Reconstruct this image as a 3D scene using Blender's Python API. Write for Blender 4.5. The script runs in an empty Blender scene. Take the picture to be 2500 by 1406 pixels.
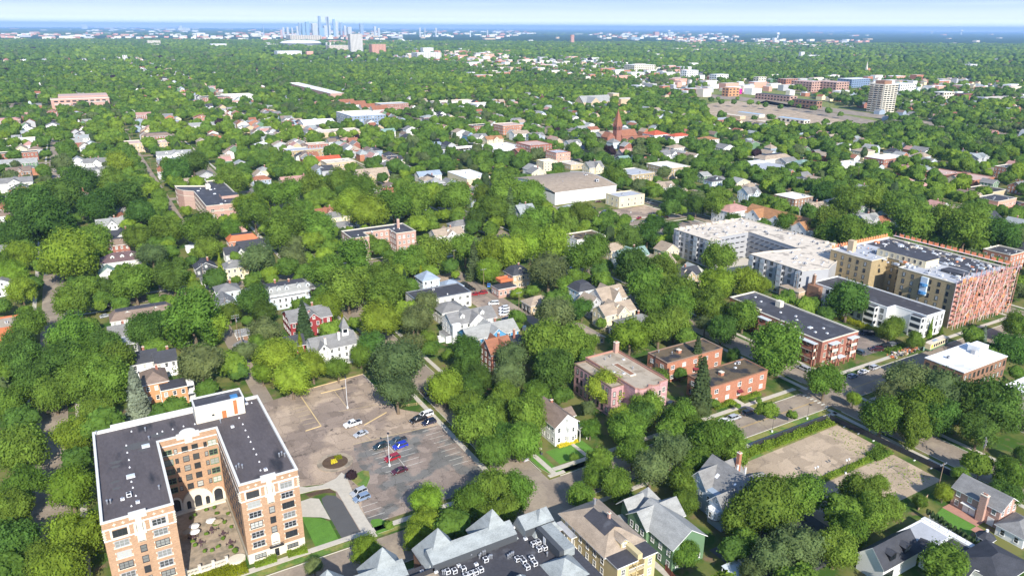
import bpy, math, random, bisect
import numpy as np
from math import radians, sin, cos, pi, atan, tan, sqrt, hypot
random.seed(7)
RNG = np.random.default_rng(11)
scene = bpy.context.scene

# ------------------------------------------------------------------ camera
# world axes follow the street grid: +Y away to the upper left, +X away to the right, metres
FOC, CX, CY, CAM_H = 1800.0, 1250.0, 703.0, 120.0      # focal length in pixels of a 2500 wide frame
PITCH = atan((CY - 69) / FOC); HEAD = radians(30.3); ROLL = radians(0.3)
FW = np.array((sin(HEAD) * cos(PITCH), cos(HEAD) * cos(PITCH), -sin(PITCH)))
R0 = np.array((cos(HEAD), -sin(HEAD), 0.0)); U0 = np.cross(R0, FW)
RT = cos(ROLL) * R0 + sin(ROLL) * U0; UP = -sin(ROLL) * R0 + cos(ROLL) * U0
from mathutils import Matrix, Vector
cam_data = bpy.data.cameras.new('camera'); cam = bpy.data.objects.new('camera', cam_data)
scene.collection.objects.link(cam)
cam_data.sensor_fit = 'HORIZONTAL'; cam_data.sensor_width = 36.0; cam_data.lens = 36.0 * FOC / 2500.0
cam_data.clip_start = 1.0; cam_data.clip_end = 200000.0
cam.matrix_world = Matrix(((RT[0], UP[0], -FW[0], 0), (RT[1], UP[1], -FW[1], 0), (RT[2], UP[2], -FW[2], CAM_H), (0, 0, 0, 1)))
scene.camera = cam

def G(px, py, z=0.0):
    'point of the horizontal plane at height z measured from the photograph'
    d = (px - CX) * RT - (py - CY) * UP + FOC * FW
    t = (z - CAM_H) / d[2]
    return float(d[0] * t), float(d[1] * t)
def P(x, y, z=0.0):
    v = np.array((x, y, z - CAM_H)); d = v @ FW
    return CX + FOC * (v @ RT) / d, CY - FOC * (v @ UP) / d, d

# ------------------------------------------------------------------ light
HAZE_D = 5.4e-5
SUN_EL = radians(33.5); SUN_AZ = radians(11.5)          # light travels towards +Y turned 11.5 degrees to +X
sdir = Vector((sin(SUN_AZ) * cos(SUN_EL), cos(SUN_AZ) * cos(SUN_EL), -sin(SUN_EL)))
sun_data = bpy.data.lights.new('sun', 'SUN'); sun = bpy.data.objects.new('sun', sun_data)
sun_data.energy = 5.0; sun_data.angle = radians(0.5); sun_data.color = (1.0, 0.95, 0.87)
sun.rotation_euler = sdir.to_track_quat('-Z', 'Y').to_euler(); sun.location = (0, -50, 400)
scene.collection.objects.link(sun)
world = bpy.data.worlds.new('World'); scene.world = world; world.use_nodes = True
wn = world.node_tree.nodes; wl = world.node_tree.links
for n in list(wn): wn.remove(n)
sky = wn.new('ShaderNodeTexSky'); sky.sky_type = 'NISHITA'; sky.sun_disc = False
sky.sun_elevation = SUN_EL; sky.sun_rotation = pi + SUN_AZ
sky.altitude = 200; sky.air_density = 1.0; sky.dust_density = 0.3; sky.ozone_density = 3.0
bg = wn.new('ShaderNodeBackground'); bg.inputs['Strength'].default_value = 0.15
wo = wn.new('ShaderNodeOutputWorld')
# thin streaks of cloud low over the horizon
tc = wn.new('ShaderNodeTexCoord'); mp = wn.new('ShaderNodeMapping'); mp.inputs['Scale'].default_value = (9, 9, 160)
nz = wn.new('ShaderNodeTexNoise'); nz.inputs['Scale'].default_value = 1.0; nz.inputs['Detail'].default_value = 5
rp = wn.new('ShaderNodeValToRGB'); rp.color_ramp.elements[0].position = 0.5; rp.color_ramp.elements[1].position = 0.85
rp.color_ramp.elements[1].color = (0.22, 0.22, 0.22, 1)
mx = wn.new('ShaderNodeMix'); mx.data_type = 'RGBA'; mx.inputs['B'].default_value = (6.5, 6.9, 7.6, 1)
tint = wn.new('ShaderNodeMix'); tint.data_type = 'RGBA'; tint.blend_type = 'MULTIPLY'; tint.inputs['Factor'].default_value = 1.0
tint.inputs['B'].default_value = (0.92, 0.96, 1.04, 1)
# the band of sky just over the horizon: pale, turning blue upwards
sxyz = wn.new('ShaderNodeSeparateXYZ'); low = wn.new('ShaderNodeValToRGB'); wl.new(tc.outputs['Generated'], sxyz.inputs[0])
zr_ = wn.new('ShaderNodeMapRange'); zr_.inputs['From Max'].default_value = 0.12; wl.new(sxyz.outputs[2], zr_.inputs['Value']); wl.new(zr_.outputs[0], low.inputs[0])
low.color_ramp.elements[0].color = (15.6, 15.6, 17.2, 1); low.color_ramp.elements[1].color = (1.2, 2.5, 5.6, 1); 
for p_, c_ in ((0.035, (11.0, 11.1, 12.6)), (0.10, (6.1, 6.4, 7.6)), (0.20, (3.7, 4.4, 5.8)), (0.34, (2.3, 3.3, 5.2))): low.color_ramp.elements.new(p_).color = (*c_, 1)
zf = wn.new('ShaderNodeMapRange'); zf.inputs['From Min'].default_value = 0.10; zf.inputs['From Max'].default_value = 0.3; zf.inputs['To Min'].default_value = 1; zf.inputs['To Max'].default_value = 0; wl.new(sxyz.outputs[2], zf.inputs['Value'])
lm = wn.new('ShaderNodeMix'); lm.data_type = 'RGBA'; wl.new(zf.outputs[0], lm.inputs['Factor']); wl.new(low.outputs[0], lm.inputs['B'])
wl.new(tc.outputs['Generated'], mp.inputs['Vector']); wl.new(mp.outputs[0], nz.inputs['Vector']); wl.new(nz.outputs['Fac'], rp.inputs[0])
wl.new(sky.outputs[0], tint.inputs['A']); wl.new(tint.outputs['Result'], lm.inputs['A']); wl.new(lm.outputs['Result'], mx.inputs['A']); wl.new(rp.outputs[0], mx.inputs['Factor'])
wl.new(mx.outputs['Result'], bg.inputs[0]); wl.new(bg.outputs[0], wo.inputs[0])
vs = scene.view_settings; vs.view_transform = 'Standard'; vs.look = 'None'; vs.exposure = 0.58; vs.gamma = 1.0
scene.cycles.max_bounces = 6; scene.cycles.diffuse_bounces = 3; scene.cycles.glossy_bounces = 2
scene.cycles.transmission_bounces = 3; scene.cycles.volume_bounces = 0; scene.cycles.transparent_max_bounces = 6

# ------------------------------------------------------------------ materials
MATS = {}
def new_mat(key):
    m = bpy.data.materials.new(key); m.use_nodes = True; MATS[key] = m
    return m, m.node_tree.nodes, m.node_tree.links, m.node_tree.nodes['Principled BSDF']
def surf(key, col, rough=0.85, amt=0.18, scale=0.6, spec=0.25, metal=0.0, stretch=(1, 1, 1), col2=None, thr=0.55, fine=6.0, brick=None):
    'painted / plain surface with large and fine procedural mottling, an optional second tone in patches or a masonry bond'
    m, N, Lk, b = new_mat(key)
    b.inputs['Roughness'].default_value = rough; b.inputs['Specular IOR Level'].default_value = spec; b.inputs['Metallic'].default_value = metal
    t = N.new('ShaderNodeTexCoord'); mp = N.new('ShaderNodeMapping'); mp.inputs['Scale'].default_value = stretch
    Lk.new(t.outputs['Object'], mp.inputs['Vector'])
    n1 = N.new('ShaderNodeTexNoise'); n1.inputs['Scale'].default_value = scale; n1.inputs['Detail'].default_value = 6
    n2 = N.new('ShaderNodeTexNoise'); n2.inputs['Scale'].default_value = fine; n2.inputs['Detail'].default_value = 3
    Lk.new(mp.outputs[0], n1.inputs['Vector']); Lk.new(mp.outputs[0], n2.inputs['Vector'])
    ad = N.new('ShaderNodeMath'); ad.operation = 'ADD'; Lk.new(n1.outputs['Fac'], ad.inputs[0]); Lk.new(n2.outputs['Fac'], ad.inputs[1])
    mr = N.new('ShaderNodeMapRange'); mr.inputs['From Min'].default_value = 0.6; mr.inputs['From Max'].default_value = 1.4
    mr.inputs['To Min'].default_value = 1 - amt; mr.inputs['To Max'].default_value = 1 + amt
    Lk.new(ad.outputs[0], mr.inputs['Value'])
    vm = N.new('ShaderNodeVectorMath'); vm.operation = 'SCALE'; Lk.new(mr.outputs[0], vm.inputs['Scale'])
    src = None
    if brick:
        sw, sh, mort = brick
        sp = N.new('ShaderNodeSeparateXYZ'); Lk.new(t.outputs['Object'], sp.inputs[0])
        a2 = N.new('ShaderNodeMath'); a2.operation = 'ADD'; Lk.new(sp.outputs[0], a2.inputs[0]); Lk.new(sp.outputs[1], a2.inputs[1])
        cb = N.new('ShaderNodeCombineXYZ'); Lk.new(a2.outputs[0], cb.inputs[0]); Lk.new(sp.outputs[2], cb.inputs[1])
        bt = N.new('ShaderNodeTexBrick'); bt.inputs['Scale'].default_value = 1.0; bt.inputs['Brick Width'].default_value = sw
        bt.inputs['Row Height'].default_value = sh; bt.inputs['Mortar Size'].default_value = 0.02
        bt.inputs['Color1'].default_value = (*col, 1); bt.inputs['Color2'].default_value = (col[0] * .72, col[1] * .7, col[2] * .7, 1)
        bt.inputs['Mortar'].default_value = (*mort, 1); Lk.new(cb.outputs[0], bt.inputs['Vector']); src = bt.outputs['Color']
    if col2:
        n3 = N.new('ShaderNodeTexNoise'); n3.inputs['Scale'].default_value = scale * 0.7; n3.inputs['Detail'].default_value = 7
        Lk.new(mp.outputs[0], n3.inputs['Vector'])
        r3 = N.new('ShaderNodeMapRange'); r3.inputs['From Min'].default_value = thr; r3.inputs['From Max'].default_value = thr + 0.08
        Lk.new(n3.outputs['Fac'], r3.inputs['Value'])
        mi = N.new('ShaderNodeMix'); mi.data_type = 'RGBA'; mi.inputs['B'].default_value = (*col2, 1)
        if src: Lk.new(src, mi.inputs['A'])
        else: mi.inputs['A'].default_value = (*col, 1)
        Lk.new(r3.outputs[0], mi.inputs['Factor']); src = mi.outputs['Result']
    if src: Lk.new(src, vm.inputs[0])
    else: vm.inputs[0].default_value = col
    Lk.new(vm.outputs[0], b.inputs['Base Color'])
    return m
def shingle(key, col, amt=0.34):
    return surf(key, col, 0.9, amt, 0.35, 0.2, fine=3.0, stretch=(1, 1, 3.5))
# walls
surf('brick_tan', (0.45, 0.275, 0.16), brick=(0.5, 0.16, (0.46, 0.31, 0.20)), amt=0.16, scale=0.2)
surf('brick_orange', (0.47, 0.17, 0.085), brick=(0.5, 0.16, (0.40, 0.25, 0.18)), amt=0.12)
surf('brick_red', (0.34, 0.105, 0.06), brick=(0.5, 0.16, (0.33, 0.22, 0.18)), amt=0.12)
surf('brick_brown', (0.30, 0.15, 0.085), brick=(0.5, 0.16, (0.30, 0.22, 0.16)), amt=0.14)
surf('brick_pink', (0.50, 0.29, 0.22), brick=(0.5, 0.16, (0.48, 0.36, 0.30)), amt=0.10)
surf('brick_ochre', (0.42, 0.31, 0.15), brick=(0.5, 0.16, (0.36, 0.30, 0.2)), amt=0.16)
surf('stone_pink', (0.56, 0.33, 0.32), amt=0.1, brick=(0.9, 0.4, (0.42, 0.24, 0.23)))
surf('stucco_salmon', (0.62, 0.33, 0.24), amt=0.08)
surf('stone_cream', (0.66, 0.60, 0.48), amt=0.10)
surf('stucco_cream', (0.68, 0.58, 0.38), amt=0.08)
surf('stucco_tan', (0.52, 0.40, 0.26), amt=0.10)
surf('paint_white', (0.78, 0.77, 0.73), 0.6, amt=0.10, scale=0.35, stretch=(1, 1, .4))
surf('paint_offwhite', (0.66, 0.64, 0.58), 0.7, amt=0.08)
surf('paint_yellow', (0.56, 0.46, 0.25), 0.7, amt=0.06)
surf('paint_green', (0.13, 0.22, 0.12), 0.7, amt=0.08)
surf('paint_blue', (0.10, 0.30, 0.50), 0.7, amt=0.08)
surf('paint_lightblue', (0.53, 0.61, 0.66), 0.7, amt=0.06)
surf('paint_greyblue', (0.30, 0.36, 0.42), 0.7, amt=0.08)
surf('paint_grey', (0.42, 0.42, 0.42), 0.7, amt=0.08)
surf('paint_darkgrey', (0.07, 0.075, 0.08), 0.7, amt=0.1)
surf('paint_orange', (0.52, 0.27, 0.13), 0.7, amt=0.08)
surf('paint_red', (0.26, 0.04, 0.04), 0.7, amt=0.1)
surf('paint_brown', (0.22, 0.15, 0.10), 0.7, amt=0.1)
surf('paint_black', (0.02, 0.02, 0.022), 0.6, amt=0.1)
surf('paint_magenta', (0.65, 0.02, 0.30), 0.6, amt=0.05)
surf('panel_grey', (0.37, 0.37, 0.375), 0.55, amt=0.05)
surf('panel_blue', (0.20, 0.27, 0.38), 0.5, amt=0.05)
surf('terracotta', (0.52, 0.16, 0.07), 0.8, amt=0.15)
surf('terracotta_dull', (0.42, 0.22, 0.16), 0.8, amt=0.15)
surf('blue_wrap', (0.06, 0.20, 0.40), 0.4, amt=0.1)
# roofs
shingle('shingle_grey', (0.205, 0.20, 0.19)); shingle('shingle_light', (0.30, 0.30, 0.28)); shingle('shingle_dark', (0.055, 0.057, 0.065))
shingle('shingle_brown', (0.21, 0.155, 0.12)); shingle('shingle_tan', (0.34, 0.27, 0.20)); shingle('shingle_rust', (0.28, 0.12, 0.07))
shingle('shingle_slate', (0.29, 0.31, 0.30)); shingle('shingle_pink', (0.42, 0.24, 0.20)); shingle('shingle_green', (0.20, 0.29, 0.25)); shingle('shingle_maroon', (0.13, 0.085, 0.085))
shingle('shingle_red', (0.45, 0.10, 0.05)); shingle('shingle_bluegrey', (0.27, 0.32, 0.38)); shingle('shingle_ginger', (0.33, 0.17, 0.08))
surf('roof_black', (0.100, 0.086, 0.086), 0.8, amt=0.22, scale=0.25, fine=2.0, stretch=(1.0, 0.35, 1), col2=(0.035, 0.034, 0.038), thr=0.60)
surf('roof_charcoal', (0.062, 0.060, 0.066), 0.7, amt=0.25, scale=0.3, fine=2.0, col2=(0.10, 0.10, 0.108), thr=0.56)
surf('roof_white', (0.78, 0.77, 0.75), 0.6, amt=0.08, scale=0.3, fine=1.5, col2=(0.60, 0.59, 0.56), thr=0.58)
surf('roof_gravel', (0.40, 0.335, 0.25), 0.95, amt=0.16, scale=0.35, fine=3.0, col2=(0.30, 0.24, 0.17), thr=0.56)
surf('roof_dirty', (0.135, 0.10, 0.06), 0.9, amt=0.35, scale=0.2, fine=2.0, col2=(0.035, 0.035, 0.038), thr=0.48)
surf('roof_cream', (0.63, 0.55, 0.44), 0.9, amt=0.16, scale=0.35, fine=2.5, col2=(0.36, 0.31, 0.25), thr=0.56)
surf('roof_grey', (0.42, 0.43, 0.45), 0.8, amt=0.12, scale=0.3, fine=2.0, col2=(0.30, 0.31, 0.33), thr=0.58)
surf('roof_pink', (0.52, 0.37, 0.31), 0.9, amt=0.12, scale=0.3, fine=2.0)
surf('awning_metal', (0.55, 0.60, 0.63), 0.5, amt=0.08, spec=0.4)
surf('pool_blue', (0.36, 0.46, 0.52), 0.3, amt=0.1); surf('glass_pale', (0.42, 0.46, 0.48), 0.25, amt=0.15)
# ground surfaces
surf('sidewalk_concrete', (0.50, 0.455, 0.375), 0.9, amt=0.12, scale=0.5, fine=1.2)
surf('kerb_concrete', (0.56, 0.52, 0.44), 0.9, amt=0.10)
surf('asphalt_old', (0.265, 0.215, 0.165), 0.95, amt=0.2, scale=0.15, fine=1.5, col2=(0.33, 0.27, 0.20), thr=0.5)
surf('asphalt_dark', (0.10, 0.098, 0.095), 0.9, amt=0.12, scale=0.3)
surf('paver_tan', (0.36, 0.29, 0.21), 0.9, amt=0.25, scale=0.5, fine=1.5, col2=(0.25, 0.21, 0.155), thr=0.5)
surf('lawn_green', (0.10, 0.22, 0.03), 0.95, amt=0.25, scale=0.4, fine=2.5)
surf('grass_dry', (0.22, 0.22, 0.06), 0.95, amt=0.3, scale=0.3, fine=1.5, col2=(0.11, 0.19, 0.035), thr=0.5)
surf('mulch', (0.10, 0.065, 0.04), 0.95, amt=0.3, fine=3)
surf('paint_marking', (0.62, 0.60, 0.52), 0.8, amt=0.2, scale=1.0, fine=4.0)
surf('paint_kerb_yellow', (0.62, 0.47, 0.24), 0.8, amt=0.15)
surf('paint_line_yellow', (0.55, 0.36, 0.10), 0.8, amt=0.15)
surf('soil', (0.28, 0.19, 0.11), 0.95, amt=0.25, scale=0.3, fine=1.5, col2=(0.16, 0.16, 0.05), thr=0.55)
# bits
surf('metal_grey', (0.40, 0.41, 0.43), 0.45, amt=0.05, metal=0.6, spec=0.5)
surf('metal_white', (0.72, 0.72, 0.72), 0.5, amt=0.06)
surf('metal_dark', (0.04, 0.04, 0.045), 0.5, amt=0.05)
surf('wood_pole', (0.24, 0.17, 0.11), 0.9, amt=0.2)
surf('wood_fence', (0.45, 0.33, 0.21), 0.9, amt=0.15)
surf('wood_red', (0.30, 0.10, 0.06), 0.9, amt=0.15)
surf('rust', (0.45, 0.16, 0.06), 0.9, amt=0.3)
surf('scaffold_red', (0.60, 0.30, 0.24), 0.6, amt=0.12)
surf('scaffold_pale', (0.70, 0.58, 0.55), 0.6, amt=0.08)
surf('scaffold_orange', (0.80, 0.28, 0.12), 0.6, amt=0.12)
surf('rubber', (0.02, 0.02, 0.02), 0.8, amt=0.1)
surf('bark', (0.16, 0.12, 0.08), 0.95, amt=0.25, fine=4)
surf('fabric_dark', (0.10, 0.06, 0.07), 0.9); surf('fabric_maroon', (0.18, 0.03, 0.035), 0.9); surf('fabric_tan', (0.40, 0.33, 0.22), 0.9)
surf('flowers_yellow', (0.60, 0.50, 0.03), 0.9, amt=0.25, fine=5)
surf('haze_tower_glass', (0.26, 0.33, 0.42), 0.4, amt=0.1, scale=0.02, fine=0.1); surf('tower_pale', (0.60, 0.57, 0.52), 0.7, amt=0.1, scale=0.02, fine=0.1)
surf('tower_blue', (0.24, 0.38, 0.52), 0.4, amt=0.1, scale=0.02, fine=0.1)
def glass_mat(key, dark, pale, lim):
    m, N, Lk, b = new_mat(key); b.inputs['Roughness'].default_value = 0.12; b.inputs['Specular IOR Level'].default_value = 0.6
    oi = N.new('ShaderNodeObjectInfo'); gt = N.new('ShaderNodeMapRange'); gt.inputs['From Min'].default_value = lim; gt.inputs['From Max'].default_value = 1.0
    mi = N.new('ShaderNodeMix'); mi.data_type = 'RGBA'; mi.inputs['A'].default_value = (*dark, 1); mi.inputs['B'].default_value = (*pale, 1)
    Lk.new(oi.outputs['Random'], gt.inputs['Value']); Lk.new(gt.outputs[0], mi.inputs['Factor']); Lk.new(mi.outputs['Result'], b.inputs['Base Color'])
glass_mat('window_glass', (0.03, 0.034, 0.036), (0.50, 0.50, 0.45), 0.30)
glass_mat('dark_glass', (0.015, 0.018, 0.022), (0.04, 0.05, 0.06), 0.5)
def car_paint():
    m, N, Lk, b = new_mat('car_paint'); b.inputs['Roughness'].default_value = 0.3; b.inputs['Specular IOR Level'].default_value = 0.6
    b.inputs['Coat Weight'].default_value = 0.6; b.inputs['Coat Roughness'].default_value = 0.08
    oi = N.new('ShaderNodeObjectInfo'); Lk.new(oi.outputs['Color'], b.inputs['Base Color'])
car_paint()
def foliage(key, col=None, amt=0.45, transl=0.42):
    'leaf material: own tint of each tree from its object colour, mottled at twig and branch scale'
    m, N, Lk, b = new_mat(key); N.remove(b); out = N['Material Output']
    t = N.new('ShaderNodeTexCoord'); n1 = N.new('ShaderNodeTexNoise'); n1.inputs['Scale'].default_value = 5.0 if col is None else 0.35; n1.inputs['Detail'].default_value = 4
    n2 = N.new('ShaderNodeTexNoise'); n2.inputs['Scale'].default_value = 2.0 if col is None else 0.05; n2.inputs['Detail'].default_value = 2
    Lk.new(t.outputs['Object'], n1.inputs['Vector']); Lk.new(t.outputs['Object'], n2.inputs['Vector'])
    ad = N.new('ShaderNodeMath'); ad.operation = 'ADD'; Lk.new(n1.outputs['Fac'], ad.inputs[0]); Lk.new(n2.outputs['Fac'], ad.inputs[1])
    mr = N.new('ShaderNodeMapRange'); mr.inputs['From Min'].default_value = 0.65; mr.inputs['From Max'].default_value = 1.35
    mr.inputs['To Min'].default_value = 1 - amt; mr.inputs['To Max'].default_value = 1 + amt; Lk.new(ad.outputs[0], mr.inputs['Value'])
    vm = N.new('ShaderNodeVectorMath'); vm.operation = 'SCALE'; Lk.new(mr.outputs[0], vm.inputs['Scale'])
    if col is None:
        oi = N.new('ShaderNodeObjectInfo'); Lk.new(oi.outputs['Color'], vm.inputs[0])
    else: vm.inputs[0].default_value = col
    d = N.new('ShaderNodeBsdfDiffuse'); tr = N.new('ShaderNodeBsdfTranslucent'); ms = N.new('ShaderNodeMixShader'); ms.inputs[0].default_value = transl
    hs = N.new('ShaderNodeHueSaturation'); hs.inputs['Hue'].default_value = 0.485; hs.inputs['Saturation'].default_value = 1.0; hs.inputs['Value'].default_value = 1.5
    Lk.new(vm.outputs[0], d.inputs[0]); Lk.new(vm.outputs[0], hs.inputs['Color']); Lk.new(hs.outputs[0], tr.inputs[0])
    Lk.new(d.outputs[0], ms.inputs[1]); Lk.new(tr.outputs[0], ms.inputs[2]); Lk.new(ms.outputs[0], out.inputs[0])
foliage('leaves')
TREE_COL = {'g': (0.146, 0.236, 0.038), 'd': (0.092, 0.168, 0.034), 'b': (0.212, 0.305, 0.038), 'h': (0.178, 0.270, 0.040), 'k': (0.116, 0.202, 0.036), 'o': (0.138, 0.182, 0.066),
            'y': (0.24, 0.27, 0.02), 'c': (0.21, 0.26, 0.18), 's': (0.082, 0.125, 0.048), 'm': (0.05, 0.03, 0.035)}
for k_, c_ in TREE_COL.items(): foliage('canopy_' + k_, c_, 0.4, 0.4)

# ------------------------------------------------------------------ mesh helpers
COL = scene.collection
class MB:
    'collects faces with a material key each'
    def __init__(s): s.v = []; s.f = []; s.k = []
    def poly(s, pts, key):
        b = len(s.v); s.v += [tuple(p) for p in pts]; s.f.append(tuple(range(b, b + len(pts)))); s.k.append(key); return s
    def box(s, x0, y0, z0, x1, y1, z1, key, top=None, bottom=True):
        b = len(s.v)
        s.v += [(x0, y0, z0), (x1, y0, z0), (x1, y1, z0), (x0, y1, z0), (x0, y0, z1), (x1, y0, z1), (x1, y1, z1), (x0, y1, z1)]
        fs = [(0, 1, 5, 4), (1, 2, 6, 5), (2, 3, 7, 6), (3, 0, 4, 7), (4, 5, 6, 7)] + ([(0, 3, 2, 1)] if bottom else [])
        ks = [key] * 4 + [top or key] + [key]
        for q, kk in zip(fs, ks): s.f.append(tuple(b + i for i in q)); s.k.append(kk)
        return s
    def tube(s, a, b, r0, r1=None, key='metal_grey', n=6, cap=True):
        r1 = r0 if r1 is None else r1
        a = Vector(a); b = Vector(b); d = (b - a)
        q = d.to_track_quat('Z', 'Y'); base = len(s.v)
        for c, r in ((a, r0), (b, r1)):
            for i in range(n):
                w = q @ Vector((r * cos(2 * pi * i / n), r * sin(2 * pi * i / n), 0)); s.v.append(tuple(c + w))
        for i in range(n):
            j = (i + 1) % n; s.f.append((base + i, base + j, base + n + j, base + n + i)); s.k.append(key)
        if cap: s.f.append(tuple(base + n + i for i in range(n))); s.k.append(key); s.f.append(tuple(base + n - 1 - i for i in range(n))); s.k.append(key)
        return s
    def disc_prism(s, cx, cy, z0, z1, rx, ry, key, n=24, rot=0.0):
        pts = [(cx + rx * cos(t) * cos(rot) - ry * sin(t) * sin(rot), cy + rx * cos(t) * sin(rot) + ry * sin(t) * cos(rot)) for t in [2 * pi * i / n for i in range(n)]]
        return s.prism(pts, z0, z1, key)
    def prism(s, pts, z0, z1, key, top=None):
        n = len(pts)
        for i in range(n):
            a = pts[i]; b = pts[(i + 1) % n]
            s.poly([(a[0], a[1], z0), (b[0], b[1], z0), (b[0], b[1], z1), (a[0], a[1], z1)], key)
        s.poly([(p[0], p[1], z1) for p in pts], top or key); return s
    def mesh(s, name, smooth=False):
        me = bpy.data.meshes.new(name); me.from_pydata(s.v, [], s.f)
        keys = list(dict.fromkeys(s.k)); idx = {k: i for i, k in enumerate(keys)}
        for k in keys: me.materials.append(MATS[k])
        me.polygons.foreach_set('material_index', [idx[k] for k in s.k])
        if smooth: me.polygons.foreach_set('use_smooth', [True] * len(s.f))
        me.update(); return me
def link(name, data, parent=None, loc=None, rot=None, scale=None):
    o = bpy.data.objects.new(name, data); COL.objects.link(o)
    if parent is not None: o.parent = parent
    if loc is not None: o.location = loc
    if rot is not None: o.rotation_euler = (0, 0, rot)
    if scale is not None: o.scale = scale
    return o
def part(name, mb, parent, **kw): return link(name, mb.mesh(name), parent, **kw)
THINGS = []        # (object, category, x, y, z mid) landmarks used when labels are written
def tag(o, label, cat, group=None, kind=None):
    if label: o['label'] = label
    if cat: o['category'] = cat
    if group: o['group'] = group
    if kind: o['kind'] = kind
    return o
def thing(name, label, cat, loc=(0, 0, 0), rot=0.0, group=None):
    o = link(name, None, None, loc, rot); o.empty_display_size = 1.0
    return tag(o, label, cat, group)
def struct(name, mb): o = part(name, mb, None); o['kind'] = 'structure'; return o
# ------------------------------------------------------------------ the ground and what is laid on it
def ground_material():
    m, N, Lk, b = new_mat('ground'); b.inputs['Roughness'].default_value = 1.0; b.inputs['Specular IOR Level'].default_value = 0.05
    g = N.new('ShaderNodeNewGeometry')
    def noise(sc, det=5):
        n = N.new('ShaderNodeTexNoise'); n.inputs['Scale'].default_value = sc; n.inputs['Detail'].default_value = det; Lk.new(g.outputs['Position'], n.inputs['Vector']); return n
    def ramp(src, a, c0, c1, b_=None):
        r = N.new('ShaderNodeValToRGB'); r.color_ramp.elements[0].position = a; r.color_ramp.elements[1].position = b_ or a + 0.15
        r.color_ramp.elements[0].color = (*c0, 1); r.color_ramp.elements[1].color = (*c1, 1); Lk.new(src.outputs['Fac'], r.inputs[0]); return r
    yard = ramp(noise(0.09), 0.42, (0.055, 0.11, 0.02), (0.17, 0.17, 0.055))
    soil = ramp(noise(0.3), 0.55, (0, 0, 0), (1, 1, 1), 0.72)
    mx = N.new('ShaderNodeMix'); mx.data_type = 'RGBA'; Lk.new(soil.outputs[0], mx.inputs['Factor']); Lk.new(yard.outputs[0], mx.inputs['A']); mx.inputs['B'].default_value = (0.20, 0.14, 0.085, 1)
    wood = ramp(noise(0.004, 9), 0.40, (0.016, 0.045, 0.012), (0.045, 0.085, 0.02), 0.62)
    ln = N.new('ShaderNodeVectorMath'); ln.operation = 'LENGTH'; Lk.new(g.outputs['Position'], ln.inputs[0])
    mr = N.new('ShaderNodeMapRange'); mr.inputs['From Min'].default_value = 2200; mr.inputs['From Max'].default_value = 4200; Lk.new(ln.outputs['Value'], mr.inputs['Value'])
    m2 = N.new('ShaderNodeMix'); m2.data_type = 'RGBA'; Lk.new(mr.outputs[0], m2.inputs['Factor']); Lk.new(mx.outputs['Result'], m2.inputs['A']); Lk.new(wood.outputs[0], m2.inputs['B'])
    Lk.new(m2.outputs['Result'], b.inputs['Base Color'])
ground_material()
gl = [-60000, -25000, -10000, -4000, -1500, -600, -200, -50, 50, 150, 250, 400, 600, 900, 1400, 2200, 3500, 6000, 10000, 18000, 30000, 60000]
gb = MB(); gb.v = [(x, y, 0) for y in gl for x in gl]; n_ = len(gl)
gb.f = [(j * n_ + i, j * n_ + i + 1, (j + 1) * n_ + i + 1, (j + 1) * n_ + i) for j in range(n_ - 1) for i in range(n_ - 1)]; gb.k = ['ground'] * len(gb.f)
struct('ground', gb)

CLEAR = []      # rectangles with no trees (x0, y0, x1, y1)
ROADS = []      # carriageways
NARROW = [(47.5, 400, 50.5, 640), (46.5, 640, 51.5, 1150), (-25, 760, -18, 900), (-24, 330, -20, 360)]
def sheet(mb, x0, y0, x1, y1, z, key):
    nx = max(1, int(abs(x1 - x0) // 120)); ny = max(1, int(abs(y1 - y0) // 120))
    for i in range(nx):
        for j in range(ny):
            a = x0 + (x1 - x0) * i / nx; b = x0 + (x1 - x0) * (i + 1) / nx; c = y0 + (y1 - y0) * j / ny; d = y0 + (y1 - y0) * (j + 1) / ny
            mb.poly([(a, c, z), (b, c, z), (b, d, z), (a, d, z)], key)
    return mb
def poly_sheet(name, pts, z, key, kerb=None):
    m = MB()
    if kerb: m.prism(pts, 0.0, z, kerb, key)
    else: m.poly([(p[0], p[1], z) for p in pts], key)
    return struct(name, m)
# street grid: x of the north-south streets (half width), y of the cross streets
NS = [(-22, 4.5, -200, 3200), (94, 5.2, -200, 1500), (211, 5.6, -200, 151), (216.5, 5.2, 137, 1500), (354, 5.0, -200, 1500)] + [(354 + 121 * k, 4.5, -200, 3000) for k in range(1, 16) if k != 4] + [(-22 - 121 * k, 4.5, 150, 3000) for k in range(1, 7)] + [(94, 4.5, 1500, 3200), (216, 4.5, 1500, 3200), (354, 4.5, 1500, 3200)]
EW = [(142.7, 5.6, -700, 2200), (365, 5.0, -900, 2200)] + [(365 + 222 * k, 4.5, -1200, 2400) for k in range(1, 12)]
rd = MB()
for x, hw, a, b_ in NS: sheet(rd, x - hw, a, x + hw, b_, 0.02, 'asphalt_old'); ROADS.append((x - hw, a, x + hw, b_))
for y, hw, a, b_ in EW: sheet(rd, a, y - hw, b_, y + hw, 0.028, 'asphalt_old'); ROADS.append((a, y - hw, b_, y + hw))
struct('street', rd)
al = MB(); ALLEYS = [(40.5, 2.6, 196, 358), (49, 2.6, 372, 1800), (158.5, 2.8, 160, 358), (162, 2.6, 372, 1400), (290, 2.6, 300, 358)] + [(x, 2.4, 372, 1800) for x in (-82, 285, 414, 535, 656)]
for x, hw, a, b_ in ALLEYS: sheet(al, x - hw, a, x + hw, b_, 0.036, 'asphalt_old'); ROADS.append((x - hw, a, x + hw, b_))
struct('alley', al)
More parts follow.
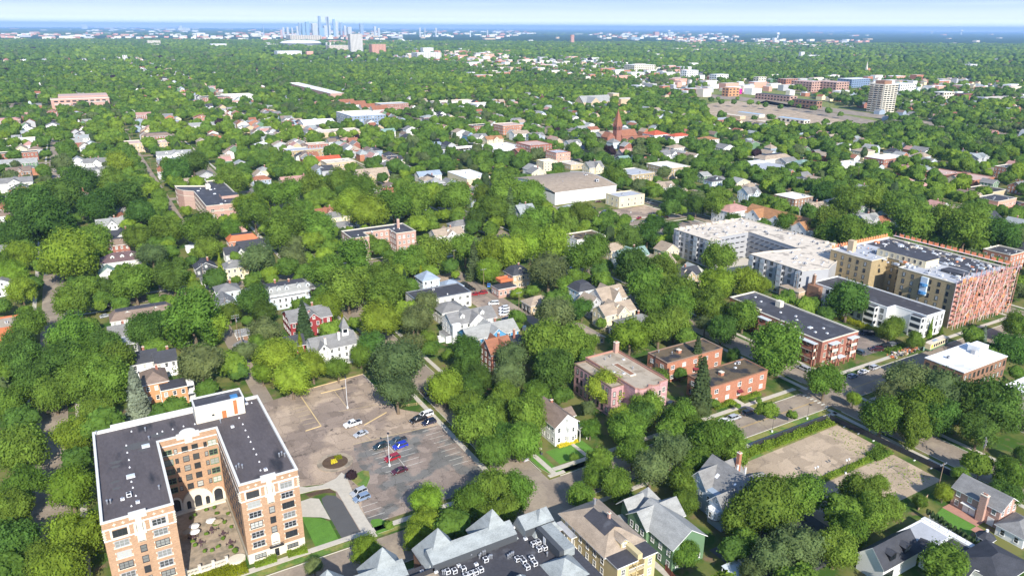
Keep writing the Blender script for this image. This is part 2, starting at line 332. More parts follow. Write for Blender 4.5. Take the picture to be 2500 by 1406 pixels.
# pavements beside the streets, with a kerb step
sw = MB()
def walk(x0, y0, x1, y1): sw.box(x0, y0, 0, x1, y1, 0.13, 'sidewalk_concrete', bottom=False)
for x, hw, a, b_ in NS[:5]:
    for s in (-1, 1):
        xs = x + s * (hw + 2.9)
        ys = [a] + [q for y, h2, *_ in EW for q in (y - h2 - 1.0, y + h2 + 1.0)] + [min(b_, 1200)]
        for i in range(0, len(ys) - 1, 2):
            c, d = max(a, ys[i]), min(b_, ys[i + 1], 1200)
            if d - c > 5: walk(xs - 0.8, c, xs + 0.8, d)
for (a, b_) in ((-300, -28), (-16, 85), (103, 156), (161, 205), (225, 345), (362, 700)):
    walk(a, 151.2, b_, 152.9)
for (a, b_) in ((-300, -28), (-16, 85), (103, 203), (221, 345), (362, 700)): walk(a, 132.6, b_, 134.1)
for (a, b_) in ((-16, 85), (103, 207), (225, 345)):
    walk(a, 356.2, b_, 357.7); walk(a, 372.5, b_, 374)
struct('sidewalk', sw)
kb = MB()
def kerb_line(x0, y0, x1, y1, key='kerb_concrete', h=0.14, w=0.17):
    d = hypot(x1 - x0, y1 - y0); ux, uy = (x1 - x0) / d, (y1 - y0) / d; nx, ny = -uy * w / 2, ux * w / 2
    kb.prism([(x0 - nx, y0 - ny), (x1 - nx, y1 - ny), (x1 + nx, y1 + ny), (x0 + nx, y0 + ny)], 0, h, key)
for a, b_ in ((-16, 48), (66, 84), (103, 204), (222, 272), (284, 345)): kerb_line(a, 148.5, b_, 148.5)
for a, b_ in ((-16, 85), (103, 203), (219, 345)): kerb_line(a, 136.9, b_, 136.9)
for x in (88.6, 99.4): kerb_line(x, 153, x, 355)
for x in (205.2, 216.8): kerb_line(x, 60, x, 133)
for x in (211.1, 221.9): kerb_line(x, 154, x, 355)
# yellow kerbs of the car park
for a in (((51.9, 236.5), (76.3, 238.8)), ((52.1, 209.5), (51.9, 236)), ((47.0, 208.9), (52.1, 209.5)), ((64.2, 203.2), (73.4, 207.5))): kerb_line(*a[0], *a[1], 'paint_kerb_yellow', 0.2, 0.3)
kerb_line(58.5, 231.5, 67.5, 231.5, 'paint_kerb_yellow', 0.2, 0.3); kerb_line(77, 209, 76.3, 238.8)
struct('kerb', kb)
mk = MB()
for y0 in (141.9, 142.25): sheet(mk, 104, y0, 203, y0 + 0.12, 0.034, 'paint_line_yellow')
for y0 in (141.9, 142.25): sheet(mk, 223, y0, 345, y0 + 0.12, 0.034, 'paint_line_yellow')
for k in range(7): mk.poly([(203.2, 137.6 + k * 1.5, 0.034), (204.8, 137.6 + k * 1.5, 0.034), (204.8, 138.2 + k * 1.5, 0.034), (203.2, 138.2 + k * 1.5, 0.034)], 'paint_marking')
struct('road_marking', mk)

# ---- the car park beside the big brick building
def lot_material(key, c_tan, c_grey, dark, sc, grey_shift, crack=0.62):
    m, N, Lk, b = new_mat(key); b.inputs['Roughness'].default_value = 0.95; b.inputs['Specular IOR Level'].default_value = 0.15
    g = N.new('ShaderNodeTexCoord')
    def tex(kind, scale, **kw):
        n = N.new(kind); n.inputs['Scale'].default_value = scale
        for k, v in kw.items(): n.inputs[k].default_value = v
        return n
    wob = tex('ShaderNodeTexNoise', 0.5, Detail=3); Lk.new(g.outputs['Object'], wob.inputs['Vector'])
    ofs = N.new('ShaderNodeVectorMath'); ofs.operation = 'SCALE'; ofs.inputs['Scale'].default_value = 2.4; Lk.new(wob.outputs['Color'], ofs.inputs[0])
    ad = N.new('ShaderNodeVectorMath'); Lk.new(g.outputs['Object'], ad.inputs[0]); Lk.new(ofs.outputs[0], ad.inputs[1])
    big = tex('ShaderNodeTexNoise', sc, Detail=4); Lk.new(g.outputs['Object'], big.inputs['Vector'])
    gr = N.new('ShaderNodeMapRange'); gr.inputs['From Min'].default_value = 0.46 + grey_shift; gr.inputs['From Max'].default_value = 0.52 + grey_shift; Lk.new(big.outputs['Fac'], gr.inputs['Value'])
    mx = N.new('ShaderNodeMix'); mx.data_type = 'RGBA'; mx.inputs['A'].default_value = (*c_tan, 1); mx.inputs['B'].default_value = (*c_grey, 1); Lk.new(gr.outputs[0], mx.inputs['Factor'])
    # square repair patches
    vo = N.new('ShaderNodeTexVoronoi'); vo.distance = 'CHEBYCHEV'; vo.inputs['Scale'].default_value = 0.22; vo.inputs['Randomness'].default_value = 0.9; Lk.new(ad.outputs[0], vo.inputs['Vector'])
    sp = N.new('ShaderNodeSeparateColor'); Lk.new(vo.outputs['Color'], sp.inputs[0])
    pr = N.new('ShaderNodeMapRange'); pr.inputs['To Min'].default_value = 0.80; pr.inputs['To Max'].default_value = 1.20; Lk.new(sp.outputs[0], pr.inputs['Value'])
    m1 = N.new('ShaderNodeVectorMath'); m1.operation = 'SCALE'; Lk.new(mx.outputs['Result'], m1.inputs[0]); Lk.new(pr.outputs[0], m1.inputs['Scale'])
    # dark oil and tar blotches
    st = tex('ShaderNodeTexNoise', 0.16, Detail=9, Roughness=0.72); Lk.new(g.outputs['Object'], st.inputs['Vector'])
    sr = N.new('ShaderNodeMapRange'); sr.inputs['From Min'].default_value = 0.585; sr.inputs['From Max'].default_value = 0.65; sr.inputs['To Max'].default_value = dark; Lk.new(st.outputs['Fac'], sr.inputs['Value'])
    m3 = N.new('ShaderNodeMix'); m3.data_type = 'RGBA'; m3.inputs['B'].default_value = (0.075, 0.062, 0.055, 1); Lk.new(sr.outputs[0], m3.inputs['Factor']); Lk.new(m1.outputs[0], m3.inputs['A'])
    # cracks
    vc = N.new('ShaderNodeTexVoronoi'); vc.feature = 'DISTANCE_TO_EDGE'; vc.distance = 'EUCLIDEAN'; vc.inputs['Scale'].default_value = 0.16; vc.inputs['Randomness'].default_value = 0.55; Lk.new(ad.outputs[0], vc.inputs['Vector'])
    cr = N.new('ShaderNodeMapRange'); cr.inputs['From Min'].default_value = 0.004; cr.inputs['From Max'].default_value = 0.016; cr.inputs['To Min'].default_value = crack; cr.inputs['To Max'].default_value = 1.0; Lk.new(vc.outputs['Distance'], cr.inputs['Value'])
    m4 = N.new('ShaderNodeVectorMath'); m4.operation = 'SCALE'; Lk.new(m3.outputs['Result'], m4.inputs[0]); Lk.new(cr.outputs[0], m4.inputs['Scale'])
    fn = tex('ShaderNodeTexNoise', 2.5, Detail=4); Lk.new(g.outputs['Object'], fn.inputs['Vector'])
    fr = N.new('ShaderNodeMapRange'); fr.inputs['From Min'].default_value = 0.3; fr.inputs['From Max'].default_value = 0.7; fr.inputs['To Min'].default_value = 0.88; fr.inputs['To Max'].default_value = 1.12; Lk.new(fn.outputs['Fac'], fr.inputs['Value'])
    m5 = N.new('ShaderNodeVectorMath'); m5.operation = 'SCALE'; Lk.new(m4.outputs[0], m5.inputs[0]); Lk.new(fr.outputs[0], m5.inputs['Scale'])
    Lk.new(m5.outputs[0], b.inputs['Base Color'])
lot_material('lot_brown', (0.39, 0.30, 0.22), (0.27, 0.21, 0.165), 0.9, 0.06, 0.0)
lot_material('lot_grey', (0.27, 0.215, 0.175), (0.165, 0.158, 0.142), 0.45, 0.12, 0.03)
lot_material('lot_vacant', (0.44, 0.34, 0.235), (0.40, 0.31, 0.215), 0.35, 0.05, 0.0, 0.7)
poly_sheet('car_park_surface', [(40.8, 153.5), (48.2, 153.5), (52, 154.5), (86, 154.5), (86, 199), (79.4, 206), (77, 209), (76.3, 238.8), (51.9, 236.5), (34, 233), (34, 181), (43, 178), (46.5, 178)], 0.045, 'lot_brown')
poly_sheet('car_park_grey_surface', [(48.5, 154.8), (86, 155), (86, 191.5), (57.5, 194.0), (55.8, 188), (55, 181), (55.6, 177.5), (53, 172), (49.2, 163)], 0.052, 'lot_grey')
pm = MB()
def line(x0, y0, x1, y1, w=0.14, z=0.058, key='paint_marking'):
    d = hypot(x1 - x0, y1 - y0); nx, ny = -(y1 - y0) / d * w / 2, (x1 - x0) / d * w / 2
    pm.poly([(x0 - nx, y0 - ny, z), (x1 - nx, y1 - ny, z), (x1 + nx, y1 + ny, z), (x0 + nx, y0 + ny, z)], key)
for k in range(9): line(78.9, 190.4 - 2.75 * k, 83.8, 190.4 - 2.75 * k)
for k in range(6): line(60.5, 188.4 - 2.75 * k, 66.0, 188.4 - 2.75 * k); line(66.8, 188.4 - 2.75 * k, 72.0, 188.4 - 2.75 * k)
for k in range(4): line(48.9, 162.6 - 2.6 * k, 53.6, 162.6 - 2.6 * k)
for k in range(5): line(47.2, 213 + 3.0 * k, 51.5, 213 + 3.0 * k, key='paint_kerb_yellow')
line(66.5, 188.5, 66.5, 174.5); line(57.4, 193.8, 84, 191.9, 0.22, key='paint_kerb_yellow'); line(63, 193.6, 61.5, 205, 0.14, key='paint_kerb_yellow'); line(60, 216, 76, 213.5, 0.14, key='paint_kerb_yellow')
line(63.2, 216, 63.2, 231, key='paint_kerb_yellow')
struct('parking_lines', pm)
CLEAR += [(33, 150, 87.2, 208), (33, 176, 78, 240)]
# driveway circle and island
isl = MB(); isl.disc_prism(49.6, 186.9, 0, 0.17, 5.2, 5.0, 'paver_tan', 36); struct('traffic_circle_kerb', isl)
bed = MB(); bed.disc_prism(49.6, 186.9, 0.16, 0.26, 3.7, 3.5, 'mulch', 30); struct('planting_bed', bed)
poly_sheet('driveway_apron', [(33.2, 180.5), (36, 181), (39, 178.6), (43, 177.6), (47.3, 178.8), (49.6, 180.9), (50.2, 178.5), (49.6, 173), (48.6, 162), (48.6, 149.2), (45.6, 149.2), (45.6, 172.6), (44.2, 175.2), (40.5, 176.3), (36, 176.6), (33.2, 175)], 0.14, 'sidewalk_concrete', 'sidewalk_concrete')
poly_sheet('driveway_mulch', [(37.5, 175.9), (44.3, 175.0), (45.3, 172.0), (42.5, 173.6), (38.5, 173.9)], 0.10, 'mulch')
poly_sheet('ramp_asphalt', [(40.6, 149.2), (45.4, 149.2), (45.5, 168), (44.6, 171), (42.6, 172.4), (41.0, 171.6), (40.5, 168)], 0.06, 'asphalt_dark')
poly_sheet('ramp_concrete', [(32.4, 167.5), (38.6, 163.6), (40.4, 161.4), (40.4, 171.8), (38.5, 173.2), (33.5, 173.0)], 0.09, 'sidewalk_concrete')
poly_sheet('lawn', [(34.0, 151.6), (39.8, 151.6), (39.9, 161), (38.4, 163.2), (34.2, 166.5)], 0.06, 'lawn_green')
poly_sheet('lawn_corner', [(48.9, 150.0), (53.2, 150.0), (52.4, 154.0), (51.4, 155.6), (49.6, 156.2), (48.9, 155.2)], 0.13, 'lawn_green', 'kerb_concrete')
poly_sheet('island', [(50.6, 176.6), (51.6, 171.2), (53.4, 170.6), (55.6, 174), (56.6, 177.6), (55.2, 178.8), (53, 178.2)], 0.15, 'grass_dry', 'kerb_concrete')
poly_sheet('verge', [(-15, 149), (84, 149), (84, 151), (-15, 151)], 0.07, 'grass_dry')
CLEAR += [(32, 140, 50, 182)]
# the courtyard terrace
poly_sheet('courtyard_terrace', [(5.1, 158.2), (18.6, 158.2), (18.6, 183.8), (5.1, 183.8)], 0.35, 'paver_tan', 'stone_cream')
# white house garden with walks
poly_sheet('garden_lawn', [(106.2, 153.4), (119.5, 153.4), (119.5, 161.2), (106.2, 161.2)], 0.05, 'lawn_green')
poly_sheet('corner_lawn', [(100.0, 154.8), (100.9, 151.0), (104.0, 149.3), (113, 148.9), (119, 148.9), (119, 151.1), (104.2, 151.1), (104.2, 164), (100.0, 164)], 0.10, 'lawn_green', 'kerb_concrete')
walk2 = MB(); walk2.box(99.9, 149.1, 0, 105.3, 150.4, 0.155, 'sidewalk_concrete'); walk2.box(115.0, 153.3, 0, 116.2, 161, 0.15, 'sidewalk_concrete'); walk2.box(105.3, 163, 0, 106.1, 163.8, 0.16, 'sidewalk_concrete')
walk2.box(179.5, 153.1, 0, 181.3, 157.0, 0.15, 'sidewalk_concrete'); walk2.box(179.5, 148.7, 0, 181.3, 151.1, 0.15, 'sidewalk_concrete'); struct('garden_path', walk2)
poly_sheet('street_verge', [(105, 149), (204, 149), (204, 151), (105, 151)], 0.10, 'grass_dry')
poly_sheet('street_verge', [(104, 134.2), (202, 134.2), (202, 136.6), (104, 136.6)], 0.10, 'grass_dry')
CLEAR += [(98, 147, 121, 162), (205, 144, 262, 157)]
# vacant lots
poly_sheet('vacant_lot_surface', [(150, 93), (195.5, 93), (196.5, 128), (150, 127)], 0.04, 'lot_vacant')
poly_sheet('weedy_strip', [(158, 108.6), (193.5, 108.6), (193.5, 111.3), (158, 111.3)], 0.06, 'grass_dry')
poly_sheet('weedy_strip', [(150, 127), (196.5, 128), (196.5, 132.2), (150, 132.2)], 0.06, 'grass_dry')
poly_sheet('rear_yard_asphalt', [(117, 86), (150, 86), (150, 104), (117, 104)], 0.045, 'asphalt_dark')
CLEAR += [(160, 94, 200, 133), (151, 104, 161, 133)]
# car parks and yards further off
def lot(x0, y0, x1, y1, key='lot_brown', clear=True):
    sheet(lots, x0, y0, x1, y1, 0.06, key)
    if clear: CLEAR.append((x0 - 1, y0 - 1, x1 + 1, y1 + 1))
lots = MB()
lot(251, 157.5, 273, 175, 'lot_grey'); lot(296, 372, 346, 402, 'lot_brown'); lot(145, 262, 155.5, 300, 'lot_brown'); lot(22, 371, 36, 383, 'lot_grey', False)
lot(300, 312, 348, 352, 'lot_grey'); lot(13, 352.5, 38, 357.8, 'asphalt_dark', False)
lot(139, 300, 155.5, 330, 'lot_brown', False)
struct('car_park_surface', lots)
# ------------------------------------------------------------------ building parts
RECTS = []      # building footprints (x0, y0, x1, y1, height)
WIN = {}
def win_mesh(w, h, trim, mull, arch=False):
    key = (round(w, 1), round(h, 1), trim, mull, arch)
    if key in WIN: return WIN[key]
    w, h = key[0], key[1]; m = MB(); t = 0.11
    # lies in the local XZ plane, faces -Y, origin at the centre
    m.box(-w / 2 - t, -0.07, -h / 2 - t, -w / 2, 0.02, h / 2 + t, trim); m.box(w / 2, -0.07, -h / 2 - t, w / 2 + t, 0.02, h / 2 + t, trim)
    m.box(-w / 2, -0.07, h / 2, w / 2, 0.02, h / 2 + t, trim); m.box(-w / 2 - 0.12, -0.13, -h / 2 - t - 0.06, w / 2 + 0.12, 0.02, -h / 2, trim)
    for i in range(1, mull + 1):
        x = -w / 2 + w * i / (mull + 1); m.box(x - 0.05, -0.06, -h / 2, x + 0.05, 0.0, h / 2, trim)
    m.box(-w / 2, -0.05, -0.03, w / 2, 0.0, 0.03, trim)
    p = MB(); p.poly([(-w / 2, -0.02, -h / 2), (w / 2, -0.02, -h / 2), (w / 2, -0.02, h / 2), (-w / 2, -0.02, h / 2)], 'window_glass')
    WIN[key] = (m.mesh('window'), p.mesh('pane')); return WIN[key]
WIN1 = {}
def window(root, x, y, z, face, w=1.0, h=1.5, trim='paint_white', mull=0, split=False, name='window'):
    'face: S looks to -Y, W to -X, E to +X, N to +Y'
    rot = {'S': 0.0, 'W': -pi / 2, 'E': pi / 2, 'N': pi}[face]
    fm, pm_ = win_mesh(w, h, trim, mull)
    if split:
        o = link(name, fm, root, (x, y, z), rot); link('pane', pm_, o)
    else:
        key = (fm.name)
        if key not in WIN1:
            me = fm.copy(); ok = [m for m in me.materials]
            b = MB(); nv = len(me.vertices)
            b.v = [tuple(v.co) for v in me.vertices] + [tuple(v.co) for v in pm_.vertices]
            b.f = [tuple(p.vertices) for p in me.polygons] + [tuple(i + nv for i in p.vertices) for p in pm_.polygons]
            b.k = [trim] * len(me.polygons) + ['window_glass']; WIN1[key] = b.mesh('window')
        o = link(name, WIN1[key], root, (x, y, z), rot)
    return o
def window_row(root, x0, y0, x1, y1, face, zs, n, w, h, trim, mull=0, split=False, margin=None):
    L = abs(x1 - x0) + abs(y1 - y0)
    for z in zs:
        for i in range(n):
            t = (i + 0.5) / n
            window(root, x0 + (x1 - x0) * t, y0 + (y1 - y0) * t, z, face, w, h, trim, mull, split)
def inset(pts, d):
    n = len(pts); out = []
    for i in range(n):
        a, b, c = pts[i - 1], pts[i], pts[(i + 1) % n]
        l1 = hypot(b[0] - a[0], b[1] - a[1]); l2 = hypot(c[0] - b[0], c[1] - b[1])
        n1 = (-(b[1] - a[1]) / l1, (b[0] - a[0]) / l1); n2 = (-(c[1] - b[1]) / l2, (c[0] - b[0]) / l2)
        k = 1 + n1[0] * n2[0] + n1[1] * n2[1]
        out.append((b[0] + d * (n1[0] + n2[0]) / k, b[1] + d * (n1[1] + n2[1]) / k))
    return out
def ring(m, outer, inner, z, key):
    n = len(outer)
    for i in range(n):
        j = (i + 1) % n
        m.poly([(*outer[i], z), (*outer[j], z), (*inner[j], z), (*inner[i], z)], key)
def flat_body(root, pts, h, wall, roof, coping='stone_cream', par=0.7, t=0.35, base=None, prefix='', z0=0.0, band=None):
    'walls, parapet coping and roof surface of a flat-roofed block; pts counter-clockwise in local metres'
    w = MB(); n = len(pts)
    zt = h - 0.28
    zb = z0
    if base: w.prism(pts, z0, z0 + base[1], base[0]); zb = z0 + base[1]
    for i in range(n):
        a, b = pts[i], pts[(i + 1) % n]
        w.poly([(*a, zb), (*b, zb), (*b, zt), (*a, zt)], wall)
    part(prefix + 'wall', w, root)
    c = MB(); o = inset(pts, -0.12); q = inset(pts, t)
    for i in range(n):
        j = (i + 1) % n
        c.poly([(*o[i], zt), (*o[j], zt), (*o[j], h), (*o[i], h)], coping)
        c.poly([(*q[j], h - par), (*q[i], h - par), (*q[i], h), (*q[j], h)], coping)
    ring(c, o, q, h, coping); ring(c, o, pts, zt, coping)
    if band:
        o2 = inset(pts, -0.09)
        for zz in band:
            for i in range(n):
                j = (i + 1) % n; c.poly([(*o2[i], zz - .15), (*o2[j], zz - .15), (*o2[j], zz + .15), (*o2[i], zz + .15)], coping)
            ring(c, o2, pts, zz + .15, coping)
    part('coping', c, root)
    r = MB(); r.poly([(*p, h - par) for p in q], roof); part('roof', r, root)
def rect(x0, y0, x1, y1): return [(x0, y0), (x1, y0), (x1, y1), (x0, y1)]
VM = {}
def roof_bits(root, spots, zr, seed=0):
    'vents, hatches and cooling units standing on a roof, each its own part (shared meshes)'
    if not VM:
        a = MB(); a.tube((0, 0, 0), (0, 0, 0.9), 0.16, 0.16, 'metal_grey', 8); a.tube((0, 0, 0.9), (0, 0, 1.1), 0.26, 0.2, 'metal_grey', 8); VM['vent'] = a.mesh('vent')
        a = MB(); a.box(-.4, -.4, 0, .4, .4, .35, 'metal_white'); a.tube((0, 0, .35), (0, 0, .6), .2, .26, 'metal_grey', 8); VM['roof_fan'] = a.mesh('roof_fan')
        a = MB(); a.box(-.5, -.5, .15, .5, .5, 1.0, 'metal_white'); a.tube((0, 0, 1.0), (0, 0, 1.04), .42, .42, 'metal_dark', 12); a.box(-.52, -.35, .3, -.5, .35, .85, 'metal_dark'); a.box(-.35, -.52, .3, .35, -.5, .85, 'metal_dark')
        for x in (-.4, .4):
            for y in (-.4, .4): a.box(x - .05, y - .05, 0, x + .05, y + .05, .15, 'metal_dark')
        VM['air_conditioner'] = a.mesh('air_conditioner')
        a = MB(); a.box(-.9, -.7, 0, .9, .7, .3, 'metal_white'); a.box(-.75, -.55, .3, .75, .55, .42, 'awning_metal'); VM['skylight'] = a.mesh('skylight')
        a = MB(); a.tube((0, 0, 0), (0, 0, .55), .35, .05, 'metal_white', 8); VM['roof_cone'] = a.mesh('roof_cone')
    for kind, x, y, *s in spots: link(kind, VM[kind], root, (x, y, zr), 0.0, (s[0],) * 3 if s else None)
def scatter_bits(root, x0, y0, x1, y1, zr, n, kinds, seed):
    r = random.Random(seed)
    roof_bits(root, [(r.choice(kinds), r.uniform(x0, x1), r.uniform(y0, y1)) for _ in range(n)], zr)
def chimney(root, x, y, z0, z1, w=0.8, d=0.6, key='brick_red', parent=None):
    m = MB(); m.box(x - w / 2, y - d / 2, z0, x + w / 2, y + d / 2, z1, key); m.box(x - w / 2 - .08, y - d / 2 - .08, z1, x + w / 2 + .08, y + d / 2 + .08, z1 + .15, 'stone_cream' if key != 'metal_grey' else key)
    m.box(x - w / 4, y - d / 4, z1 + .15, x + w / 4, y + d / 4, z1 + .4, 'terracotta_dull'); return part('chimney', m, root)
def register(x0, y0, x1, y1, h): RECTS.append((x0, y0, x1, y1, h))
def block(label, x0, y0, x1, y1, h, wall, roof, coping='stone_cream', floors=None, name='flat_roofed_building', cat='building', win=(1.1, 1.5), trim='paint_white', step=3.2, bits=4, group=None, sides='SW', base=None, par=0.6, mull=0, z0=0.0, band=None, wins=True):
    'a rectangular flat-roofed block with its windows'
    cx, cy = (x0 + x1) / 2, (y0 + y1) / 2; root = thing(name, label, cat, (cx, cy, 0), 0, group); W, D = (x1 - x0) / 2, (y1 - y0) / 2
    flat_body(root, rect(-W, -D, W, D), h, wall, roof, coping, par, base=base, band=band)
    if wins:
        nf = floors or max(1, round(h / 3.4)); fh = (h - par - 0.4) / nf; zs = [fh * (k + 0.55) for k in range(nf)]
        if x1 < -12 and 'E' not in sides: sides = sides + 'E'
        if 'S' in sides: window_row(root, -W, -D, W, -D, 'S', zs, max(2, round(2 * W / step)), *win, trim, mull)
        if 'W' in sides: window_row(root, -W, D, -W, -D, 'W', zs, max(2, round(2 * D / step)), *win, trim, mull)
        if 'E' in sides: window_row(root, W, -D, W, D, 'E', zs, max(2, round(2 * D / step)), *win, trim, mull)
    if bits: scatter_bits(root, -W * .8, -D * .8, W * .8, D * .8, h - par, bits, ['vent', 'roof_fan', 'roof_cone', 'air_conditioner'], int(cx * 7 + cy))
    register(x0, y0, x1, y1, h); return root
# ---- pitched roofs
def gable_roof(m, x0, y0, x1, y1, ze, rise, axis, key, ov=0.45, trim='paint_white', th=0.2):
    'slab roof; axis is the direction of the ridge'
    def T(u, v, z): return (u, v, z) if axis == 'x' else (v, u, z)
    if axis == 'x': a0, a1, b0, b1 = x0, x1, y0, y1
    else: a0, a1, b0, b1 = y0, y1, x0, x1
    mid = (b0 + b1) / 2; half = (b1 - b0) / 2; k = rise / half
    A0, A1 = a0 - ov, a1 + ov; B0, B1 = b0 - ov, b1 + ov; zl = ze - ov * k; zt = ze + rise
    for s, B in ((-1, B0), (1, B1)):
        top = [T(A0, B, zl + th), T(A1, B, zl + th), T(A1, mid, zt + th), T(A0, mid, zt + th)]
        bot = [T(A0, B, zl), T(A1, B, zl), T(A1, mid, zt), T(A0, mid, zt)]
        m.poly(top, key); m.poly(bot, trim)
        m.poly([T(A0, B, zl), T(A1, B, zl), T(A1, B, zl + th), T(A0, B, zl + th)], trim)
        for A in (A0, A1): m.poly([T(A, B, zl), T(A, B, zl + th), T(A, mid, zt + th), T(A, mid, zt)], trim)
def gable_ends(m, x0, y0, x1, y1, ze, rise, axis, key):
    if axis == 'x':
        mid = (y0 + y1) / 2
        for x in (x0, x1): m.poly([(x, y0, ze), (x, y1, ze), (x, mid, ze + rise)], key)
    else:
        mid = (x0 + x1) / 2
        for y in (y0, y1): m.poly([(x0, y, ze), (x1, y, ze), (mid, y, ze + rise)], key)
def hip_roof(m, x0, y0, x1, y1, ze, rise, key, ov=0.5, trim='paint_white', th=0.22, flat=0.0):
    x0 -= ov; x1 += ov; y0 -= ov; y1 += ov; W, D = x1 - x0, y1 - y0; r = min(W, D) / 2; r_ = r * (1 - flat)
    z1 = ze + th
    c = [(x0, y0, z1), (x1, y0, z1), (x1, y1, z1), (x0, y1, z1)]
    i = [(x0 + r_, y0 + r_, z1 + rise), (x1 - r_, y0 + r_, z1 + rise), (x1 - r_, y1 - r_, z1 + rise), (x0 + r_, y1 - r_, z1 + rise)]
    for k in range(4):
        q = [c[k], c[(k + 1) % 4], i[(k + 1) % 4], i[k]]
        if abs(q[2][0] - q[3][0]) + abs(q[2][1] - q[3][1]) < 1e-6: q = q[:3]
        m.poly(q, key)
        a, b = c[k], c[(k + 1) % 4]; m.poly([(a[0], a[1], ze), (b[0], b[1], ze), b, a], trim)
    m.poly([(p[0], p[1], ze) for p in c][::-1], trim)
    if flat > 0: m.poly(i, 'roof_charcoal')
def add_windows_box(root, x0, y0, x1, y1, z0, ze, trim, sides, w=0.95, h=1.35, step=2.7):
    nf = max(1, round((ze - z0) / 2.9)); fh = (ze - z0) / nf
    zs = [z0 + fh * (k + 0.55) for k in range(nf)]
    if 'S' in sides: window_row(root, x0, y0, x1, y0, 'S', zs, max(1, round((x1 - x0) / step)), w, h, trim)
    if 'W' in sides: window_row(root, x0, y1, x0, y0, 'W', zs, max(1, round((y1 - y0) / step)), w, h, trim)
    if 'E' in sides: window_row(root, x1, y0, x1, y1, 'E', zs, max(1, round((y1 - y0) / step)), w, h, trim)
def house(label, cx, cy, wings, wall, roof, ze=6.0, trim='paint_white', chim=None, name='house', cat='house', group=None, windows=True, dormers=(), porch=None, base=None, sides='SW', bay=None, attic=True, ov=0.45):
    '''wings: (x0,y0,x1,y1,type,rise[,ze]) in local metres; type gx / gy gable with ridge along x / y, h hip, hf hip with flat top, f flat
    dormers: (x,y,z,face) ; porch: (x0,y0,x1,y1,h)'''
    root = thing(name, label, cat, (cx, cy, 0), 0, group); w = MB(); r = MB()
    if cx < -12: sides = sides.replace('W', 'E')
    for i, wg in enumerate(wings):
        x0, y0, x1, y1, ty, rise = wg[:6]; e = wg[6] if len(wg) > 6 else ze; wk = wg[7] if len(wg) > 7 else wall; z0_ = 0.003 * i
        w.box(x0, y0, 0, x1, y1, e + z0_, wk, bottom=False)
        if ty in ('gx', 'gy'): gable_roof(r, x0, y0, x1, y1, e + z0_, rise, ty[1], roof, ov, trim); gable_ends(w, x0, y0, x1, y1, e + z0_, rise, ty[1], wk)
        elif ty == 'h': hip_roof(r, x0, y0, x1, y1, e + z0_, rise, roof, ov, trim)
        elif ty == 'hf': hip_roof(r, x0, y0, x1, y1, e + z0_, rise, roof, ov, trim, flat=0.45)
        elif ty == 'f': r.box(x0 - .1, y0 - .1, e + z0_, x1 + .1, y1 + .1, e + z0_ + .25, trim, rise or 'roof_charcoal')
        if windows: add_windows_box(root, x0, y0, x1, y1, 0, e, trim, sides)
        if windows and attic and ty == 'gy' and rise > 1.8 and 'S' in sides: window(root, (x0 + x1) / 2, y0, e + rise * .35, 'S', 0.9, 1.1, trim)
        if windows and attic and ty == 'gx' and rise > 1.8:
            if 'W' in sides: window(root, x0, (y0 + y1) / 2, e + rise * .35, 'W', 0.9, 1.1, trim)
            if 'E' in sides: window(root, x1, (y0 + y1) / 2, e + rise * .35, 'E', 0.9, 1.1, trim)
        register(cx + x0, cy + y0, cx + x1, cy + y1, e)
    part('wall', w, root); part('roof', r, root)
    for c in (chim or []): chimney(root, c[0], c[1], ze - 1, c[2] if len(c) > 2 else ze + 4, key=c[3] if len(c) > 3 else 'brick_red')
    for (x, y, z, f) in dormers:
        d = MB(); s = 0.9
        dx, dy = {'S': (0, -1), 'W': (-1, 0), 'E': (1, 0)}[f]
        if f == 'S': d.box(x - s, y, z, x + s, y + 2.2, z + 1.5, wall); gable_roof(d, x - s, y, x + s, y + 2.6, z + 1.5, .8, 'y', roof, .2, trim, .12); gable_ends(d, x - s, y, x + s, y + 2.2, z + 1.5, .8, 'y', wall)
        else:
            xa, xb = (x, x + 2.2) if f == 'W' else (x - 2.2, x)
            d.box(xa, y - s, z, xb, y + s, z + 1.5, wall); gable_roof(d, xa, y - s, xb, y + s, z + 1.5, .8, 'x', roof, .2, trim, .12); gable_ends(d, xa, y - s, xb, y + s, z + 1.5, .8, 'x', wall)
        o = part('dormer', d, root); window(o, x, y, z + .85, f, 0.8, 1.0, trim)
    if porch:
        x0, y0, x1, y1, h = porch; p = MB(); p.box(x0, y0, h, x1, y1, h + .2, trim, roof); p.box(x0, y0, 0, x1, y1, .6, trim)
        for x in np.linspace(x0 + .15, x1 - .15, max(2, int((x1 - x0) / 2.2) + 1)): p.box(x - .09, y0 + .06, .6, x + .09, y0 + .24, h, trim)
        part('porch', p, root); register(cx + x0, cy + y0, cx + x1, cy + y1, h)
    if base: pass
    return root

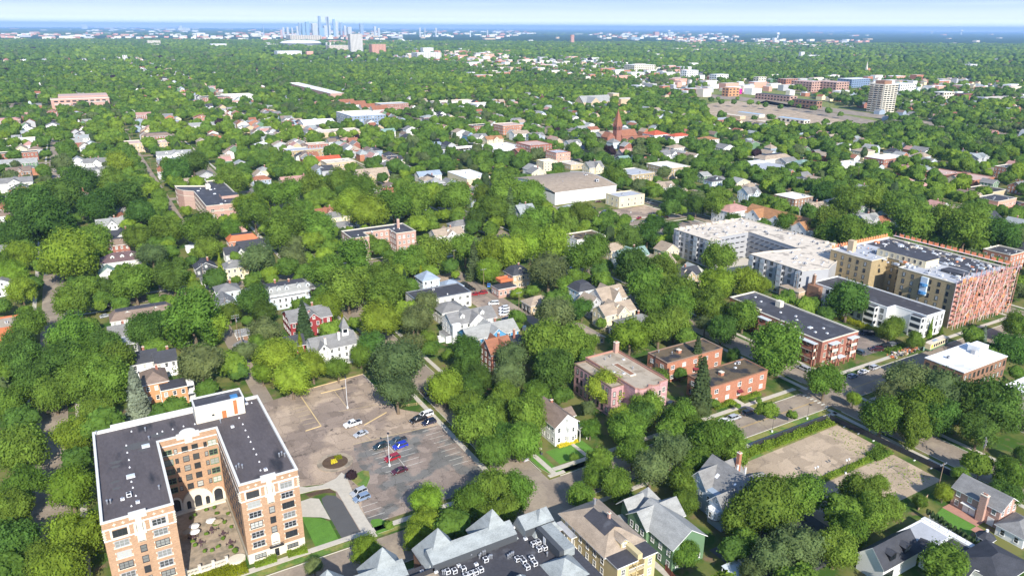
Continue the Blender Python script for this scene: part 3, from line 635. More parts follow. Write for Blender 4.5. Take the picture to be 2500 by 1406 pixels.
# ------------------------------------------------------------------ vehicles
CARS = {}
def car_meshes(kind):
    if kind in CARS: return CARS[kind]
    L, W, H = {'sedan': (4.7, 1.82, 1.45), 'suv': (4.7, 1.9, 1.75), 'pickup': (5.8, 2.0, 1.9), 'van': (5.0, 1.95, 1.85), 'hatch': (4.2, 1.78, 1.5)}[kind]
    hl = L / 2
    belt = {'sedan': .92, 'suv': 1.05, 'pickup': 1.12, 'van': 1.08, 'hatch': .95}[kind]
    # side profile of the lower body (x forward = +X)
    low = [(-hl, .35), (-hl + .05, .28), (hl - .1, .28), (hl, .38), (hl - .03, .68), (hl - .35, belt - .10), (hl - 1.15, belt)]
    cab = {'sedan': [(hl - 1.25, belt), (hl - 2.0, H - .04), (-hl + 1.5, H), (-hl + .65, belt)], 'suv': [(hl - 1.15, belt), (hl - 1.8, H - .05), (-hl + .45, H - .03), (-hl + .12, belt)],
           'pickup': [(hl - 1.5, belt), (hl - 2.15, H - .04), (-hl + 2.15, H), (-hl + 1.95, belt)], 'van': [(hl - .8, belt), (hl - 1.6, H - .05), (-hl + .3, H - .02), (-hl + .08, belt)],
           'hatch': [(hl - 1.05, belt), (hl - 1.75, H - .04), (-hl + .6, H), (-hl + .15, belt)]}[kind]
    rear = {'sedan': [(-hl + .6, belt), (-hl + .08, belt - .04)], 'pickup': [(-hl + 1.9, belt), (-hl + 1.9, belt - .03), (-hl + .02, belt - .03)]}.get(kind, [(-hl + .05, belt)])
    prof = low + rear; m = MB(); w = W / 2
    def wid(z): return w * (0.93 if z < .4 else 1.0 if z < belt - .15 else .955)
    n = len(prof); b = len(m.v)
    m.v += [(x, -wid(z), z) for x, z in prof] + [(x, wid(z), z) for x, z in prof]
    for i in range(n): j = (i + 1) % n; m.f.append((b + i, b + j, b + n + j, b + n + i)); m.k.append('car_paint')
    m.f.append(tuple(b + i for i in range(n))[::-1]); m.k.append('car_paint'); m.f.append(tuple(b + n + i for i in range(n))); m.k.append('car_paint')
    # roof panel and pillars over the glass house
    ci = [(x, z) for x, z in cab]; wr = w * .80; wb = w * .94
    g = MB(); q = [(ci[0][0], wb, ci[0][1]), (ci[1][0], wr, ci[1][1] - .05), (ci[2][0], wr, ci[2][1] - .05), (ci[3][0], wb, ci[3][1])]
    R = [(x, -y, z) for x, y, z in q]; Lf = q
    g.poly(R, 'dark_glass'); g.poly(Lf[::-1], 'dark_glass'); g.poly([R[0], Lf[0], Lf[1], R[1]], 'dark_glass'); g.poly([R[3], R[2], Lf[2], Lf[3]], 'dark_glass')
    zr = [ci[1][1], ci[2][1]]
    m.poly([(ci[1][0] + .03, -wr - .02, zr[0] - .07), (ci[1][0] + .03, wr + .02, zr[0] - .07), (ci[1][0] - .2, wr - .05, zr[0] + .0), (ci[1][0] - .2, -wr + .05, zr[0] + .0)], 'car_paint')
    m.poly([(ci[1][0] - .2, -wr + .05, zr[0]), (ci[1][0] - .2, wr - .05, zr[0]), (ci[2][0] + .1, wr - .05, zr[1]), (ci[2][0] + .1, -wr + .05, zr[1])], 'car_paint')
    m.poly([(ci[2][0] + .1, -wr + .05, zr[1]), (ci[2][0] + .1, wr - .05, zr[1]), (ci[2][0] - .04, wr + .02, zr[1] - .08), (ci[2][0] - .04, -wr - .02, zr[1] - .08)], 'car_paint')
    for s in (-1, 1):
        m.poly([(ci[1][0] + .03, s * (wr + .02), zr[0] - .07), (ci[1][0] - .2, s * (wr - .05), zr[0]), (ci[2][0] + .1, s * (wr - .05), zr[1]), (ci[2][0] - .04, s * (wr + .02), zr[1] - .08)], 'car_paint')
        for t in ((0, 1), (3, 2), (None, None)):
            if t[0] is None: x_, z_ = (ci[0][0] + ci[3][0]) / 2, ci[0][1]; x2, z2 = (ci[1][0] + ci[2][0]) / 2, ci[1][1] - .05
            else: (x_, z_), (x2, z2) = ci[t[0]], (ci[t[1]][0], ci[t[1]][1] - .05)
            m.tube((x_, s * (wb + .01), z_), (x2, s * (wr + .01), z2), .05, .05, 'car_paint', 4, False)
    if kind == 'pickup': m.box(-hl + .12, -w * .82, belt - .02, -hl + 1.85, w * .82, belt + .0, 'metal_dark')
    wh = MB(); wh.tube((0, -.11, 0), (0, .11, 0), .34, .34, 'rubber', 14); rim = MB(); rim.tube((0, -.12, 0), (0, .12, 0), .2, .2, 'metal_grey', 10)
    hd = MB(); hd.box(-.04, -.2, -.08, .03, .2, .08, 'metal_white'); tl = MB(); tl.box(-.03, -.14, -.12, .04, .14, .12, 'paint_red')
    CARS[kind] = (m.mesh('body'), g.mesh('windows'), wh.mesh('wheel'), rim.mesh('rim'), hd.mesh('headlight'), tl.mesh('taillight'), hl, w, belt)
    return CARS[kind]
CAR_COL = {'white': (.75, .75, .75), 'silver': (.42, .44, .46), 'grey': (.16, .17, .19), 'black': (.012, .012, .014), 'navy': (.012, .018, .05), 'blue': (.02, .04, .42), 'red': (.30, .012, .02),
           'maroon': (.07, .01, .02), 'darkgreen': (.012, .03, .035), 'skyblue': (.05, .22, .65), 'bluegrey': (.20, .27, .38), 'slate': (.06, .09, .12), 'tan': (.35, .3, .22), 'brightblue': (.02, .30, .55)}
def car(label, x, y, ang, col, kind='sedan', group=None, full=True):
    'ang: heading of the nose in degrees, 0 = +X'
    body, glass, wheel, rim, hd, tl, hl, w, belt = car_meshes(kind)
    name = {'pickup': 'pickup_truck', 'van': 'van', 'suv': 'parked_car', 'sedan': 'parked_car', 'hatch': 'parked_car'}[kind]
    root = thing(name, label, {'pickup': 'pickup truck', 'van': 'van'}.get(kind, 'car'), (x, y, 0.06), radians(ang), group)
    o = link('body', body, root); o.color = (*CAR_COL[col], 1); link('windows', glass, root)
    for sx in (hl - .9, -hl + .9):
        for s in (-1, 1):
            k = link('wheel', wheel, root, (sx, s * (w - .12), .34))
            if full: link('rim', rim, k)
    if full:
        for s in (-1, 1): link('headlight', hd, root, (hl - .02, s * (w - .3), .66)); link('taillight', tl, root, (-hl + .01, s * (w - .18), .78))
    return root
# ------------------------------------------------------------------ trees
def dirs(n, r): v = r.normal(size=(n, 3)); return v / np.linalg.norm(v, axis=1)[:, None]
def cards(pos, nrm, size, r, aspect=1.0):
    'one small four-cornered leaf clump per point'
    n = len(pos); a = r.normal(size=(n, 3)); t = np.cross(nrm, a); t /= np.linalg.norm(t, axis=1)[:, None] + 1e-9; b = np.cross(nrm, t)
    s = (size * r.uniform(.6, 1.35, n))[:, None]; t = t * s; b = b * s * aspect
    bend = nrm * s * .35
    v = np.stack([pos - t, pos - b * .8 + bend * r.uniform(-1, 1, (n, 1)), pos + t, pos + b * .8 - bend * r.uniform(-1, 1, (n, 1))], 1)
    return v.reshape(-1, 3)
def quad_mesh(name, verts, mats, extra=None, mi=None):
    'mesh of loose quads, plus an optional closed core of (verts, tris)'
    nq = len(verts) // 4; fl = np.arange(nq * 4, dtype=np.int32); ls = np.arange(nq, dtype=np.int32) * 4
    if extra is not None:
        ev, et = extra; fl = np.concatenate([fl, (et + len(verts)).ravel().astype(np.int32)]); ls = np.concatenate([ls, nq * 4 + np.arange(len(et), dtype=np.int32) * 3]); verts = np.concatenate([verts, ev])
    me = bpy.data.meshes.new(name); me.vertices.add(len(verts)); me.vertices.foreach_set('co', verts.astype(np.float32).ravel())
    me.loops.add(len(fl)); me.loops.foreach_set('vertex_index', fl); me.polygons.add(len(ls)); me.polygons.foreach_set('loop_start', ls)
    for m in mats: me.materials.append(m)
    if mi is not None: me.polygons.foreach_set('material_index', mi.astype(np.int32))
    me.update(calc_edges=True); return me
def ico(sub):
    t = (1 + 5 ** .5) / 2
    v = [(-1, t, 0), (1, t, 0), (-1, -t, 0), (1, -t, 0), (0, -1, t), (0, 1, t), (0, -1, -t), (0, 1, -t), (t, 0, -1), (t, 0, 1), (-t, 0, -1), (-t, 0, 1)]
    f = [(0, 11, 5), (0, 5, 1), (0, 1, 7), (0, 7, 10), (0, 10, 11), (1, 5, 9), (5, 11, 4), (11, 10, 2), (10, 7, 6), (7, 1, 8), (3, 9, 4), (3, 4, 2), (3, 2, 6), (3, 6, 8), (3, 8, 9), (4, 9, 5), (2, 4, 11), (6, 2, 10), (8, 6, 7), (9, 8, 1)]
    v = [np.array(p) / np.linalg.norm(p) for p in v]
    for _ in range(sub):
        c = {}; nf = []
        def mid(a, b):
            k = (min(a, b), max(a, b))
            if k not in c: q = v[a] + v[b]; v.append(q / np.linalg.norm(q)); c[k] = len(v) - 1
            return c[k]
        for a, b, d in f: x, y, z = mid(a, b), mid(b, d), mid(d, a); nf += [(a, x, z), (b, y, x), (d, z, y), (x, y, z)]
        f = nf
    return np.array(v), np.array(f)
def lobes(r, n, flat, style):
    d = dirs(n * 3, r); d = d[d[:, 2] > -.75][:n]
    rad = r.uniform(.50, .72, len(d))[:, None]; c = d * rad; c[:, 2] *= flat
    s = r.uniform(.20, .40, len(d))
    if style == 'tall': c[:, 2] *= 1.25
    if style == 'open': s *= .8
    if style == 'spread': c[:, 2] = np.abs(c[:, 2]) * .75 - .1
    return c, s
def crown_mesh(seed, nl, nleaf, leaf, flat=.82, style='round', core_sub=2):
    'crown of many lobes of small leaf clumps, radius 1, centred on the origin'
    r = np.random.default_rng(seed); c, s = lobes(r, nl, flat, style); n = nleaf // len(c); P_, N_ = [], []
    for ci, si in zip(c, s):
        k = int(n * (si / .32) ** 2); d = dirs(k, r); out = ci / (np.linalg.norm(ci) + 1e-6)
        keep = (d @ out > -.35) | (r.uniform(size=k) < .25); d = d[keep]
        rr = si * (1 + .17 * r.normal(size=(len(d), 1)) * (1.0 if style != 'open' else 1.5)); p = ci + d * rr; p[:, 2] = np.maximum(p[:, 2], -.80)
        nn = d + .42 * r.normal(size=d.shape) + np.array((0, 0, .25)); nn /= np.linalg.norm(nn, axis=1)[:, None]; P_.append(p); N_.append(nn)
    v = cards(np.concatenate(P_), np.concatenate(N_), leaf, r)
    iv, it = ico(core_sub); cr = np.zeros(len(iv))
    for i, d in enumerate(iv):
        b = c @ d; dist2 = (c * c).sum(1) - b * b; ok = dist2 < s * s
        cr[i] = max([.38] + list((b[ok] + np.sqrt(s[ok] ** 2 - dist2[ok])) * .84))
    ev = iv * cr[:, None]
    return quad_mesh('crown', v, [MATS['leaves']], (ev, it))
def trunk_mesh(seed, spread=.5, limbs=5):
    'tapered trunk with limbs for a crown of radius 1 whose centre is at z = 0; foot at z = -1.35'
    r = random.Random(seed); m = MB(); fk = -.55
    m.tube((0, 0, -1.35), (.02, .01, -.9), .075, .055, 'bark', 8, False); m.tube((.02, .01, -.9), (0, 0, fk), .055, .045, 'bark', 8, False)
    for i in range(limbs):
        a = 2 * pi * i / limbs + r.uniform(-.4, .4); q = r.uniform(.3, .6) * spread * 1.6; z = r.uniform(-.1, .35)
        p1 = (cos(a) * q * .45, sin(a) * q * .45, fk + .3); p2 = (cos(a) * q, sin(a) * q, z)
        m.tube((0, 0, fk - .08), p1, .036, .026, 'bark', 6, False); m.tube(p1, p2, .026, .010, 'bark', 5, False)
    return m.mesh('trunk')
def spruce_mesh(seed, n=3200, leaf=.05, narrow=1.0):
    'layered conical crown from z = -1 to z = 1, radius up to .42'
    r = np.random.default_rng(seed); lay = 15; P_, N_ = [], []
    for L in range(lay):
        t = (L + .3) / lay; z = -1 + 2 * t; R = .42 * narrow * (1 - t) ** .8 + .02; k = int(n / lay * (1.9 * (1 - t) + .12))
        nb = max(5, int(13 * (1 - t) + 5)); a0 = r.uniform(0, 6.28); ang = a0 + 2 * pi * r.integers(0, nb, k) / nb + r.normal(size=k) * .13; q = R * r.uniform(.25, 1.05, k) ** .7 * (1 + .12 * np.sin(ang * 3 + L))
        zz = z - .10 * (q / (R + .01)) ** 2 * (1.2 - t) + r.normal(size=k) * .016
        p = np.stack([np.cos(ang) * q, np.sin(ang) * q, zz], 1); nn = np.stack([np.cos(ang) * .6, np.sin(ang) * .6, np.full(k, .8)], 1) + .35 * r.normal(size=(k, 3)); nn /= np.linalg.norm(nn, axis=1)[:, None]; P_.append(p); N_.append(nn)
    v = cards(np.concatenate(P_), np.concatenate(N_), leaf, r)
    k = 12; ev = np.array([(cos(2 * pi * i / k) * .27 * narrow, sin(2 * pi * i / k) * .27 * narrow, -.95) for i in range(k)] + [(0, 0, .8)]); et = np.array([(i, (i + 1) % k, k) for i in range(k)])
    return quad_mesh('crown', v, [MATS['leaves']], (ev, et))
def strunk_mesh():
    m = MB(); m.tube((0, 0, -1.12), (0, 0, .5), .04, .012, 'bark', 8, False); return m.mesh('trunk')
CROWNS = {'g': [crown_mesh(10 + i, 30, 9000, .040) for i in range(4)], 'd': [crown_mesh(20 + i, 26, 9000, .040, .78) for i in range(3)], 'b': [crown_mesh(30 + i, 34, 9000, .036, .9) for i in range(4)],
          'o': [crown_mesh(40 + i, 44, 9000, .036, .72, 'open') for i in range(3)], 'y': [crown_mesh(50, 24, 6000, .045)], 't': [crown_mesh(60 + i, 26, 8000, .042, 1.1, 'tall') for i in range(2)]}
SPR = [spruce_mesh(70 + i) for i in range(2)]; NAR = [spruce_mesh(80, 2200, .055, .62)]
TRK = [trunk_mesh(90 + i) for i in range(4)]; STK = strunk_mesh()
TREES = []     # (x, y, R, H, colour, shape)
def tree_px(px, py, rp, col):
    'crown centre and radius measured in the photograph -> a tree standing on the ground'
    z = 8.0
    for _ in range(12):
        x, y = G(px, py, z); d = P(x, y, z)[2]; R = rp * d / FOC
        z = 0.5 * z + 0.5 * ((R * 1.08 + .6) if col in 'gdboytm' else R)
    return x, y, R
def add_tree(x, y, R, col, shape='round', H=None): TREES.append((x, y, R, H, col, shape))
HAND = '''50,1090,65,g 175,1060,55,b 170,1190,60,b 185,1300,72,b 150,1395,70,b 40,1330,70,d 25,1240,50,g 95,1370,55,g 25,980,50,g 80,930,55,d 40,870,50,d 130,960,50,g 190,930,58,g 262,925,58,g 150,880,58,d 60,1180,55,g
210,880,50,g 232,1000,45,g 285,890,50,g 175,819,60,g 259,843,42,d 66,885,50,d 36,837,40,d 69,789,44,g 174,734,50,g 211,706,40,g 253,704,32,d 328,692,50,g 421,672,48,d 355,801,48,d 470,785,72,g 517,792,48,b
51,708,38,b 168,622,72,b 48,622,40,b 199,655,38,g 30,668,34,b 12,640,30,g 401,561,42,g 492,555,48,g 507,607,34,g 371,619,42,o 333,681,45,g 628,628,48,o 716,626,40,o 575,684,15,g 688,566,50,g 620,520,48,g 705,537,44,g
732,518,36,g 780,562,42,g 866,634,50,g 797,662,50,g 849,703,60,g 934,675,46,g 1000,634,42,g 934,722,46,g 760,712,20,m 800,748,38,b 927,783,54,b 1019,773,46,o 620,730,48,d 644,758,36,d 644,807,50,o 632,843,34,g
354,807,46,d 490,884,66,o 250,841,42,d 678,869,55,b 712,925,48,b 763,893,42,b 825,898,34,g 880,866,30,g 965,880,78,o 910,840,38,d 1000,838,42,o 970,951,58,o 735,905,34,g 640,910,30,b
1088,945,50,b 1165,1032,60,g 1198,1103,46,g 1172,918,34,d 857,1161,17,m 1044,1223,46,b 1038,1276,42,b 1023,1314,42,b 1150,1215,50,g 1208,1190,54,g 1262,1200,46,g 1165,1258,34,g 1232,1242,44,g 892,1345,42,b 767,1381,28,o
950,1284,14,g 1418,1208,36,g 1290,1010,56,g 1272,1075,52,g 1462,1124,38,g 1502,1179,42,g 1450,1160,34,g 1531,1043,50,g 1560,1012,44,d 1545,1100,44,g 1589,1139,54,o 1640,1095,58,o 1733,1063,58,g 1675,1173,44,g
1672,1222,34,g 1698,1124,44,g 1795,1101,36,g 1669,1346,40,g 1597,1322,16,d 1863,1231,80,g 1935,1217,58,g 1805,1274,46,g 1950,1332,72,o 1892,1361,66,o 1834,1397,40,o 1441,1043,28,g 1401,1124,14,c 1932,1015,15,g
1962,1202,58,g 2102,1200,52,g 2120,1245,56,g 2073,1289,52,g 2040,1335,54,g 2174,1240,38,g 2145,1179,28,g 2304,1200,24,b 2246,1222,20,g 2304,1375,62,g 2347,1160,24,g 2468,1155,44,g 2455,1205,42,d 2498,1110,26,d 2425,1235,14,g
1893,850,66,g 2015,926,50,g 2084,972,20,b 2220,919,66,o 2310,952,66,o 2182,965,48,o 2156,1008,56,g 2246,990,58,g 2233,1054,40,g 2290,1010,50,d 2374,978,60,d 2438,992,64,d 2390,1050,48,d 2489,975,40,d 2463,850,48,d 2488,795,40,g
2235,829,24,g 2181,795,28,g 2071,730,54,d 2172,806,30,g 1757,628,44,g 1750,692,50,b 1823,687,44,b 1855,697,30,b 1654,712,52,g 1816,766,44,g 1622,673,40,g 1647,788,46,g 1722,790,28,o 1762,802,40,d 1737,745,42,g 1928,815,34,g
2014,550,40,g 2082,572,52,g 2032,568,42,g 2230,547,56,g 2302,556,50,g 2356,572,56,g 2133,581,46,g 2374,529,46,g 2446,572,50,d 1920,542,28,g 1685,534,10,g 1055,614,52,g 1010,640,40,g 1136,606,44,g 1190,661,32,b 1205,612,44,b
1250,611,48,b 1295,594,48,b 1349,594,52,b 1340,657,58,o 1430,623,48,g 1457,600,38,g 1535,581,38,d 1580,578,36,d 1544,642,50,d 1574,695,54,g 1612,662,40,g 1657,740,46,g 1583,738,40,g 1355,764,58,o 1379,700,26,g 1421,752,30,d
1262,716,18,b 1469,790,16,g 1265,796,12,g 1538,818,54,b 1610,800,48,g 1325,832,58,g 1388,832,52,g 1430,839,36,g 1349,899,56,d 1250,868,50,o 1246,914,46,o 1142,850,40,d 1136,886,38,d 1046,824,22,g 1040,738,38,o 1008,780,42,o
968,700,38,g 1157,818,16,g 1079,945,30,g 1235,965,42,g 1305,968,46,g 1662,911,18,d 1793,869,18,d 1478,949,46,b 1512,930,42,b 1580,986,46,g 1664,1007,44,g 1519,1020,40,b 1640,1050,40,g 1773,1060,46,g 1802,993,9,g 1853,981,8,g
1745,985,16,g 1140,985,42,g 1148,940,36,d 1205,1010,40,g 1225,1060,36,d 1600,930,34,g 1690,1040,34,g 1710,1000,24,o
1110,480,44,g 1180,475,30,g 1010,490,44,g 960,500,52,g 900,520,48,b 855,500,40,b 1240,470,48,g 1290,475,44,g 1200,510,40,g 1160,540,28,d 1310,540,44,g 1380,545,36,g 1420,520,36,g 1280,560,40,g
640,470,30,g 600,500,40,b 560,560,30,g 455,515,18,b 440,640,18,g 150,480,56,d 70,500,56,d 240,500,50,d 300,480,48,d 340,520,40,d 120,550,60,d 40,570,50,d 230,580,44,g 330,580,36,g 200,440,44,d 270,440,36,g 60,620,30,g
560,440,40,g 430,420,36,d 470,400,40,d 290,400,34,b 1500,430,34,g 1750,500,34,g 1700,500,28,d 1650,480,30,d 1790,540,26,d 2010,470,34,d 2070,490,40,g 2130,480,38,g 2190,500,44,g 1600,545,26,d 1640,560,24,d
700,470,44,g 760,450,40,g 830,440,38,g 880,460,44,g 720,590,30,o 905,590,24,g 930,560,18,d 560,760,28,g'''
for row in HAND.split():
    a, b, c, k = row.split(','); x, y, R = tree_px(float(a), float(b), float(c), k); add_tree(x, y, R, k)
SPRUCES = '''343,903,1020,c 746,742,835,s 780,785,812,c 1157,600,680,s 1165,592,640,c 1698,828,905,s 1708,880,1000,s 1245,470,545,o 989,665,715,s 1029,655,705,y 412,606,640,y 541,625,672,b 838,768,802,y 735,815,860,y
2397,800,838,c 1685,0,0,x 2268,785,822,b 1350,520,560,s 660,592,640,s 2294,798,826,g 770,900,950,x'''
for row in SPRUCES.split():
    a, t, b, k = row.split(',');
    if k == 'x': continue
    px, top, bot = float(a), float(t), float(b); x, y = G(px, bot, 0.5); d = P(x, y, 5)[2]; Hh = (bot - top) * d / FOC * 1.12 + 1.0
    add_tree(x, y, Hh / 2, k, 'narrow' if k in 'yb' else 'spruce', Hh)
# rows of clipped arborvitae
for (ax, ay, bx, by, n, h) in ((125.5, 270.5, 137, 268.5, 13, 3.4), (138.5, 268, 140.5, 254, 10, 2.8), (174.5, 84.5, 172.5, 69.5, 13, 2.6)):
    for i in range(n): t = i / (n - 1); add_tree(ax + (bx - ax) * t, ay + (by - ay) * t, h / 2, 's' if h < 3 else 'g', 'narrow', h)
NHAND = len(TREES)
# ------------------------------------------------------------------ the large brick apartment house at the lower left
def arch_pts(xc, z0, w, h, n=8):
    r = w / 2; return [(xc - r, z0), (xc + r, z0)] + [(xc + r * cos(t), z0 + h - r + r * sin(t)) for t in [pi * i / n for i in range(n + 1)]]
def wall_shape(m, pts, y0, y1, key):
    'closed XZ outline extruded along y'
    n = len(pts)
    m.poly([(x, y0, z) for x, z in pts], key)
    for i in range(n):
        a, b = pts[i], pts[(i + 1) % n]; m.poly([(a[0], y0, a[1]), (a[0], y1, a[1]), (b[0], y1, b[1]), (b[0], y0, b[1])], key)
big = thing('apartment_building', 'seven-storey tan brick U-shaped apartment house with black roof around a courtyard', 'building', (-9, 154.5, 0))
U = [(0, 0), (14, 0), (14, 29.5), (27.7, 29.5), (27.7, 0), (41, 0), (41, 42.5), (0, 42.5)]
flat_body(big, U, 22.0, 'brick_tan', 'roof_black', 'paint_offwhite', 0.75, 0.45, base=('stone_cream', 2.7), band=(20.0, 17.3))
register(-9, 154.5, 5, 184, 22); register(18.7, 154.5, 32, 184, 22); register(-9, 184, 32, 200, 22)
CLEAR.append((5, 150, 19, 184))
ZS = [18.6, 15.9, 13.1, 10.3, 7.6, 4.9]
for wx in (0.0, 27.35):
    for i, z in enumerate(ZS):
        for xc in (3.1, 10.7):
            window(big, wx + xc, 0, z, 'S', 2.6, 1.4, 'paint_grey' if (i + int(xc)) % 3 else 'metal_dark', 2, True)
            q = MB(); q.box(wx + xc - 1.75, -.10, z - 1.05, wx + xc + 1.75, .05, z - .85, 'stone_cream')
            if i == 0:
                q.box(wx + xc - 1.85, -.09, z - .85, wx + xc - 1.45, .05, z + 1.1, 'stone_cream'); q.box(wx + xc + 1.45, -.09, z - .85, wx + xc + 1.85, .05, z + 1.1, 'stone_cream'); q.box(wx + xc - 1.85, -.09, z + 1.1, wx + xc + 1.85, .05, z + 1.25, 'stone_cream')
            else:
                for s in (-1.66, 1.5): q.box(wx + xc + s, -.08, z + .45, wx + xc + s + .17, .05, z + .8, 'stone_cream'); q.box(wx + xc + s, -.08, z - .75, wx + xc + s + .17, .05, z - .4, 'stone_cream')
            part('window_surround', q, big)
        window(big, wx + 6.9, 0, z, 'S', 1.15, 1.5 if i else 2.0, 'metal_dark', 0, True)
    q = MB(); wall_shape(q, arch_pts(wx + 6.9, 17.2, 2.3, 3.1), -.05, .02, 'stone_cream'); q.box(wx + 5.7, -.5, 17.0, wx + 8.1, 0, 17.3, 'stone_cream'); q.box(wx + 5.7, -.5, 17.3, wx + 8.1, -.4, 17.9, 'stone_cream'); q.box(wx + 6.1, -.12, 14.9, wx + 7.7, 0, 16.9, 'stone_cream')
    part('window_surround', q, big)
    q = MB(); q.box(wx + 5.2, -.22, 21.0, wx + 8.6, .5, 22.5, 'paint_offwhite'); q.box(wx + 6.3, -.26, 19.6, wx + 7.5, 0, 21.0, 'stone_cream')
    part('parapet_ornament', q, big)
    for xc in (2.3, 4.0, 10.0, 11.7):
        q = MB(); q.box(wx + xc - .35, -.06, 20.75, wx + xc + .35, .02, 20.9, 'stone_cream'); q.box(wx + xc - .1, -.065, 20.5, wx + xc + .1, .02, 21.15, 'stone_cream'); part('parapet_ornament', q, big)
    for xc in (3.1, 10.7): window(big, wx + xc, 0, 1.5, 'S', 2.4, 0.9, 'metal_dark', 2)
q = MB()
for x in (0, 13.7, 27.4, 40.7):
    for k in range(20): z = 17.4 + k * .25 if k < 9 else None
    for k in range(8): q.box(x - .06 - (.12 if k % 2 else 0), -.07, 17.5 + k * .32, x + .36 + (.12 if k % 2 else 0), .02, 17.66 + k * .32, 'stone_cream')
part('corner_quoin', q, big)
# door of the right wing, with balcony over it
q = MB(); wall_shape(q, arch_pts(34.25, 2.7, 2.0, 4.0), -.12, -.02, 'stone_cream'); q.box(33.2, -.14, 0, 35.3, 0, 2.7, 'stone_cream'); part('portal', q, big)
d = MB(); d.box(33.75, -.2, .1, 34.75, -.13, 2.2, 'dark_glass'); part('door', d, big)
q = MB(); q.box(32.6, -.9, 3.0, 35.9, 0, 3.12, 'metal_dark'); [q.box(32.6 + .3 * i, -.9, 3.12, 32.64 + .3 * i, -.86, 3.9, 'metal_dark') for i in range(12)]; q.box(32.6, -.9, 3.9, 35.9, -.85, 3.96, 'metal_dark'); part('balcony', q, big)
# courtyard back wall
for z in (18.0, 15.2, 12.5, 9.7, 7.0):
    for xc, w_ in ((15.6, 1.9), (17.5, .6), (19.7, 1.3), (22.1, 1.3), (24.6, .6), (26.3, 1.9)): window(big, xc, 29.5, z, 'S', w_, 1.35 if w_ > 1 else 1.1, 'metal_dark' if w_ < 1.5 else 'paint_green', 1 if w_ > 1.5 else 0)
    window_row(big, 27.7, 28, 27.7, 2, 'W', [z], 7, 1.5, 1.35, 'metal_dark', 1); window_row(big, 14, 2, 14, 28, 'E', [z], 7, 1.5, 1.35, 'metal_dark', 1)
    window_row(big, 0, 41, 0, 1, 'W', [z], 10, 1.6, 1.35, 'metal_dark', 1); window_row(big, 41, 1, 41, 41, 'E', [z], 10, 1.6, 1.35, 'metal_dark', 1)
q = MB(); wall_shape(q, arch_pts(20.9, .35, 7.4, 5.6, 12), 28.9, 29.6, 'stone_cream'); wall_shape(q, arch_pts(26.0, .35, 2.9, 4.4), 29.2, 29.6, 'stone_cream'); wall_shape(q, arch_pts(15.6, .35, 2.9, 4.4), 29.2, 29.6, 'stone_cream')
q.box(14.3, 27.8, .35, 27.4, 29.4, .75, 'stone_cream'); part('portal', q, big)
q = MB()
for xc, w_, h_ in ((20.9, 1.7, 3.4), (18.6, 1.0, 2.3), (23.2, 1.0, 2.3)): wall_shape(q, arch_pts(xc, .8, w_, h_), 28.82, 28.89, 'dark_glass')
for xc in (26.0, 15.6): wall_shape(q, arch_pts(xc, .8, 2.1, 3.5), 29.12, 29.19, 'dark_glass')
part('door', q, big)
q = MB(); wall_shape(q, [(18.2, 21.0), (23.6, 21.0), (23.6, 22.4), (22.9, 22.4)] + [(20.9 + 2.0 * cos(t), 22.4 + 1.1 * sin(t)) for t in [pi * i / 8 for i in range(9)]] + [(18.9, 22.4), (18.2, 22.4)], 29.3, 29.9, 'paint_offwhite'); wall_shape(q, [(20.0, 19.6), (21.8, 19.6), (21.8, 21.2), (20.0, 21.2)], 29.25, 29.5, 'stone_cream'); part('parapet_ornament', q, big)
# penthouse, rear terrace, entrance canopy
q = MB(); q.box(23.8, 35.0, 21.2, 36.2, 40.8, 25.8, 'stone_cream'); q.box(23.7, 34.9, 25.8, 36.3, 35.3, 26.2, 'paint_offwhite'); q.box(23.7, 40.5, 25.8, 36.3, 40.9, 26.2, 'paint_offwhite'); q.box(23.7, 35.3, 25.8, 24.1, 40.5, 26.2, 'paint_offwhite'); q.box(35.9, 35.3, 25.8, 36.3, 40.5, 26.2, 'paint_offwhite')
q.poly([(24.1, 35.3, 25.85), (35.9, 35.3, 25.85), (35.9, 40.5, 25.85), (24.1, 40.5, 25.85)], 'roof_charcoal'); q.box(30.3, 34.93, 21.3, 31.4, 35.0, 23.4, 'rust'); q.box(33.4, 34.94, 21.6, 34.3, 35.0, 25.8, 'rust'); q.box(27.8, 34.94, 22.6, 28.4, 35.0, 23.1, 'dark_glass'); part('penthouse', q, big)
q = MB(); q.box(33.0, 35.4, 25.9, 34.8, 37.0, 26.6, 'blue_wrap'); part('roof_tank', q, big)
q = MB(); q.box(4, 42.6, 0, 36, 46.5, 20.4, 'brick_tan', 'roof_white'); q.box(4, 46.2, 20.4, 36, 46.5, 20.9, 'paint_offwhite'); part('rear_wing', q, big)
q = MB(); q.box(41.0, 18.5, 3.3, 44.6, 22.0, 3.6, 'awning_metal'); q.tube((44.4, 18.7, 0), (44.4, 18.7, 3.3), .06, .06, 'metal_dark'); q.tube((44.4, 21.8, 0), (44.4, 21.8, 3.3), .06, .06, 'metal_dark'); part('canopy', q, big)
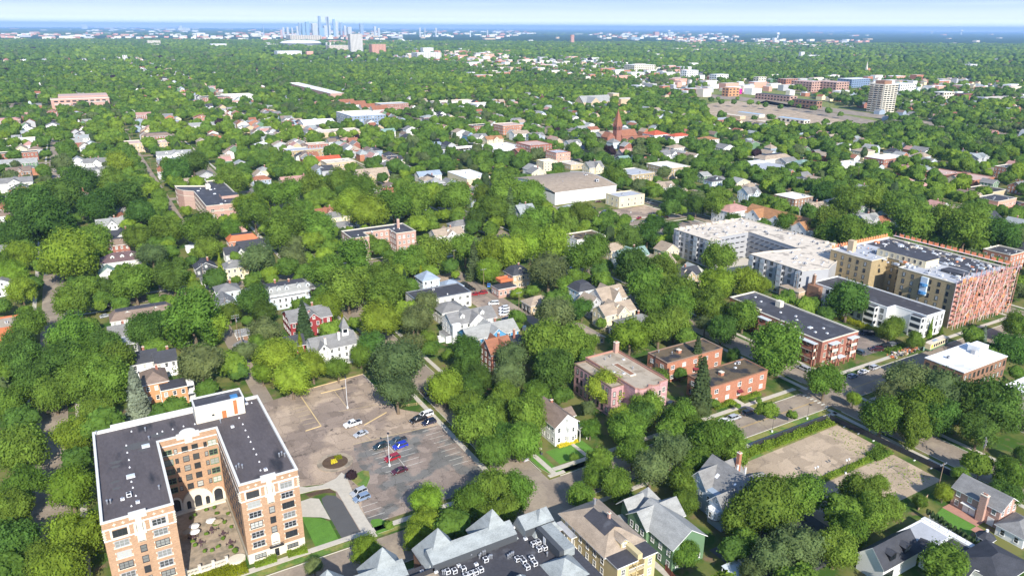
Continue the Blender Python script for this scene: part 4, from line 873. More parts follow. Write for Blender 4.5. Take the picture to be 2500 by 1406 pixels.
RB = [(k, G(150 + a / 2.778, 900 + b / 2.778, 21.3)) for k, a, b in (('vent', 240, 445), ('vent', 570, 420), ('vent', 595, 480), ('roof_cone', 475, 425), ('roof_cone', 685, 425), ('roof_cone', 755, 410), ('roof_cone', 828, 390), ('roof_cone', 440, 520), ('roof_cone', 447, 568),
      ('roof_cone', 458, 618), ('roof_cone', 463, 668), ('skylight', 470, 730), ('roof_cone', 475, 765), ('roof_cone', 485, 805), ('vent', 664, 815), ('air_conditioner', 460, 865), ('roof_cone', 505, 860), ('roof_fan', 415, 885), ('vent', 312, 915), ('vent', 335, 910), ('roof_fan', 518, 905),
      ('roof_cone', 475, 930), ('skylight', 572, 525), ('vent', 1080, 365), ('roof_fan', 1160, 395), ('roof_cone', 1205, 333), ('roof_cone', 1230, 376), ('roof_cone', 1248, 417), ('roof_cone', 1268, 462), ('roof_cone', 1283, 495), ('roof_cone', 1303, 543), ('roof_cone', 1322, 580),
      ('roof_cone', 1342, 630), ('vent', 1478, 595), ('vent', 1495, 585), ('vent', 1515, 595), ('vent', 1188, 680), ('vent', 1205, 665), ('vent', 1228, 672), ('roof_fan', 1385, 685), ('roof_cone', 1350, 688), ('roof_fan', 1255, 238), ('roof_cone', 1290, 232), ('roof_cone', 905, 375), ('roof_cone', 650, 440))]
roof_bits(big, [(k, x + 9, y - 154.5, .65 if k == 'roof_cone' else 1) for k, (x, y) in RB], 21.26)
[part('tar_patch', MB().prism([(cx_ + rr * cos(t) * (1 + .2 * sin(3 * t)), cy_ + .55 * rr * sin(t)) for t in [2 * pi * i / 14 for i in range(14)]], 21.26, 21.27, 'asphalt_dark'), big) for cx_, cy_, rr in ((9.2, 31.2, 3.0), (4.2, 25.5, 1.3), (4.0, 23.4, 1.0), (3.7, 13.5, .9), (3.5, 16.5, 1.0), (14.5, 34.2, 1.8), (33, 33, 1.0), (10.5, 28.5, 1.2))]
# courtyard furniture
def parasol(x, y, label, key='paint_white'):
    t = thing('parasol', label, 'parasol', (x, y, .36), 0, 'courtyard parasols'); m = MB(); n = 8
    for i in range(n):
        a, b = 2 * pi * i / n, 2 * pi * (i + 1) / n; m.poly([(1.3 * cos(a), 1.3 * sin(a), 2.15), (1.3 * cos(b), 1.3 * sin(b), 2.15), (0, 0, 2.6)], key); m.poly([(1.3 * cos(b), 1.3 * sin(b), 2.13), (1.3 * cos(a), 1.3 * sin(a), 2.13), (0, 0, 2.57)], key)
    part('canopy', m, t); p = MB(); p.tube((0, 0, 0), (0, 0, 2.55), .03, .03, 'metal_dark'); p.tube((0, 0, 0), (0, 0, .08), .3, .3, 'metal_dark', 10); part('pole', p, t)
def A_(x, y, z=0.4): return G(150 + x / 2.778, 900 + y / 2.778, z)
parasol(*A_(1015, 1030, 2.4), 'white courtyard parasol nearest the arched entrance wall'); parasol(*A_(900, 1068, 2.4), 'white courtyard parasol standing on the shadow edge'); parasol(*A_(903, 1105, 2.4), 'white courtyard parasol just in front of another on the shadow edge')
parasol(*A_(1058, 1035, 2.4), 'tan courtyard parasol beside the white one', 'fabric_tan'); parasol(*A_(855, 1100, 2.4), 'tan courtyard parasol in the shade of the left wing', 'fabric_tan')
TBL = MB(); TBL.tube((0, 0, .70), (0, 0, .74), .6, .6, 'fabric_dark', 12); TBL.tube((0, 0, 0), (0, 0, .7), .05, .05, 'metal_dark'); TBLm = TBL.mesh('table')
CHm = MB(); CHm.box(-.22, -.22, .42, .22, .22, .46, 'fabric_dark'); CHm.box(-.22, .2, .46, .22, .24, .9, 'fabric_dark'); [CHm.box(sx * .2 - .02, sy * .2 - .02, 0, sx * .2 + .02, sy * .2 + .02, .42, 'metal_dark') for sx in (-1, 1) for sy in (-1, 1)]; CHm = CHm.mesh('chair')
for i, (a, b, lb) in enumerate(((945, 1190, 'left of the planter'), (1100, 1130, 'near the right wing'), (1020, 1105, 'behind the round bush'), (895, 1150, 'in the shadow'), (1150, 1190, 'beside the balustrade'))):
    x, y = A_(a, b); o = link('table', TBLm, None, (x, y, .36)); tag(o, 'round dark courtyard table ' + lb, 'table', 'courtyard tables')
    for k in range(4): c = link('chair', CHm, None, (x + cos(k * pi / 2) * .9, y + sin(k * pi / 2) * .9, .36), k * pi / 2 - pi / 2); tag(c, 'dark chair on the ' + ['right', 'far', 'left', 'near'][k] + ' side of the courtyard table ' + lb, 'chair', 'courtyard chairs')
bal = thing('balustrade', 'white pierced balustrade closing the front of the courtyard', 'balustrade', (5.2, 157.4, 0)); m = MB(); m.box(0, -.2, 0, 9.0, .2, .5, 'stone_cream'); m.box(0, -.25, 1.3, 9.0, .25, 1.5, 'stone_cream'); [m.box(.3 * i, -.12, .5, .3 * i + .14, .12, 1.3, 'stone_cream') for i in range(30)]; part('rail', m, bal)
m = MB(); [m.box(x - .35, -.35, 0, x + .35, .35, 2.1, 'stone_cream') for x in (0, 3, 6, 9)]; part('pier', m, bal)
m = MB(); m.disc_prism(11.2, -.2, 0, .9, 2.0, 1.5, 'stone_cream', 20); part('planter', m, bal)

# ------------------------------------------------------------------ slate-roofed complex at the bottom edge
cxp = thing('apartment_building', 'wide building with black flat roof ringed by pointed slate-grey pavilion roofs', 'building', (36, 95, 0))
register(36, 90, 81, 125, 12)
w = MB(); w.box(0, 0, 0, 44.5, 26, 11.6, 'brick_brown', 'roof_charcoal'); part('wall', w, cxp)
def pyr(m, x, y, s, ze, zt, key='shingle_slate', skirt=.3):
    c = [(x - s, y - s, ze), (x + s, y - s, ze), (x + s, y + s, ze), (x - s, y + s, ze)]
    for i in range(4): a, b = c[i], c[(i + 1) % 4]; m.poly([a, b, (x, y, zt)], key); m.poly([(a[0], a[1], ze - skirt), (b[0], b[1], ze - skirt), b, a], 'paint_grey')
    m.poly([(p[0], p[1], ze - skirt) for p in c][::-1], 'paint_grey')
for (x, y, s, zt) in ((30.8, 27.6, 4.5, 18.4), (17.4, 27.6, 4.5, 18.4), (4.8, 27.6, 4.5, 18.4), (-7.0, 27.2, 4.3, 18.0), (42.0, 25.0, 3.8, 16.0), (27.3, 9.5, 3.2, 15.4), (38.5, 9.8, 4.0, 14.6)):
    t = MB(); t.box(x - s + .3, y - s + .3, 0, x + s - .3, y + s - .3, 11.2, 'brick_brown'); pyr(t, x, y, s, 11.5, zt); part('pavilion', t, cxp)
m = MB()   # mansard strips between pavilions: sloping slate outside, steep grey wall inside
for (x0, x1) in ((13.8, 34.4), (-2.9, 8.4), (36.5, 44.3)):
    y0, y1 = 22.6, 28.6; m.poly([(x0, y1, 11.0), (x0, y1 - 2.6, 15.2), (x1, y1 - 2.6, 15.2), (x1, y1, 11.0)], 'shingle_slate'); m.poly([(x0, y0, 13.6), (x1, y0, 13.6), (x1, y1 - 2.6, 15.2), (x0, y1 - 2.6, 15.2)], 'shingle_slate')
    m.poly([(x0, y0, 11.7), (x1, y0, 11.7), (x1, y0, 13.6), (x0, y0, 13.6)], 'paint_darkgrey')
    for x in (x0, x1): m.poly([(x, y0, 11.7), (x, y1, 11.0), (x, y1 - 2.6, 15.2), (x, y0, 13.6)], 'shingle_slate')
part('mansard_roof', m, cxp)
m = MB(); m.box(39.0, 12.5, 11.7, 40.2, 22.0, 14.0, 'paint_darkgrey'); m.box(40.2, 12.5, 11.7, 43.0, 22.0, 13.9, 'shingle_slate'); m.box(38.95, 18, 11.7, 39.0, 19, 13.6, 'paint_white'); part('mansard_roof', m, cxp)
m = MB(); m.box(8.6, 16.0, 11.62, 14.6, 22.6, 11.75, 'paver_tan'); part('roof_terrace', m, cxp); m = MB(); m.box(7.0, 22.6, 11.7, 14.2, 22.75, 12.9, 'metal_dark'); part('railing', m, cxp)
def C_(x, y, z=12.0): return G(740 + x / 3.289, 1150 + y / 3.289, z)
ac = [('air_conditioner', *C_(a, b, 12.3)) for a, b in ((1850, 580), (1888, 565), (1895, 620), (1940, 610), (1720, 700), (1755, 700), (1772, 720), (1835, 695), (1800, 765), (1860, 735), (1288, 780), (1305, 835), (1345, 820), (1385, 805), (1427, 785), (1465, 705), (1160, 800), (1215, 795))]
ac += [('vent', *C_(a, b, 12.3)) for a, b in ((1415, 680), (1425, 665), (1445, 650), (1460, 645), (1490, 690), (1500, 680), (1515, 680), (1645, 680), (1660, 670), (1675, 660), (1688, 655), (1120, 805), (1135, 805), (1350, 675), (1960, 660))] + [('roof_fan', *C_(a, b, 12.3)) for a, b in ((1655, 400), (1685, 435), (1785, 525), (1250, 740), (955, 790), (1065, 790), (1390, 730))]
roof_bits(cxp, [(k, x - 36, y - 95, ) for k, x, y in ac], 11.65)
window_row(cxp, 44.5, 1, 44.5, 24, 'E', (2.5, 5.6, 8.8), 7, 1.2, 1.5, 'paint_white')

# ------------------------------------------------------------------ yellow three-storey house
yh = thing('house', 'tall yellow house with tan hipped roof and flat charcoal porch roofs', 'house', (86.4, 101.6, 0)); register(86, 101, 97.5, 124, 9)
m = MB(); m.box(0, 3.0, 0, 10.8, 22, 9, 'paint_yellow', bottom=False); m.box(0, 0, 0, 3.2, 3.0, 9, 'paint_yellow'); m.box(7.6, 0, 0, 10.8, 3.0, 9, 'paint_yellow'); part('wall', m, yh)
m = MB(); hip_roof(m, 0, 4.5, 10.8, 22, 9, 3.4, 'shingle_tan', .6); part('roof', m, yh)
m = MB(); m.box(-.2, -.3, 9.0, 5.6, 4.2, 9.3, 'paint_white', 'roof_charcoal'); m.box(6.9, -.3, 9.0, 11.1, 5.4, 9.3, 'paint_white', 'roof_charcoal'); m.box(5.6, 0, 9.0, 6.9, 4.5, 10.4, 'paint_yellow'); part('porch_roof', m, yh)
m = MB(); m.poly([(2.6, 8.2, 11.15), (5.4, 8.2, 12.62), (5.4, 16.5, 12.62), (2.6, 16.5, 11.15)], 'roof_charcoal'); m.poly([(5.4, 8.2, 12.63), (7.6, 8.2, 11.5), (7.6, 14.5, 11.5), (5.4, 14.5, 12.63)], 'roof_charcoal'); part('roof_panel', m, yh)
chimney(yh, 6.6, 12, 11, 13.4, .6, .6, 'brick_pink'); chimney(yh, 7.2, 18.5, 10, 13.0, .5, .5, 'metal_grey')
m = MB(); m.box(4.4, 4.4, 9.6, 6.2, 7.2, 11.0, 'paint_yellow'); gable_roof(m, 4.4, 4.4, 6.2, 8.0, 11.0, .7, 'y', 'shingle_tan', .2, 'paint_white', .1); o = part('dormer', m, yh); window(o, 5.3, 4.4, 10.3, 'S', .8, .8)
window_row(yh, 0, 21, 0, 4, 'W', (1.6, 4.6, 7.4), 6, .95, 1.5, 'paint_white'); window_row(yh, 0, 0, 3.2, 0, 'S', (1.6, 4.6, 7.4), 1, .9, 1.5, 'paint_white', 1); window_row(yh, 7.6, 0, 10.8, 0, 'S', (1.6, 4.6, 7.4), 1, .9, 1.5, 'paint_white', 1)
m = MB(); [m.box(3.2, -.1, z, 7.6, 3.0, z + .2, 'paint_yellow') for z in (.6, 3.3, 6.2)]; [m.box(3.2, -.1, z + 1.1, 7.6, 0, z + 1.2, 'paint_white') for z in (3.3, 6.2)]; [m.box(3.3 + .3 * i, -.08, z + .2, 3.34 + .3 * i, -.03, z + 1.1, 'paint_white') for z in (3.3, 6.2) for i in range(15)]; m.box(5.3, -.1, 0, 5.5, .1, 9, 'paint_yellow'); part('balcony', m, yh)
m = MB(); [m.box(-1.6, 15.2 + 3 * i, 0, -1.35, 15.45 + 3 * i, 7.2, 'paint_white') for i in range(3)]; m.box(-1.8, 15, 7.2, 0, 21.8, 7.4, 'paint_white', 'roof_grey'); m.box(-1.8, 15, 3.8, 0, 21.8, 4.0, 'paint_white'); part('porch', m, yh)

# ------------------------------------------------------------------ green house
gh = thing('house', 'dark green house with light grey shingle gables and a pyramid-roofed corner turret', 'house', (103.6, 102.7, 0)); register(103, 102, 114, 124, 7.5)
m = MB(); m.box(0, 0, 0, 10, 11, 6.6, 'paint_green', bottom=False); gable_ends(m, 0, 0, 10, 11, 6.6, 3.4, 'y', 'paint_green'); m.box(-.8, 8.5, 0, 11.0, 15.5, 6.6, 'paint_green', bottom=False); gable_ends(m, -.8, 8.5, 11, 15.5, 6.6, 2.9, 'x', 'paint_green'); m.box(1.2, 15.5, 0, 9.0, 20.5, 6.3, 'paint_green', bottom=False); part('wall', m, gh)
m = MB(); gable_roof(m, 0, 0, 10, 14, 6.6, 3.4, 'y', 'shingle_light'); gable_roof(m, -.8, 8.5, 11, 15.5, 6.61, 2.9, 'x', 'shingle_light'); gable_roof(m, 0, 15.6, 5.4, 20.5, 6.31, 2.6, 'x', 'shingle_light'); part('roof', m, gh)
m = MB(); m.box(5.2, 15.8, 0, 9.2, 19.8, 7.2, 'paint_green'); c = [(4.8, 15.4), (9.6, 15.4), (9.6, 20.2), (4.8, 20.2)]
for i in range(4): a, b = c[i], c[(i + 1) % 4]; m.poly([(*a, 7.2), (*b, 7.2), (7.2, 17.8, 10.4)], 'shingle_light'); m.poly([(*a, 6.98), (*b, 6.98), (*b, 7.2), (*a, 7.2)], 'paint_white')
part('turret', m, gh)
window_row(gh, 0, 8.5, 0, 0, 'W', (1.5, 4.6), 3, .95, 1.5, 'paint_white'); window_row(gh, -.8, 15, -.8, 9, 'W', (1.5, 4.9), 3, .9, 1.5, 'paint_white'); window(gh, 5, 0, 5.0, 'S', 1.7, 1.5, mull=1); window_row(gh, 0, 0, 10, 0, 'S', (1.6,), 3, .95, 1.5, 'paint_white')
m = MB(); m.box(-2.4, 15.8, 3.0, 1.0, 20.0, 3.2, 'paint_white', 'shingle_light'); [m.box(-2.3, y, 0, -2.1, y + .2, 3, 'paint_white') for y in (15.9, 17.8, 19.7)]; part('porch', m, gh); roof_bits(gh, [('roof_fan', 3.6, 5.5, .5)], 8.9)
# ------------------------------------------------------------------ grey Victorian house
vh = thing('house', 'ornate grey Victorian house with many gables, white bay and two orange brick chimneys', 'house', (126.5, 107.5, 0)); register(124, 106, 142, 125, 8)
m = MB(); m.box(0, 1.5, 0, 12.5, 14, 7.2, 'paint_greyblue', bottom=False); gable_ends(m, 2.2, 1.5, 13.2, 14, 7.2, 4.6, 'y', 'paint_grey'); gable_ends(m, 0, 8.2, 12.5, 14.2, 7.2, 3.6, 'x', 'paint_grey'); m.box(-2.0, 0, 0, 5.0, 5.0, 6.6, 'paint_greyblue', bottom=False); gable_ends(m, -2, 0, 5, 5, 6.6, 2.7, 'x', 'paint_grey'); m.box(9.5, 0, 0, 16, 9, 5.8, 'paint_greyblue', bottom=False); gable_ends(m, 9.5, 0, 16, 9, 5.8, 3.2, 'x', 'paint_grey'); part('wall', m, vh)
m = MB(); gable_roof(m, 2.2, 1.5, 13.2, 14, 7.2, 4.6, 'y', 'shingle_grey'); gable_roof(m, 0, 8.2, 13.5, 14.2, 7.21, 3.6, 'x', 'shingle_grey'); gable_roof(m, -2, 0, 5, 5, 6.6, 2.7, 'x', 'shingle_grey'); gable_roof(m, 9.5, 0, 16.2, 9, 5.8, 3.2, 'x', 'shingle_grey'); gable_roof(m, 8, 3, 14, 7, 6.9, 2.0, 'x', 'shingle_grey'); part('roof', m, vh)
m = MB(); [m.prism([(-2.4 + 1.5 * cos(t), 2.6 + 1.8 * sin(t)) for t in [2 * pi * i / 8 + .39 for i in range(8)]], z, z + 2.4, 'paint_white') for z in (3.2,)]; m.prism([(-2.4 + 1.7 * cos(t), 2.6 + 2.0 * sin(t)) for t in [2 * pi * i / 8 + .39 for i in range(8)]], 2.95, 3.2, 'shingle_grey'); part('bay_window', m, vh)
for t in (pi, pi * 1.25, pi * .75): window(vh, -2.4 + 1.45 * cos(t), 2.6 + 1.75 * sin(t), 4.4, 'W', .7, 1.5)
chimney(vh, 12.3, 9.3, 8, 13.6, .9, 1.0, 'brick_orange'); chimney(vh, 9.8, .2, 6, 10.8, .9, .9, 'brick_orange'); chimney(vh, 9.2, 6.8, 8, 12.2, .4, .4, 'metal_white'); chimney(vh, 10.4, 5.2, 8, 12.0, .4, .4, 'metal_white')
m = MB(); m.box(8.2, -1.2, 6.2, 12.0, 1.4, 6.4, 'paint_white'); [m.box(8.2 + .42 * i, -1.2, 6.4, 8.28 + .42 * i, -1.1, 7.4, 'paint_white') for i in range(10)]; m.box(8.2, -1.25, 7.4, 12.0, -1.05, 7.5, 'paint_white'); part('balcony', m, vh)
window(vh, 7.7, 1.5, 8.6, 'S', 1.2, 1.6); window_row(vh, 0, 13.5, 0, 6, 'W', (1.6, 4.8), 3, .9, 1.5, 'paint_white'); window_row(vh, -2, 0, 5, 0, 'S', (1.6, 4.8), 3, .9, 1.5, 'paint_white'); window(vh, -2, 2.5, 7.6, 'W', .8, 1.0); window(vh, 0, 11.2, 8.4, 'W', .9, 1.1)
m = MB()
for (x, y, s) in ((4.4, 9.0, 1), (5.0, 3.4, .55)):
    z = 7.2 + (x - 2.2) / 5.5 * 4.6 + .22; m.poly([(x - .5 * s, y - .5 * s, z - .42 * s), (x + .5 * s, y - .5 * s, z + .42 * s), (x + .5 * s, y + .5 * s, z + .42 * s), (x - .5 * s, y + .5 * s, z - .42 * s)], 'metal_white')
part('skylight', m, vh)
# ------------------------------------------------------------------ white house with garden
wh = house('white two-storey house with grey roof, round bay and balcony beside the lawn', 110.3, 162.3, [(0, 0, 8.2, 13, 'gy', 3.2), (8.2, 5, 10.5, 10, 'gx', 1.6, 5.6)], 'paint_white', 'shingle_brown', 6.6, chim=[(4.3, 9, 10.6)])
m = MB(); m.prism([(5.6 + 1.7 * cos(t), .3 + 1.7 * sin(t)) for t in [pi + pi * i / 8 for i in range(9)]], 0, 6.6, 'paint_white'); part('bay_window', m, wh)
for t in (1.25, 1.5, 1.75):
    for z in (2.0, 5.0): window(wh, 5.6 + 1.68 * cos(pi * t), .3 + 1.68 * sin(pi * t), z, 'S', .7, 1.3)
m = MB(); m.box(8.0, -1.6, 3.6, 11, 2.2, 3.8, 'paint_offwhite'); [m.box(8.05 + .32 * i, -1.6, 3.8, 8.11 + .32 * i, -1.52, 4.8, 'paint_offwhite') for i in range(10)]; m.box(8, -1.62, 4.8, 11, -1.5, 4.9, 'paint_offwhite'); m.box(8.1, -1.5, 0, 8.3, -1.3, 3.6, 'paint_offwhite'); m.box(10.7, -1.5, 0, 10.9, -1.3, 3.6, 'paint_offwhite'); part('balcony', m, wh)
# ------------------------------------------------------------------ pink stone apartment house
pk = thing('apartment_building', 'pink stone three-storey apartment house with gravel roof, light well and bowed front', 'building', (136, 162, 0)); register(135.5, 161, 154.5, 190.5, 12)
bow = [(5.2, 0)] + [(5.2 + 2.1 + 2.3 * -cos(t) + .2, -1.3 * sin(t)) for t in [pi * i / 6 for i in range(1, 6)]] + [(10.2, .1)] + [(12.2 + .2 - 1.9 * cos(t), -1.3 * sin(t)) for t in [pi * i / 6 for i in range(1, 6)]] + [(14.6, 0), (17.9, 0)]
flat_body(pk, bow + [(17.9, 27.5), (4.6, 27.5), (4.6, 0.4)], 12, 'stone_pink', 'roof_gravel', 'terracotta_dull', .5)
flat_body(pk, rect(-.4, 6, 4.5, 27.0), 11, 'stone_pink', 'roof_gravel', 'paint_brown', .4)
m = MB(); m.box(9.2, 8.5, 11.52, 11.6, 18.5, 11.9, 'stone_cream'); m.box(9.5, 8.9, 11.9, 11.3, 18.1, 11.93, 'brick_brown'); part('light_well', m, pk)
m = MB(); m.box(4.62, .6, 11.5, 4.75, 27.0, 12.0, 'brick_brown'); m.box(17.9, 2, 9.5, 18.05, 27, 12.5, 'paint_brown'); part('parapet', m, pk); chimney(pk, 17.0, 26.4, 11, 15.4, 1.6, 1.3, 'brick_pink'); scatter_bits(pk, 6, 3, 16, 26, 11.5, 7, ['vent', 'roof_cone', 'roof_fan'], 5)
window_row(pk, -.4, 26, -.4, 7, 'W', (2, 5.4, 8.8), 8, .9, 1.8, 'paint_black'); window_row(pk, 5.6, -1.2, 9.6, -1.2, 'S', (2, 5.4, 8.8), 3, .9, 1.7, 'stone_cream'); window_row(pk, 10.6, -1.2, 14.2, -1.2, 'S', (2, 5.4, 8.8), 3, .9, 1.7, 'stone_cream'); window_row(pk, 14.8, 0, 17.9, 0, 'S', (2, 5.4, 8.8), 1, 1.2, 1.7, 'stone_cream'); window_row(pk, -.4, 6, 4.5, 6, 'S', (2, 5.4, 8.2), 2, .9, 1.7, 'paint_black')
m = MB(); m.box(9.4, -2.2, 0, 10.9, 0, 3.2, 'stone_pink'); m.box(5.5, -2.4, 6.9, 14.4, -1.3, 7.1, 'brick_brown'); part('porch', m, pk)
# ------------------------------------------------------------------ two brick walk-ups
def walkup(label, x0, y0, x1, y1, h, seed):
    r = block(label, x0, y0, x1, y1, h, 'brick_orange', 'roof_dirty', 'brick_brown', 2, 'apartment_building', win=(1.5, 1.3), step=5.2, bits=3, par=.25, trim='paint_white', mull=1)
    W, D = (x1 - x0) / 2, (y1 - y0) / 2; m = MB(); m.box(-4.2, -.8, h - .3, -2.8, .6, h + .9, 'brick_orange'); m.box(-4.3, -.9, h + .9, -2.7, .7, h + 1.1, 'stone_cream'); part('chimney', m, r)
    m = MB(); m.box(-.9, -D - 1.3, 2.5, 1.3, -D, 2.75, 'fabric_maroon'); m.poly([(-.9, -D - 1.3, 2.5), (1.3, -D - 1.3, 2.5), (1.3, -D, 3.2), (-.9, -D, 3.2)], 'fabric_maroon'); part('awning', m, r)
    m = MB(); [m.box(-.1, -D - .05, z, .7, -D - .01, z + .5, 'dark_glass') for z in (3.5, 4.3, 5.1, 5.9)]; part('stair_window', m, r); window_row(r, -W, D, -W, -D, 'W', (1.9, 5.0), 3, 1.2, 1.2, 'paint_brown'); m = MB(); m.tube((-W - .15, 1.0, 0), (-W - .15, 1.0, h + .6), .12, .12, 'metal_dark'); part('flue_pipe', m, r)
walkup('two-storey orange brick walk-up with stained dark roof, behind the tall spruce', 168.2, 178, 195.2, 188.6, 8, 1); walkup('two-storey orange brick walk-up with maroon door awning, facing the street', 168.9, 157.2, 196, 168.2, 7.5, 2)
# ------------------------------------------------------------------ brick apartment house with black roof and porches
br = thing('apartment_building', 'long red brick apartment house with black roof, cream parapet and pale porch canopies', 'building', (226.5, 159, 0)); register(226, 158, 248, 211, 11)
flat_body(br, [(0, 0), (20.8, 0), (20.8, 52), (6, 52), (6, 35), (3.5, 35), (3.5, 15.5), (0, 15.5)], 11, 'brick_red', 'roof_charcoal', 'stone_cream', .5)
window_row(br, .5, 0, 20, 0, 'S', (1.8, 5.1, 8.4), 6, 1.1, 1.7, 'stone_cream', 1); window_row(br, 0, 15, 0, .5, 'W', (1.8, 5.1, 8.4), 4, 1.1, 1.7, 'stone_cream'); window_row(br, 3.5, 34, 3.5, 17, 'W', (1.8, 5.1, 8.4), 5, 1.1, 1.7, 'stone_cream'); window_row(br, 6, 51, 6, 36, 'W', (1.8, 5.1, 8.4), 4, 1.1, 1.7, 'stone_cream')
for (x, y, wx_, wy_) in ((3.6, -1.8, 4.2, 1.8), (14.6, -1.8, 4.2, 1.8), (-1.9, 2, 1.9, 9), (1.6, 18, 1.9, 5), (1.6, 27, 1.9, 5), (4.1, 37, 1.9, 5)):
    m = MB(); m.box(x - .3, y - .3, 9.4, x + wx_ + .3, y + wy_ + .3, 9.65, 'awning_metal')
    for z in (3.2, 6.3): m.box(x, y, z, x + wx_, y + wy_, z + .2, 'stone_cream'); m.box(x, y, z + .2, x + .12, y + wy_, z + 1.1, 'brick_red'); m.box(x, y, z + .2, x + wx_, y + .12, z + 1.1, 'stone_cream')
    for (px_, py_) in ((x, y), (x + wx_ - .4, y), (x, y + wy_ - .4)): m.box(px_, py_, 0, px_ + .4, py_ + .4, 9.4, 'brick_red')
    part('porch', m, br)
m = MB(); m.box(8.2, -2.2, 3.0, 12.2, 0, 3.25, 'awning_metal'); m.box(8.4, -2.1, 0, 8.8, -1.7, 3, 'brick_red'); m.box(11.6, -2.1, 0, 12, -1.7, 3, 'brick_red'); part('canopy', m, br)
m = MB(); m.box(15.2, 33, 10.5, 17.4, 35.5, 13, 'stone_cream'); part('roof_hut', m, br); roof_bits(br, [('skylight', 8, 12), ('roof_fan', 6, 8), ('roof_fan', 12, 9), ('roof_fan', 9, 5), ('roof_fan', 10, 20), ('roof_fan', 13, 23), ('roof_fan', 11, 29), ('roof_fan', 14, 42), ('skylight', 9, 44), ('roof_fan', 16, 47)], 10.5)
# ------------------------------------------------------------------ long white apartment house
wl_ = thing('apartment_building', 'long white apartment house with charcoal roof and dark-windowed corner bays', 'building', (281, 156.8, 0)); register(278, 156, 301, 209, 10)
flat_body(wl_, [(7.2, 0), (19.8, 0), (19.8, 52), (2.0, 52), (2.0, 46), (2.0, 14), (7.2, 14)], 10, 'paint_white', 'roof_charcoal', 'paint_white', .4)
window_row(wl_, 7.2, 0, 19.8, 0, 'S', (2, 5, 7.8), 4, 1.0, 1.7, 'paint_black'); window_row(wl_, 2.0, 45, 2.0, 14.5, 'W', (2, 5, 7.8), 9, 1.3, 1.6, 'paint_black')
for (x, y, w_, l_) in ((5.0, .6, 2.2, 5.0), (-.2, 18, 2.2, 5), (-.2, 32, 2.2, 5)):
    m = MB(); m.box(x, y, 0, x + w_, y + l_, 9.2, 'paint_white', 'roof_charcoal')
    for z in (1.3, 4.2, 7.0): m.box(x - .03, y + .4, z, x, y + l_ - .4, z + 1.6, 'dark_glass'); m.box(x + .3, y - .03, z, x + w_ - .3, y, z + 1.6, 'dark_glass')
    part('bay', m, wl_)
m = MB(); m.box(-1.0, 46, 0, 1.9, 52, 9.4, 'brick_brown'); m.box(2.0, 52.05, 0, 19, 52.4, 9.8, 'brick_brown'); part('brick_end', m, wl_); chimney(wl_, 1.0, 50.5, 9, 14.0, 1.2, 1.2, 'brick_brown')
m = MB(); m.box(-5, 53, 0, 3, 64, 5.5, 'stucco_tan'); hip_roof(m, -5, 53, 3, 64, 5.5, 1.5, 'shingle_tan', .3); part('rear_annex', m, wl_)
# ------------------------------------------------------------------ tan brick apartment block under scaffold
tn = thing('apartment_building', 'six-storey yellow-brown brick apartment block under renovation, roof strewn with materials', 'building', (306.5, 158.5, 0)); register(306, 158, 356, 222, 20)
flat_body(tn, [(2, 0), (45, 0), (45, 60), (0, 60), (0, 38), (12, 38), (12, 26), (2, 26)], 20, 'brick_ochre', 'roof_grey', 'stone_cream', .6)
zs6 = [2.0 + 3.1 * k for k in range(6)]
window_row(tn, 2, 25, 2, 1, 'W', zs6, 6, 1.0, 1.6, 'paint_black'); window_row(tn, 0, 59, 0, 39, 'W', zs6, 5, 1.0, 1.6, 'paint_black'); window_row(tn, 12, 37, 12, 27, 'W', zs6, 3, 1.0, 1.6, 'paint_black'); window_row(tn, 3, 0, 44, 0, 'S', zs6, 12, 1.1, 1.6, 'paint_black')
m = MB(); m.box(1.0, 11.6, 11, 2.0, 14.6, 19, 'paint_lightblue'); [m.disc_prism(1.3, 13.1, z, z + 1.1, 1.3, 1.6, 'blue_wrap', 10) for z in (11.6, 15.2)]; part('wrapped_bay', m, tn)
m = MB(); m.box(12, 20, 19.4, 22, 44, 22.6, 'stucco_cream', 'roof_charcoal'); m.box(14, 4, 19.4, 20, 14, 20.6, 'roof_charcoal'); part('roof_penthouse', m, tn)
window_row(tn, 12, 43, 12, 21, 'W', (21.2,), 8, 1.2, 1.6, 'stone_cream'); m = MB(); m.box(5, 52, 19.4, 7.6, 55, 25, 'stucco_tan'); part('chimney', m, tn); m = MB(); m.box(25, 5, 19.45, 44, 58, 19.6, 'roof_charcoal'); part('roof_membrane', m, tn)
scatter_bits(tn, 3, 3, 44, 58, 19.45, 26, ['roof_fan', 'vent', 'skylight', 'air_conditioner'], 9)
r = random.Random(5); m = MB()
for _ in range(150):
    x, y = r.uniform(3, 43), r.uniform(2, 58); s = r.uniform(.4, 1.6); m.box(x, y, 19.6, x + s, y + s * r.uniform(.3, 2), 19.6 + r.uniform(.2, .9), r.choice(['roof_white', 'roof_grey', 'paver_tan', 'metal_grey', 'roof_grey', 'awning_metal', 'paint_darkgrey', 'roof_white', 'roof_cream', 'scaffold_orange']))
o = part('building_materials', m, tn); o['kind'] = 'stuff'
r = random.Random(5)
sc = thing('scaffold', 'dense red-netted scaffold wrapping the street face of the ochre brick block', 'scaffold', (306.5, 158.5, 0))
for lv in range(10):
    z = 2.1 * (lv + 1); m = MB(); m.box(1.2, -2.2, z, 46, -.8, z + .06, 'scaffold_red')
    m.box(1.2, -2.63, z + 1.0, 46, -2.57, z + 1.07, 'scaffold_red'); [m.box(a_, -2.7, z + .1, a_ + r.uniform(.8, 2.2), -2.66, z + r.uniform(.9, 2.0), r.choice(['scaffold_red', 'brick_ochre', 'scaffold_red', 'scaffold_orange', 'terracotta_dull'])) for a_ in [r.uniform(1.2, 43) for _ in range(9)]]
    part('scaffold_deck', m, sc)
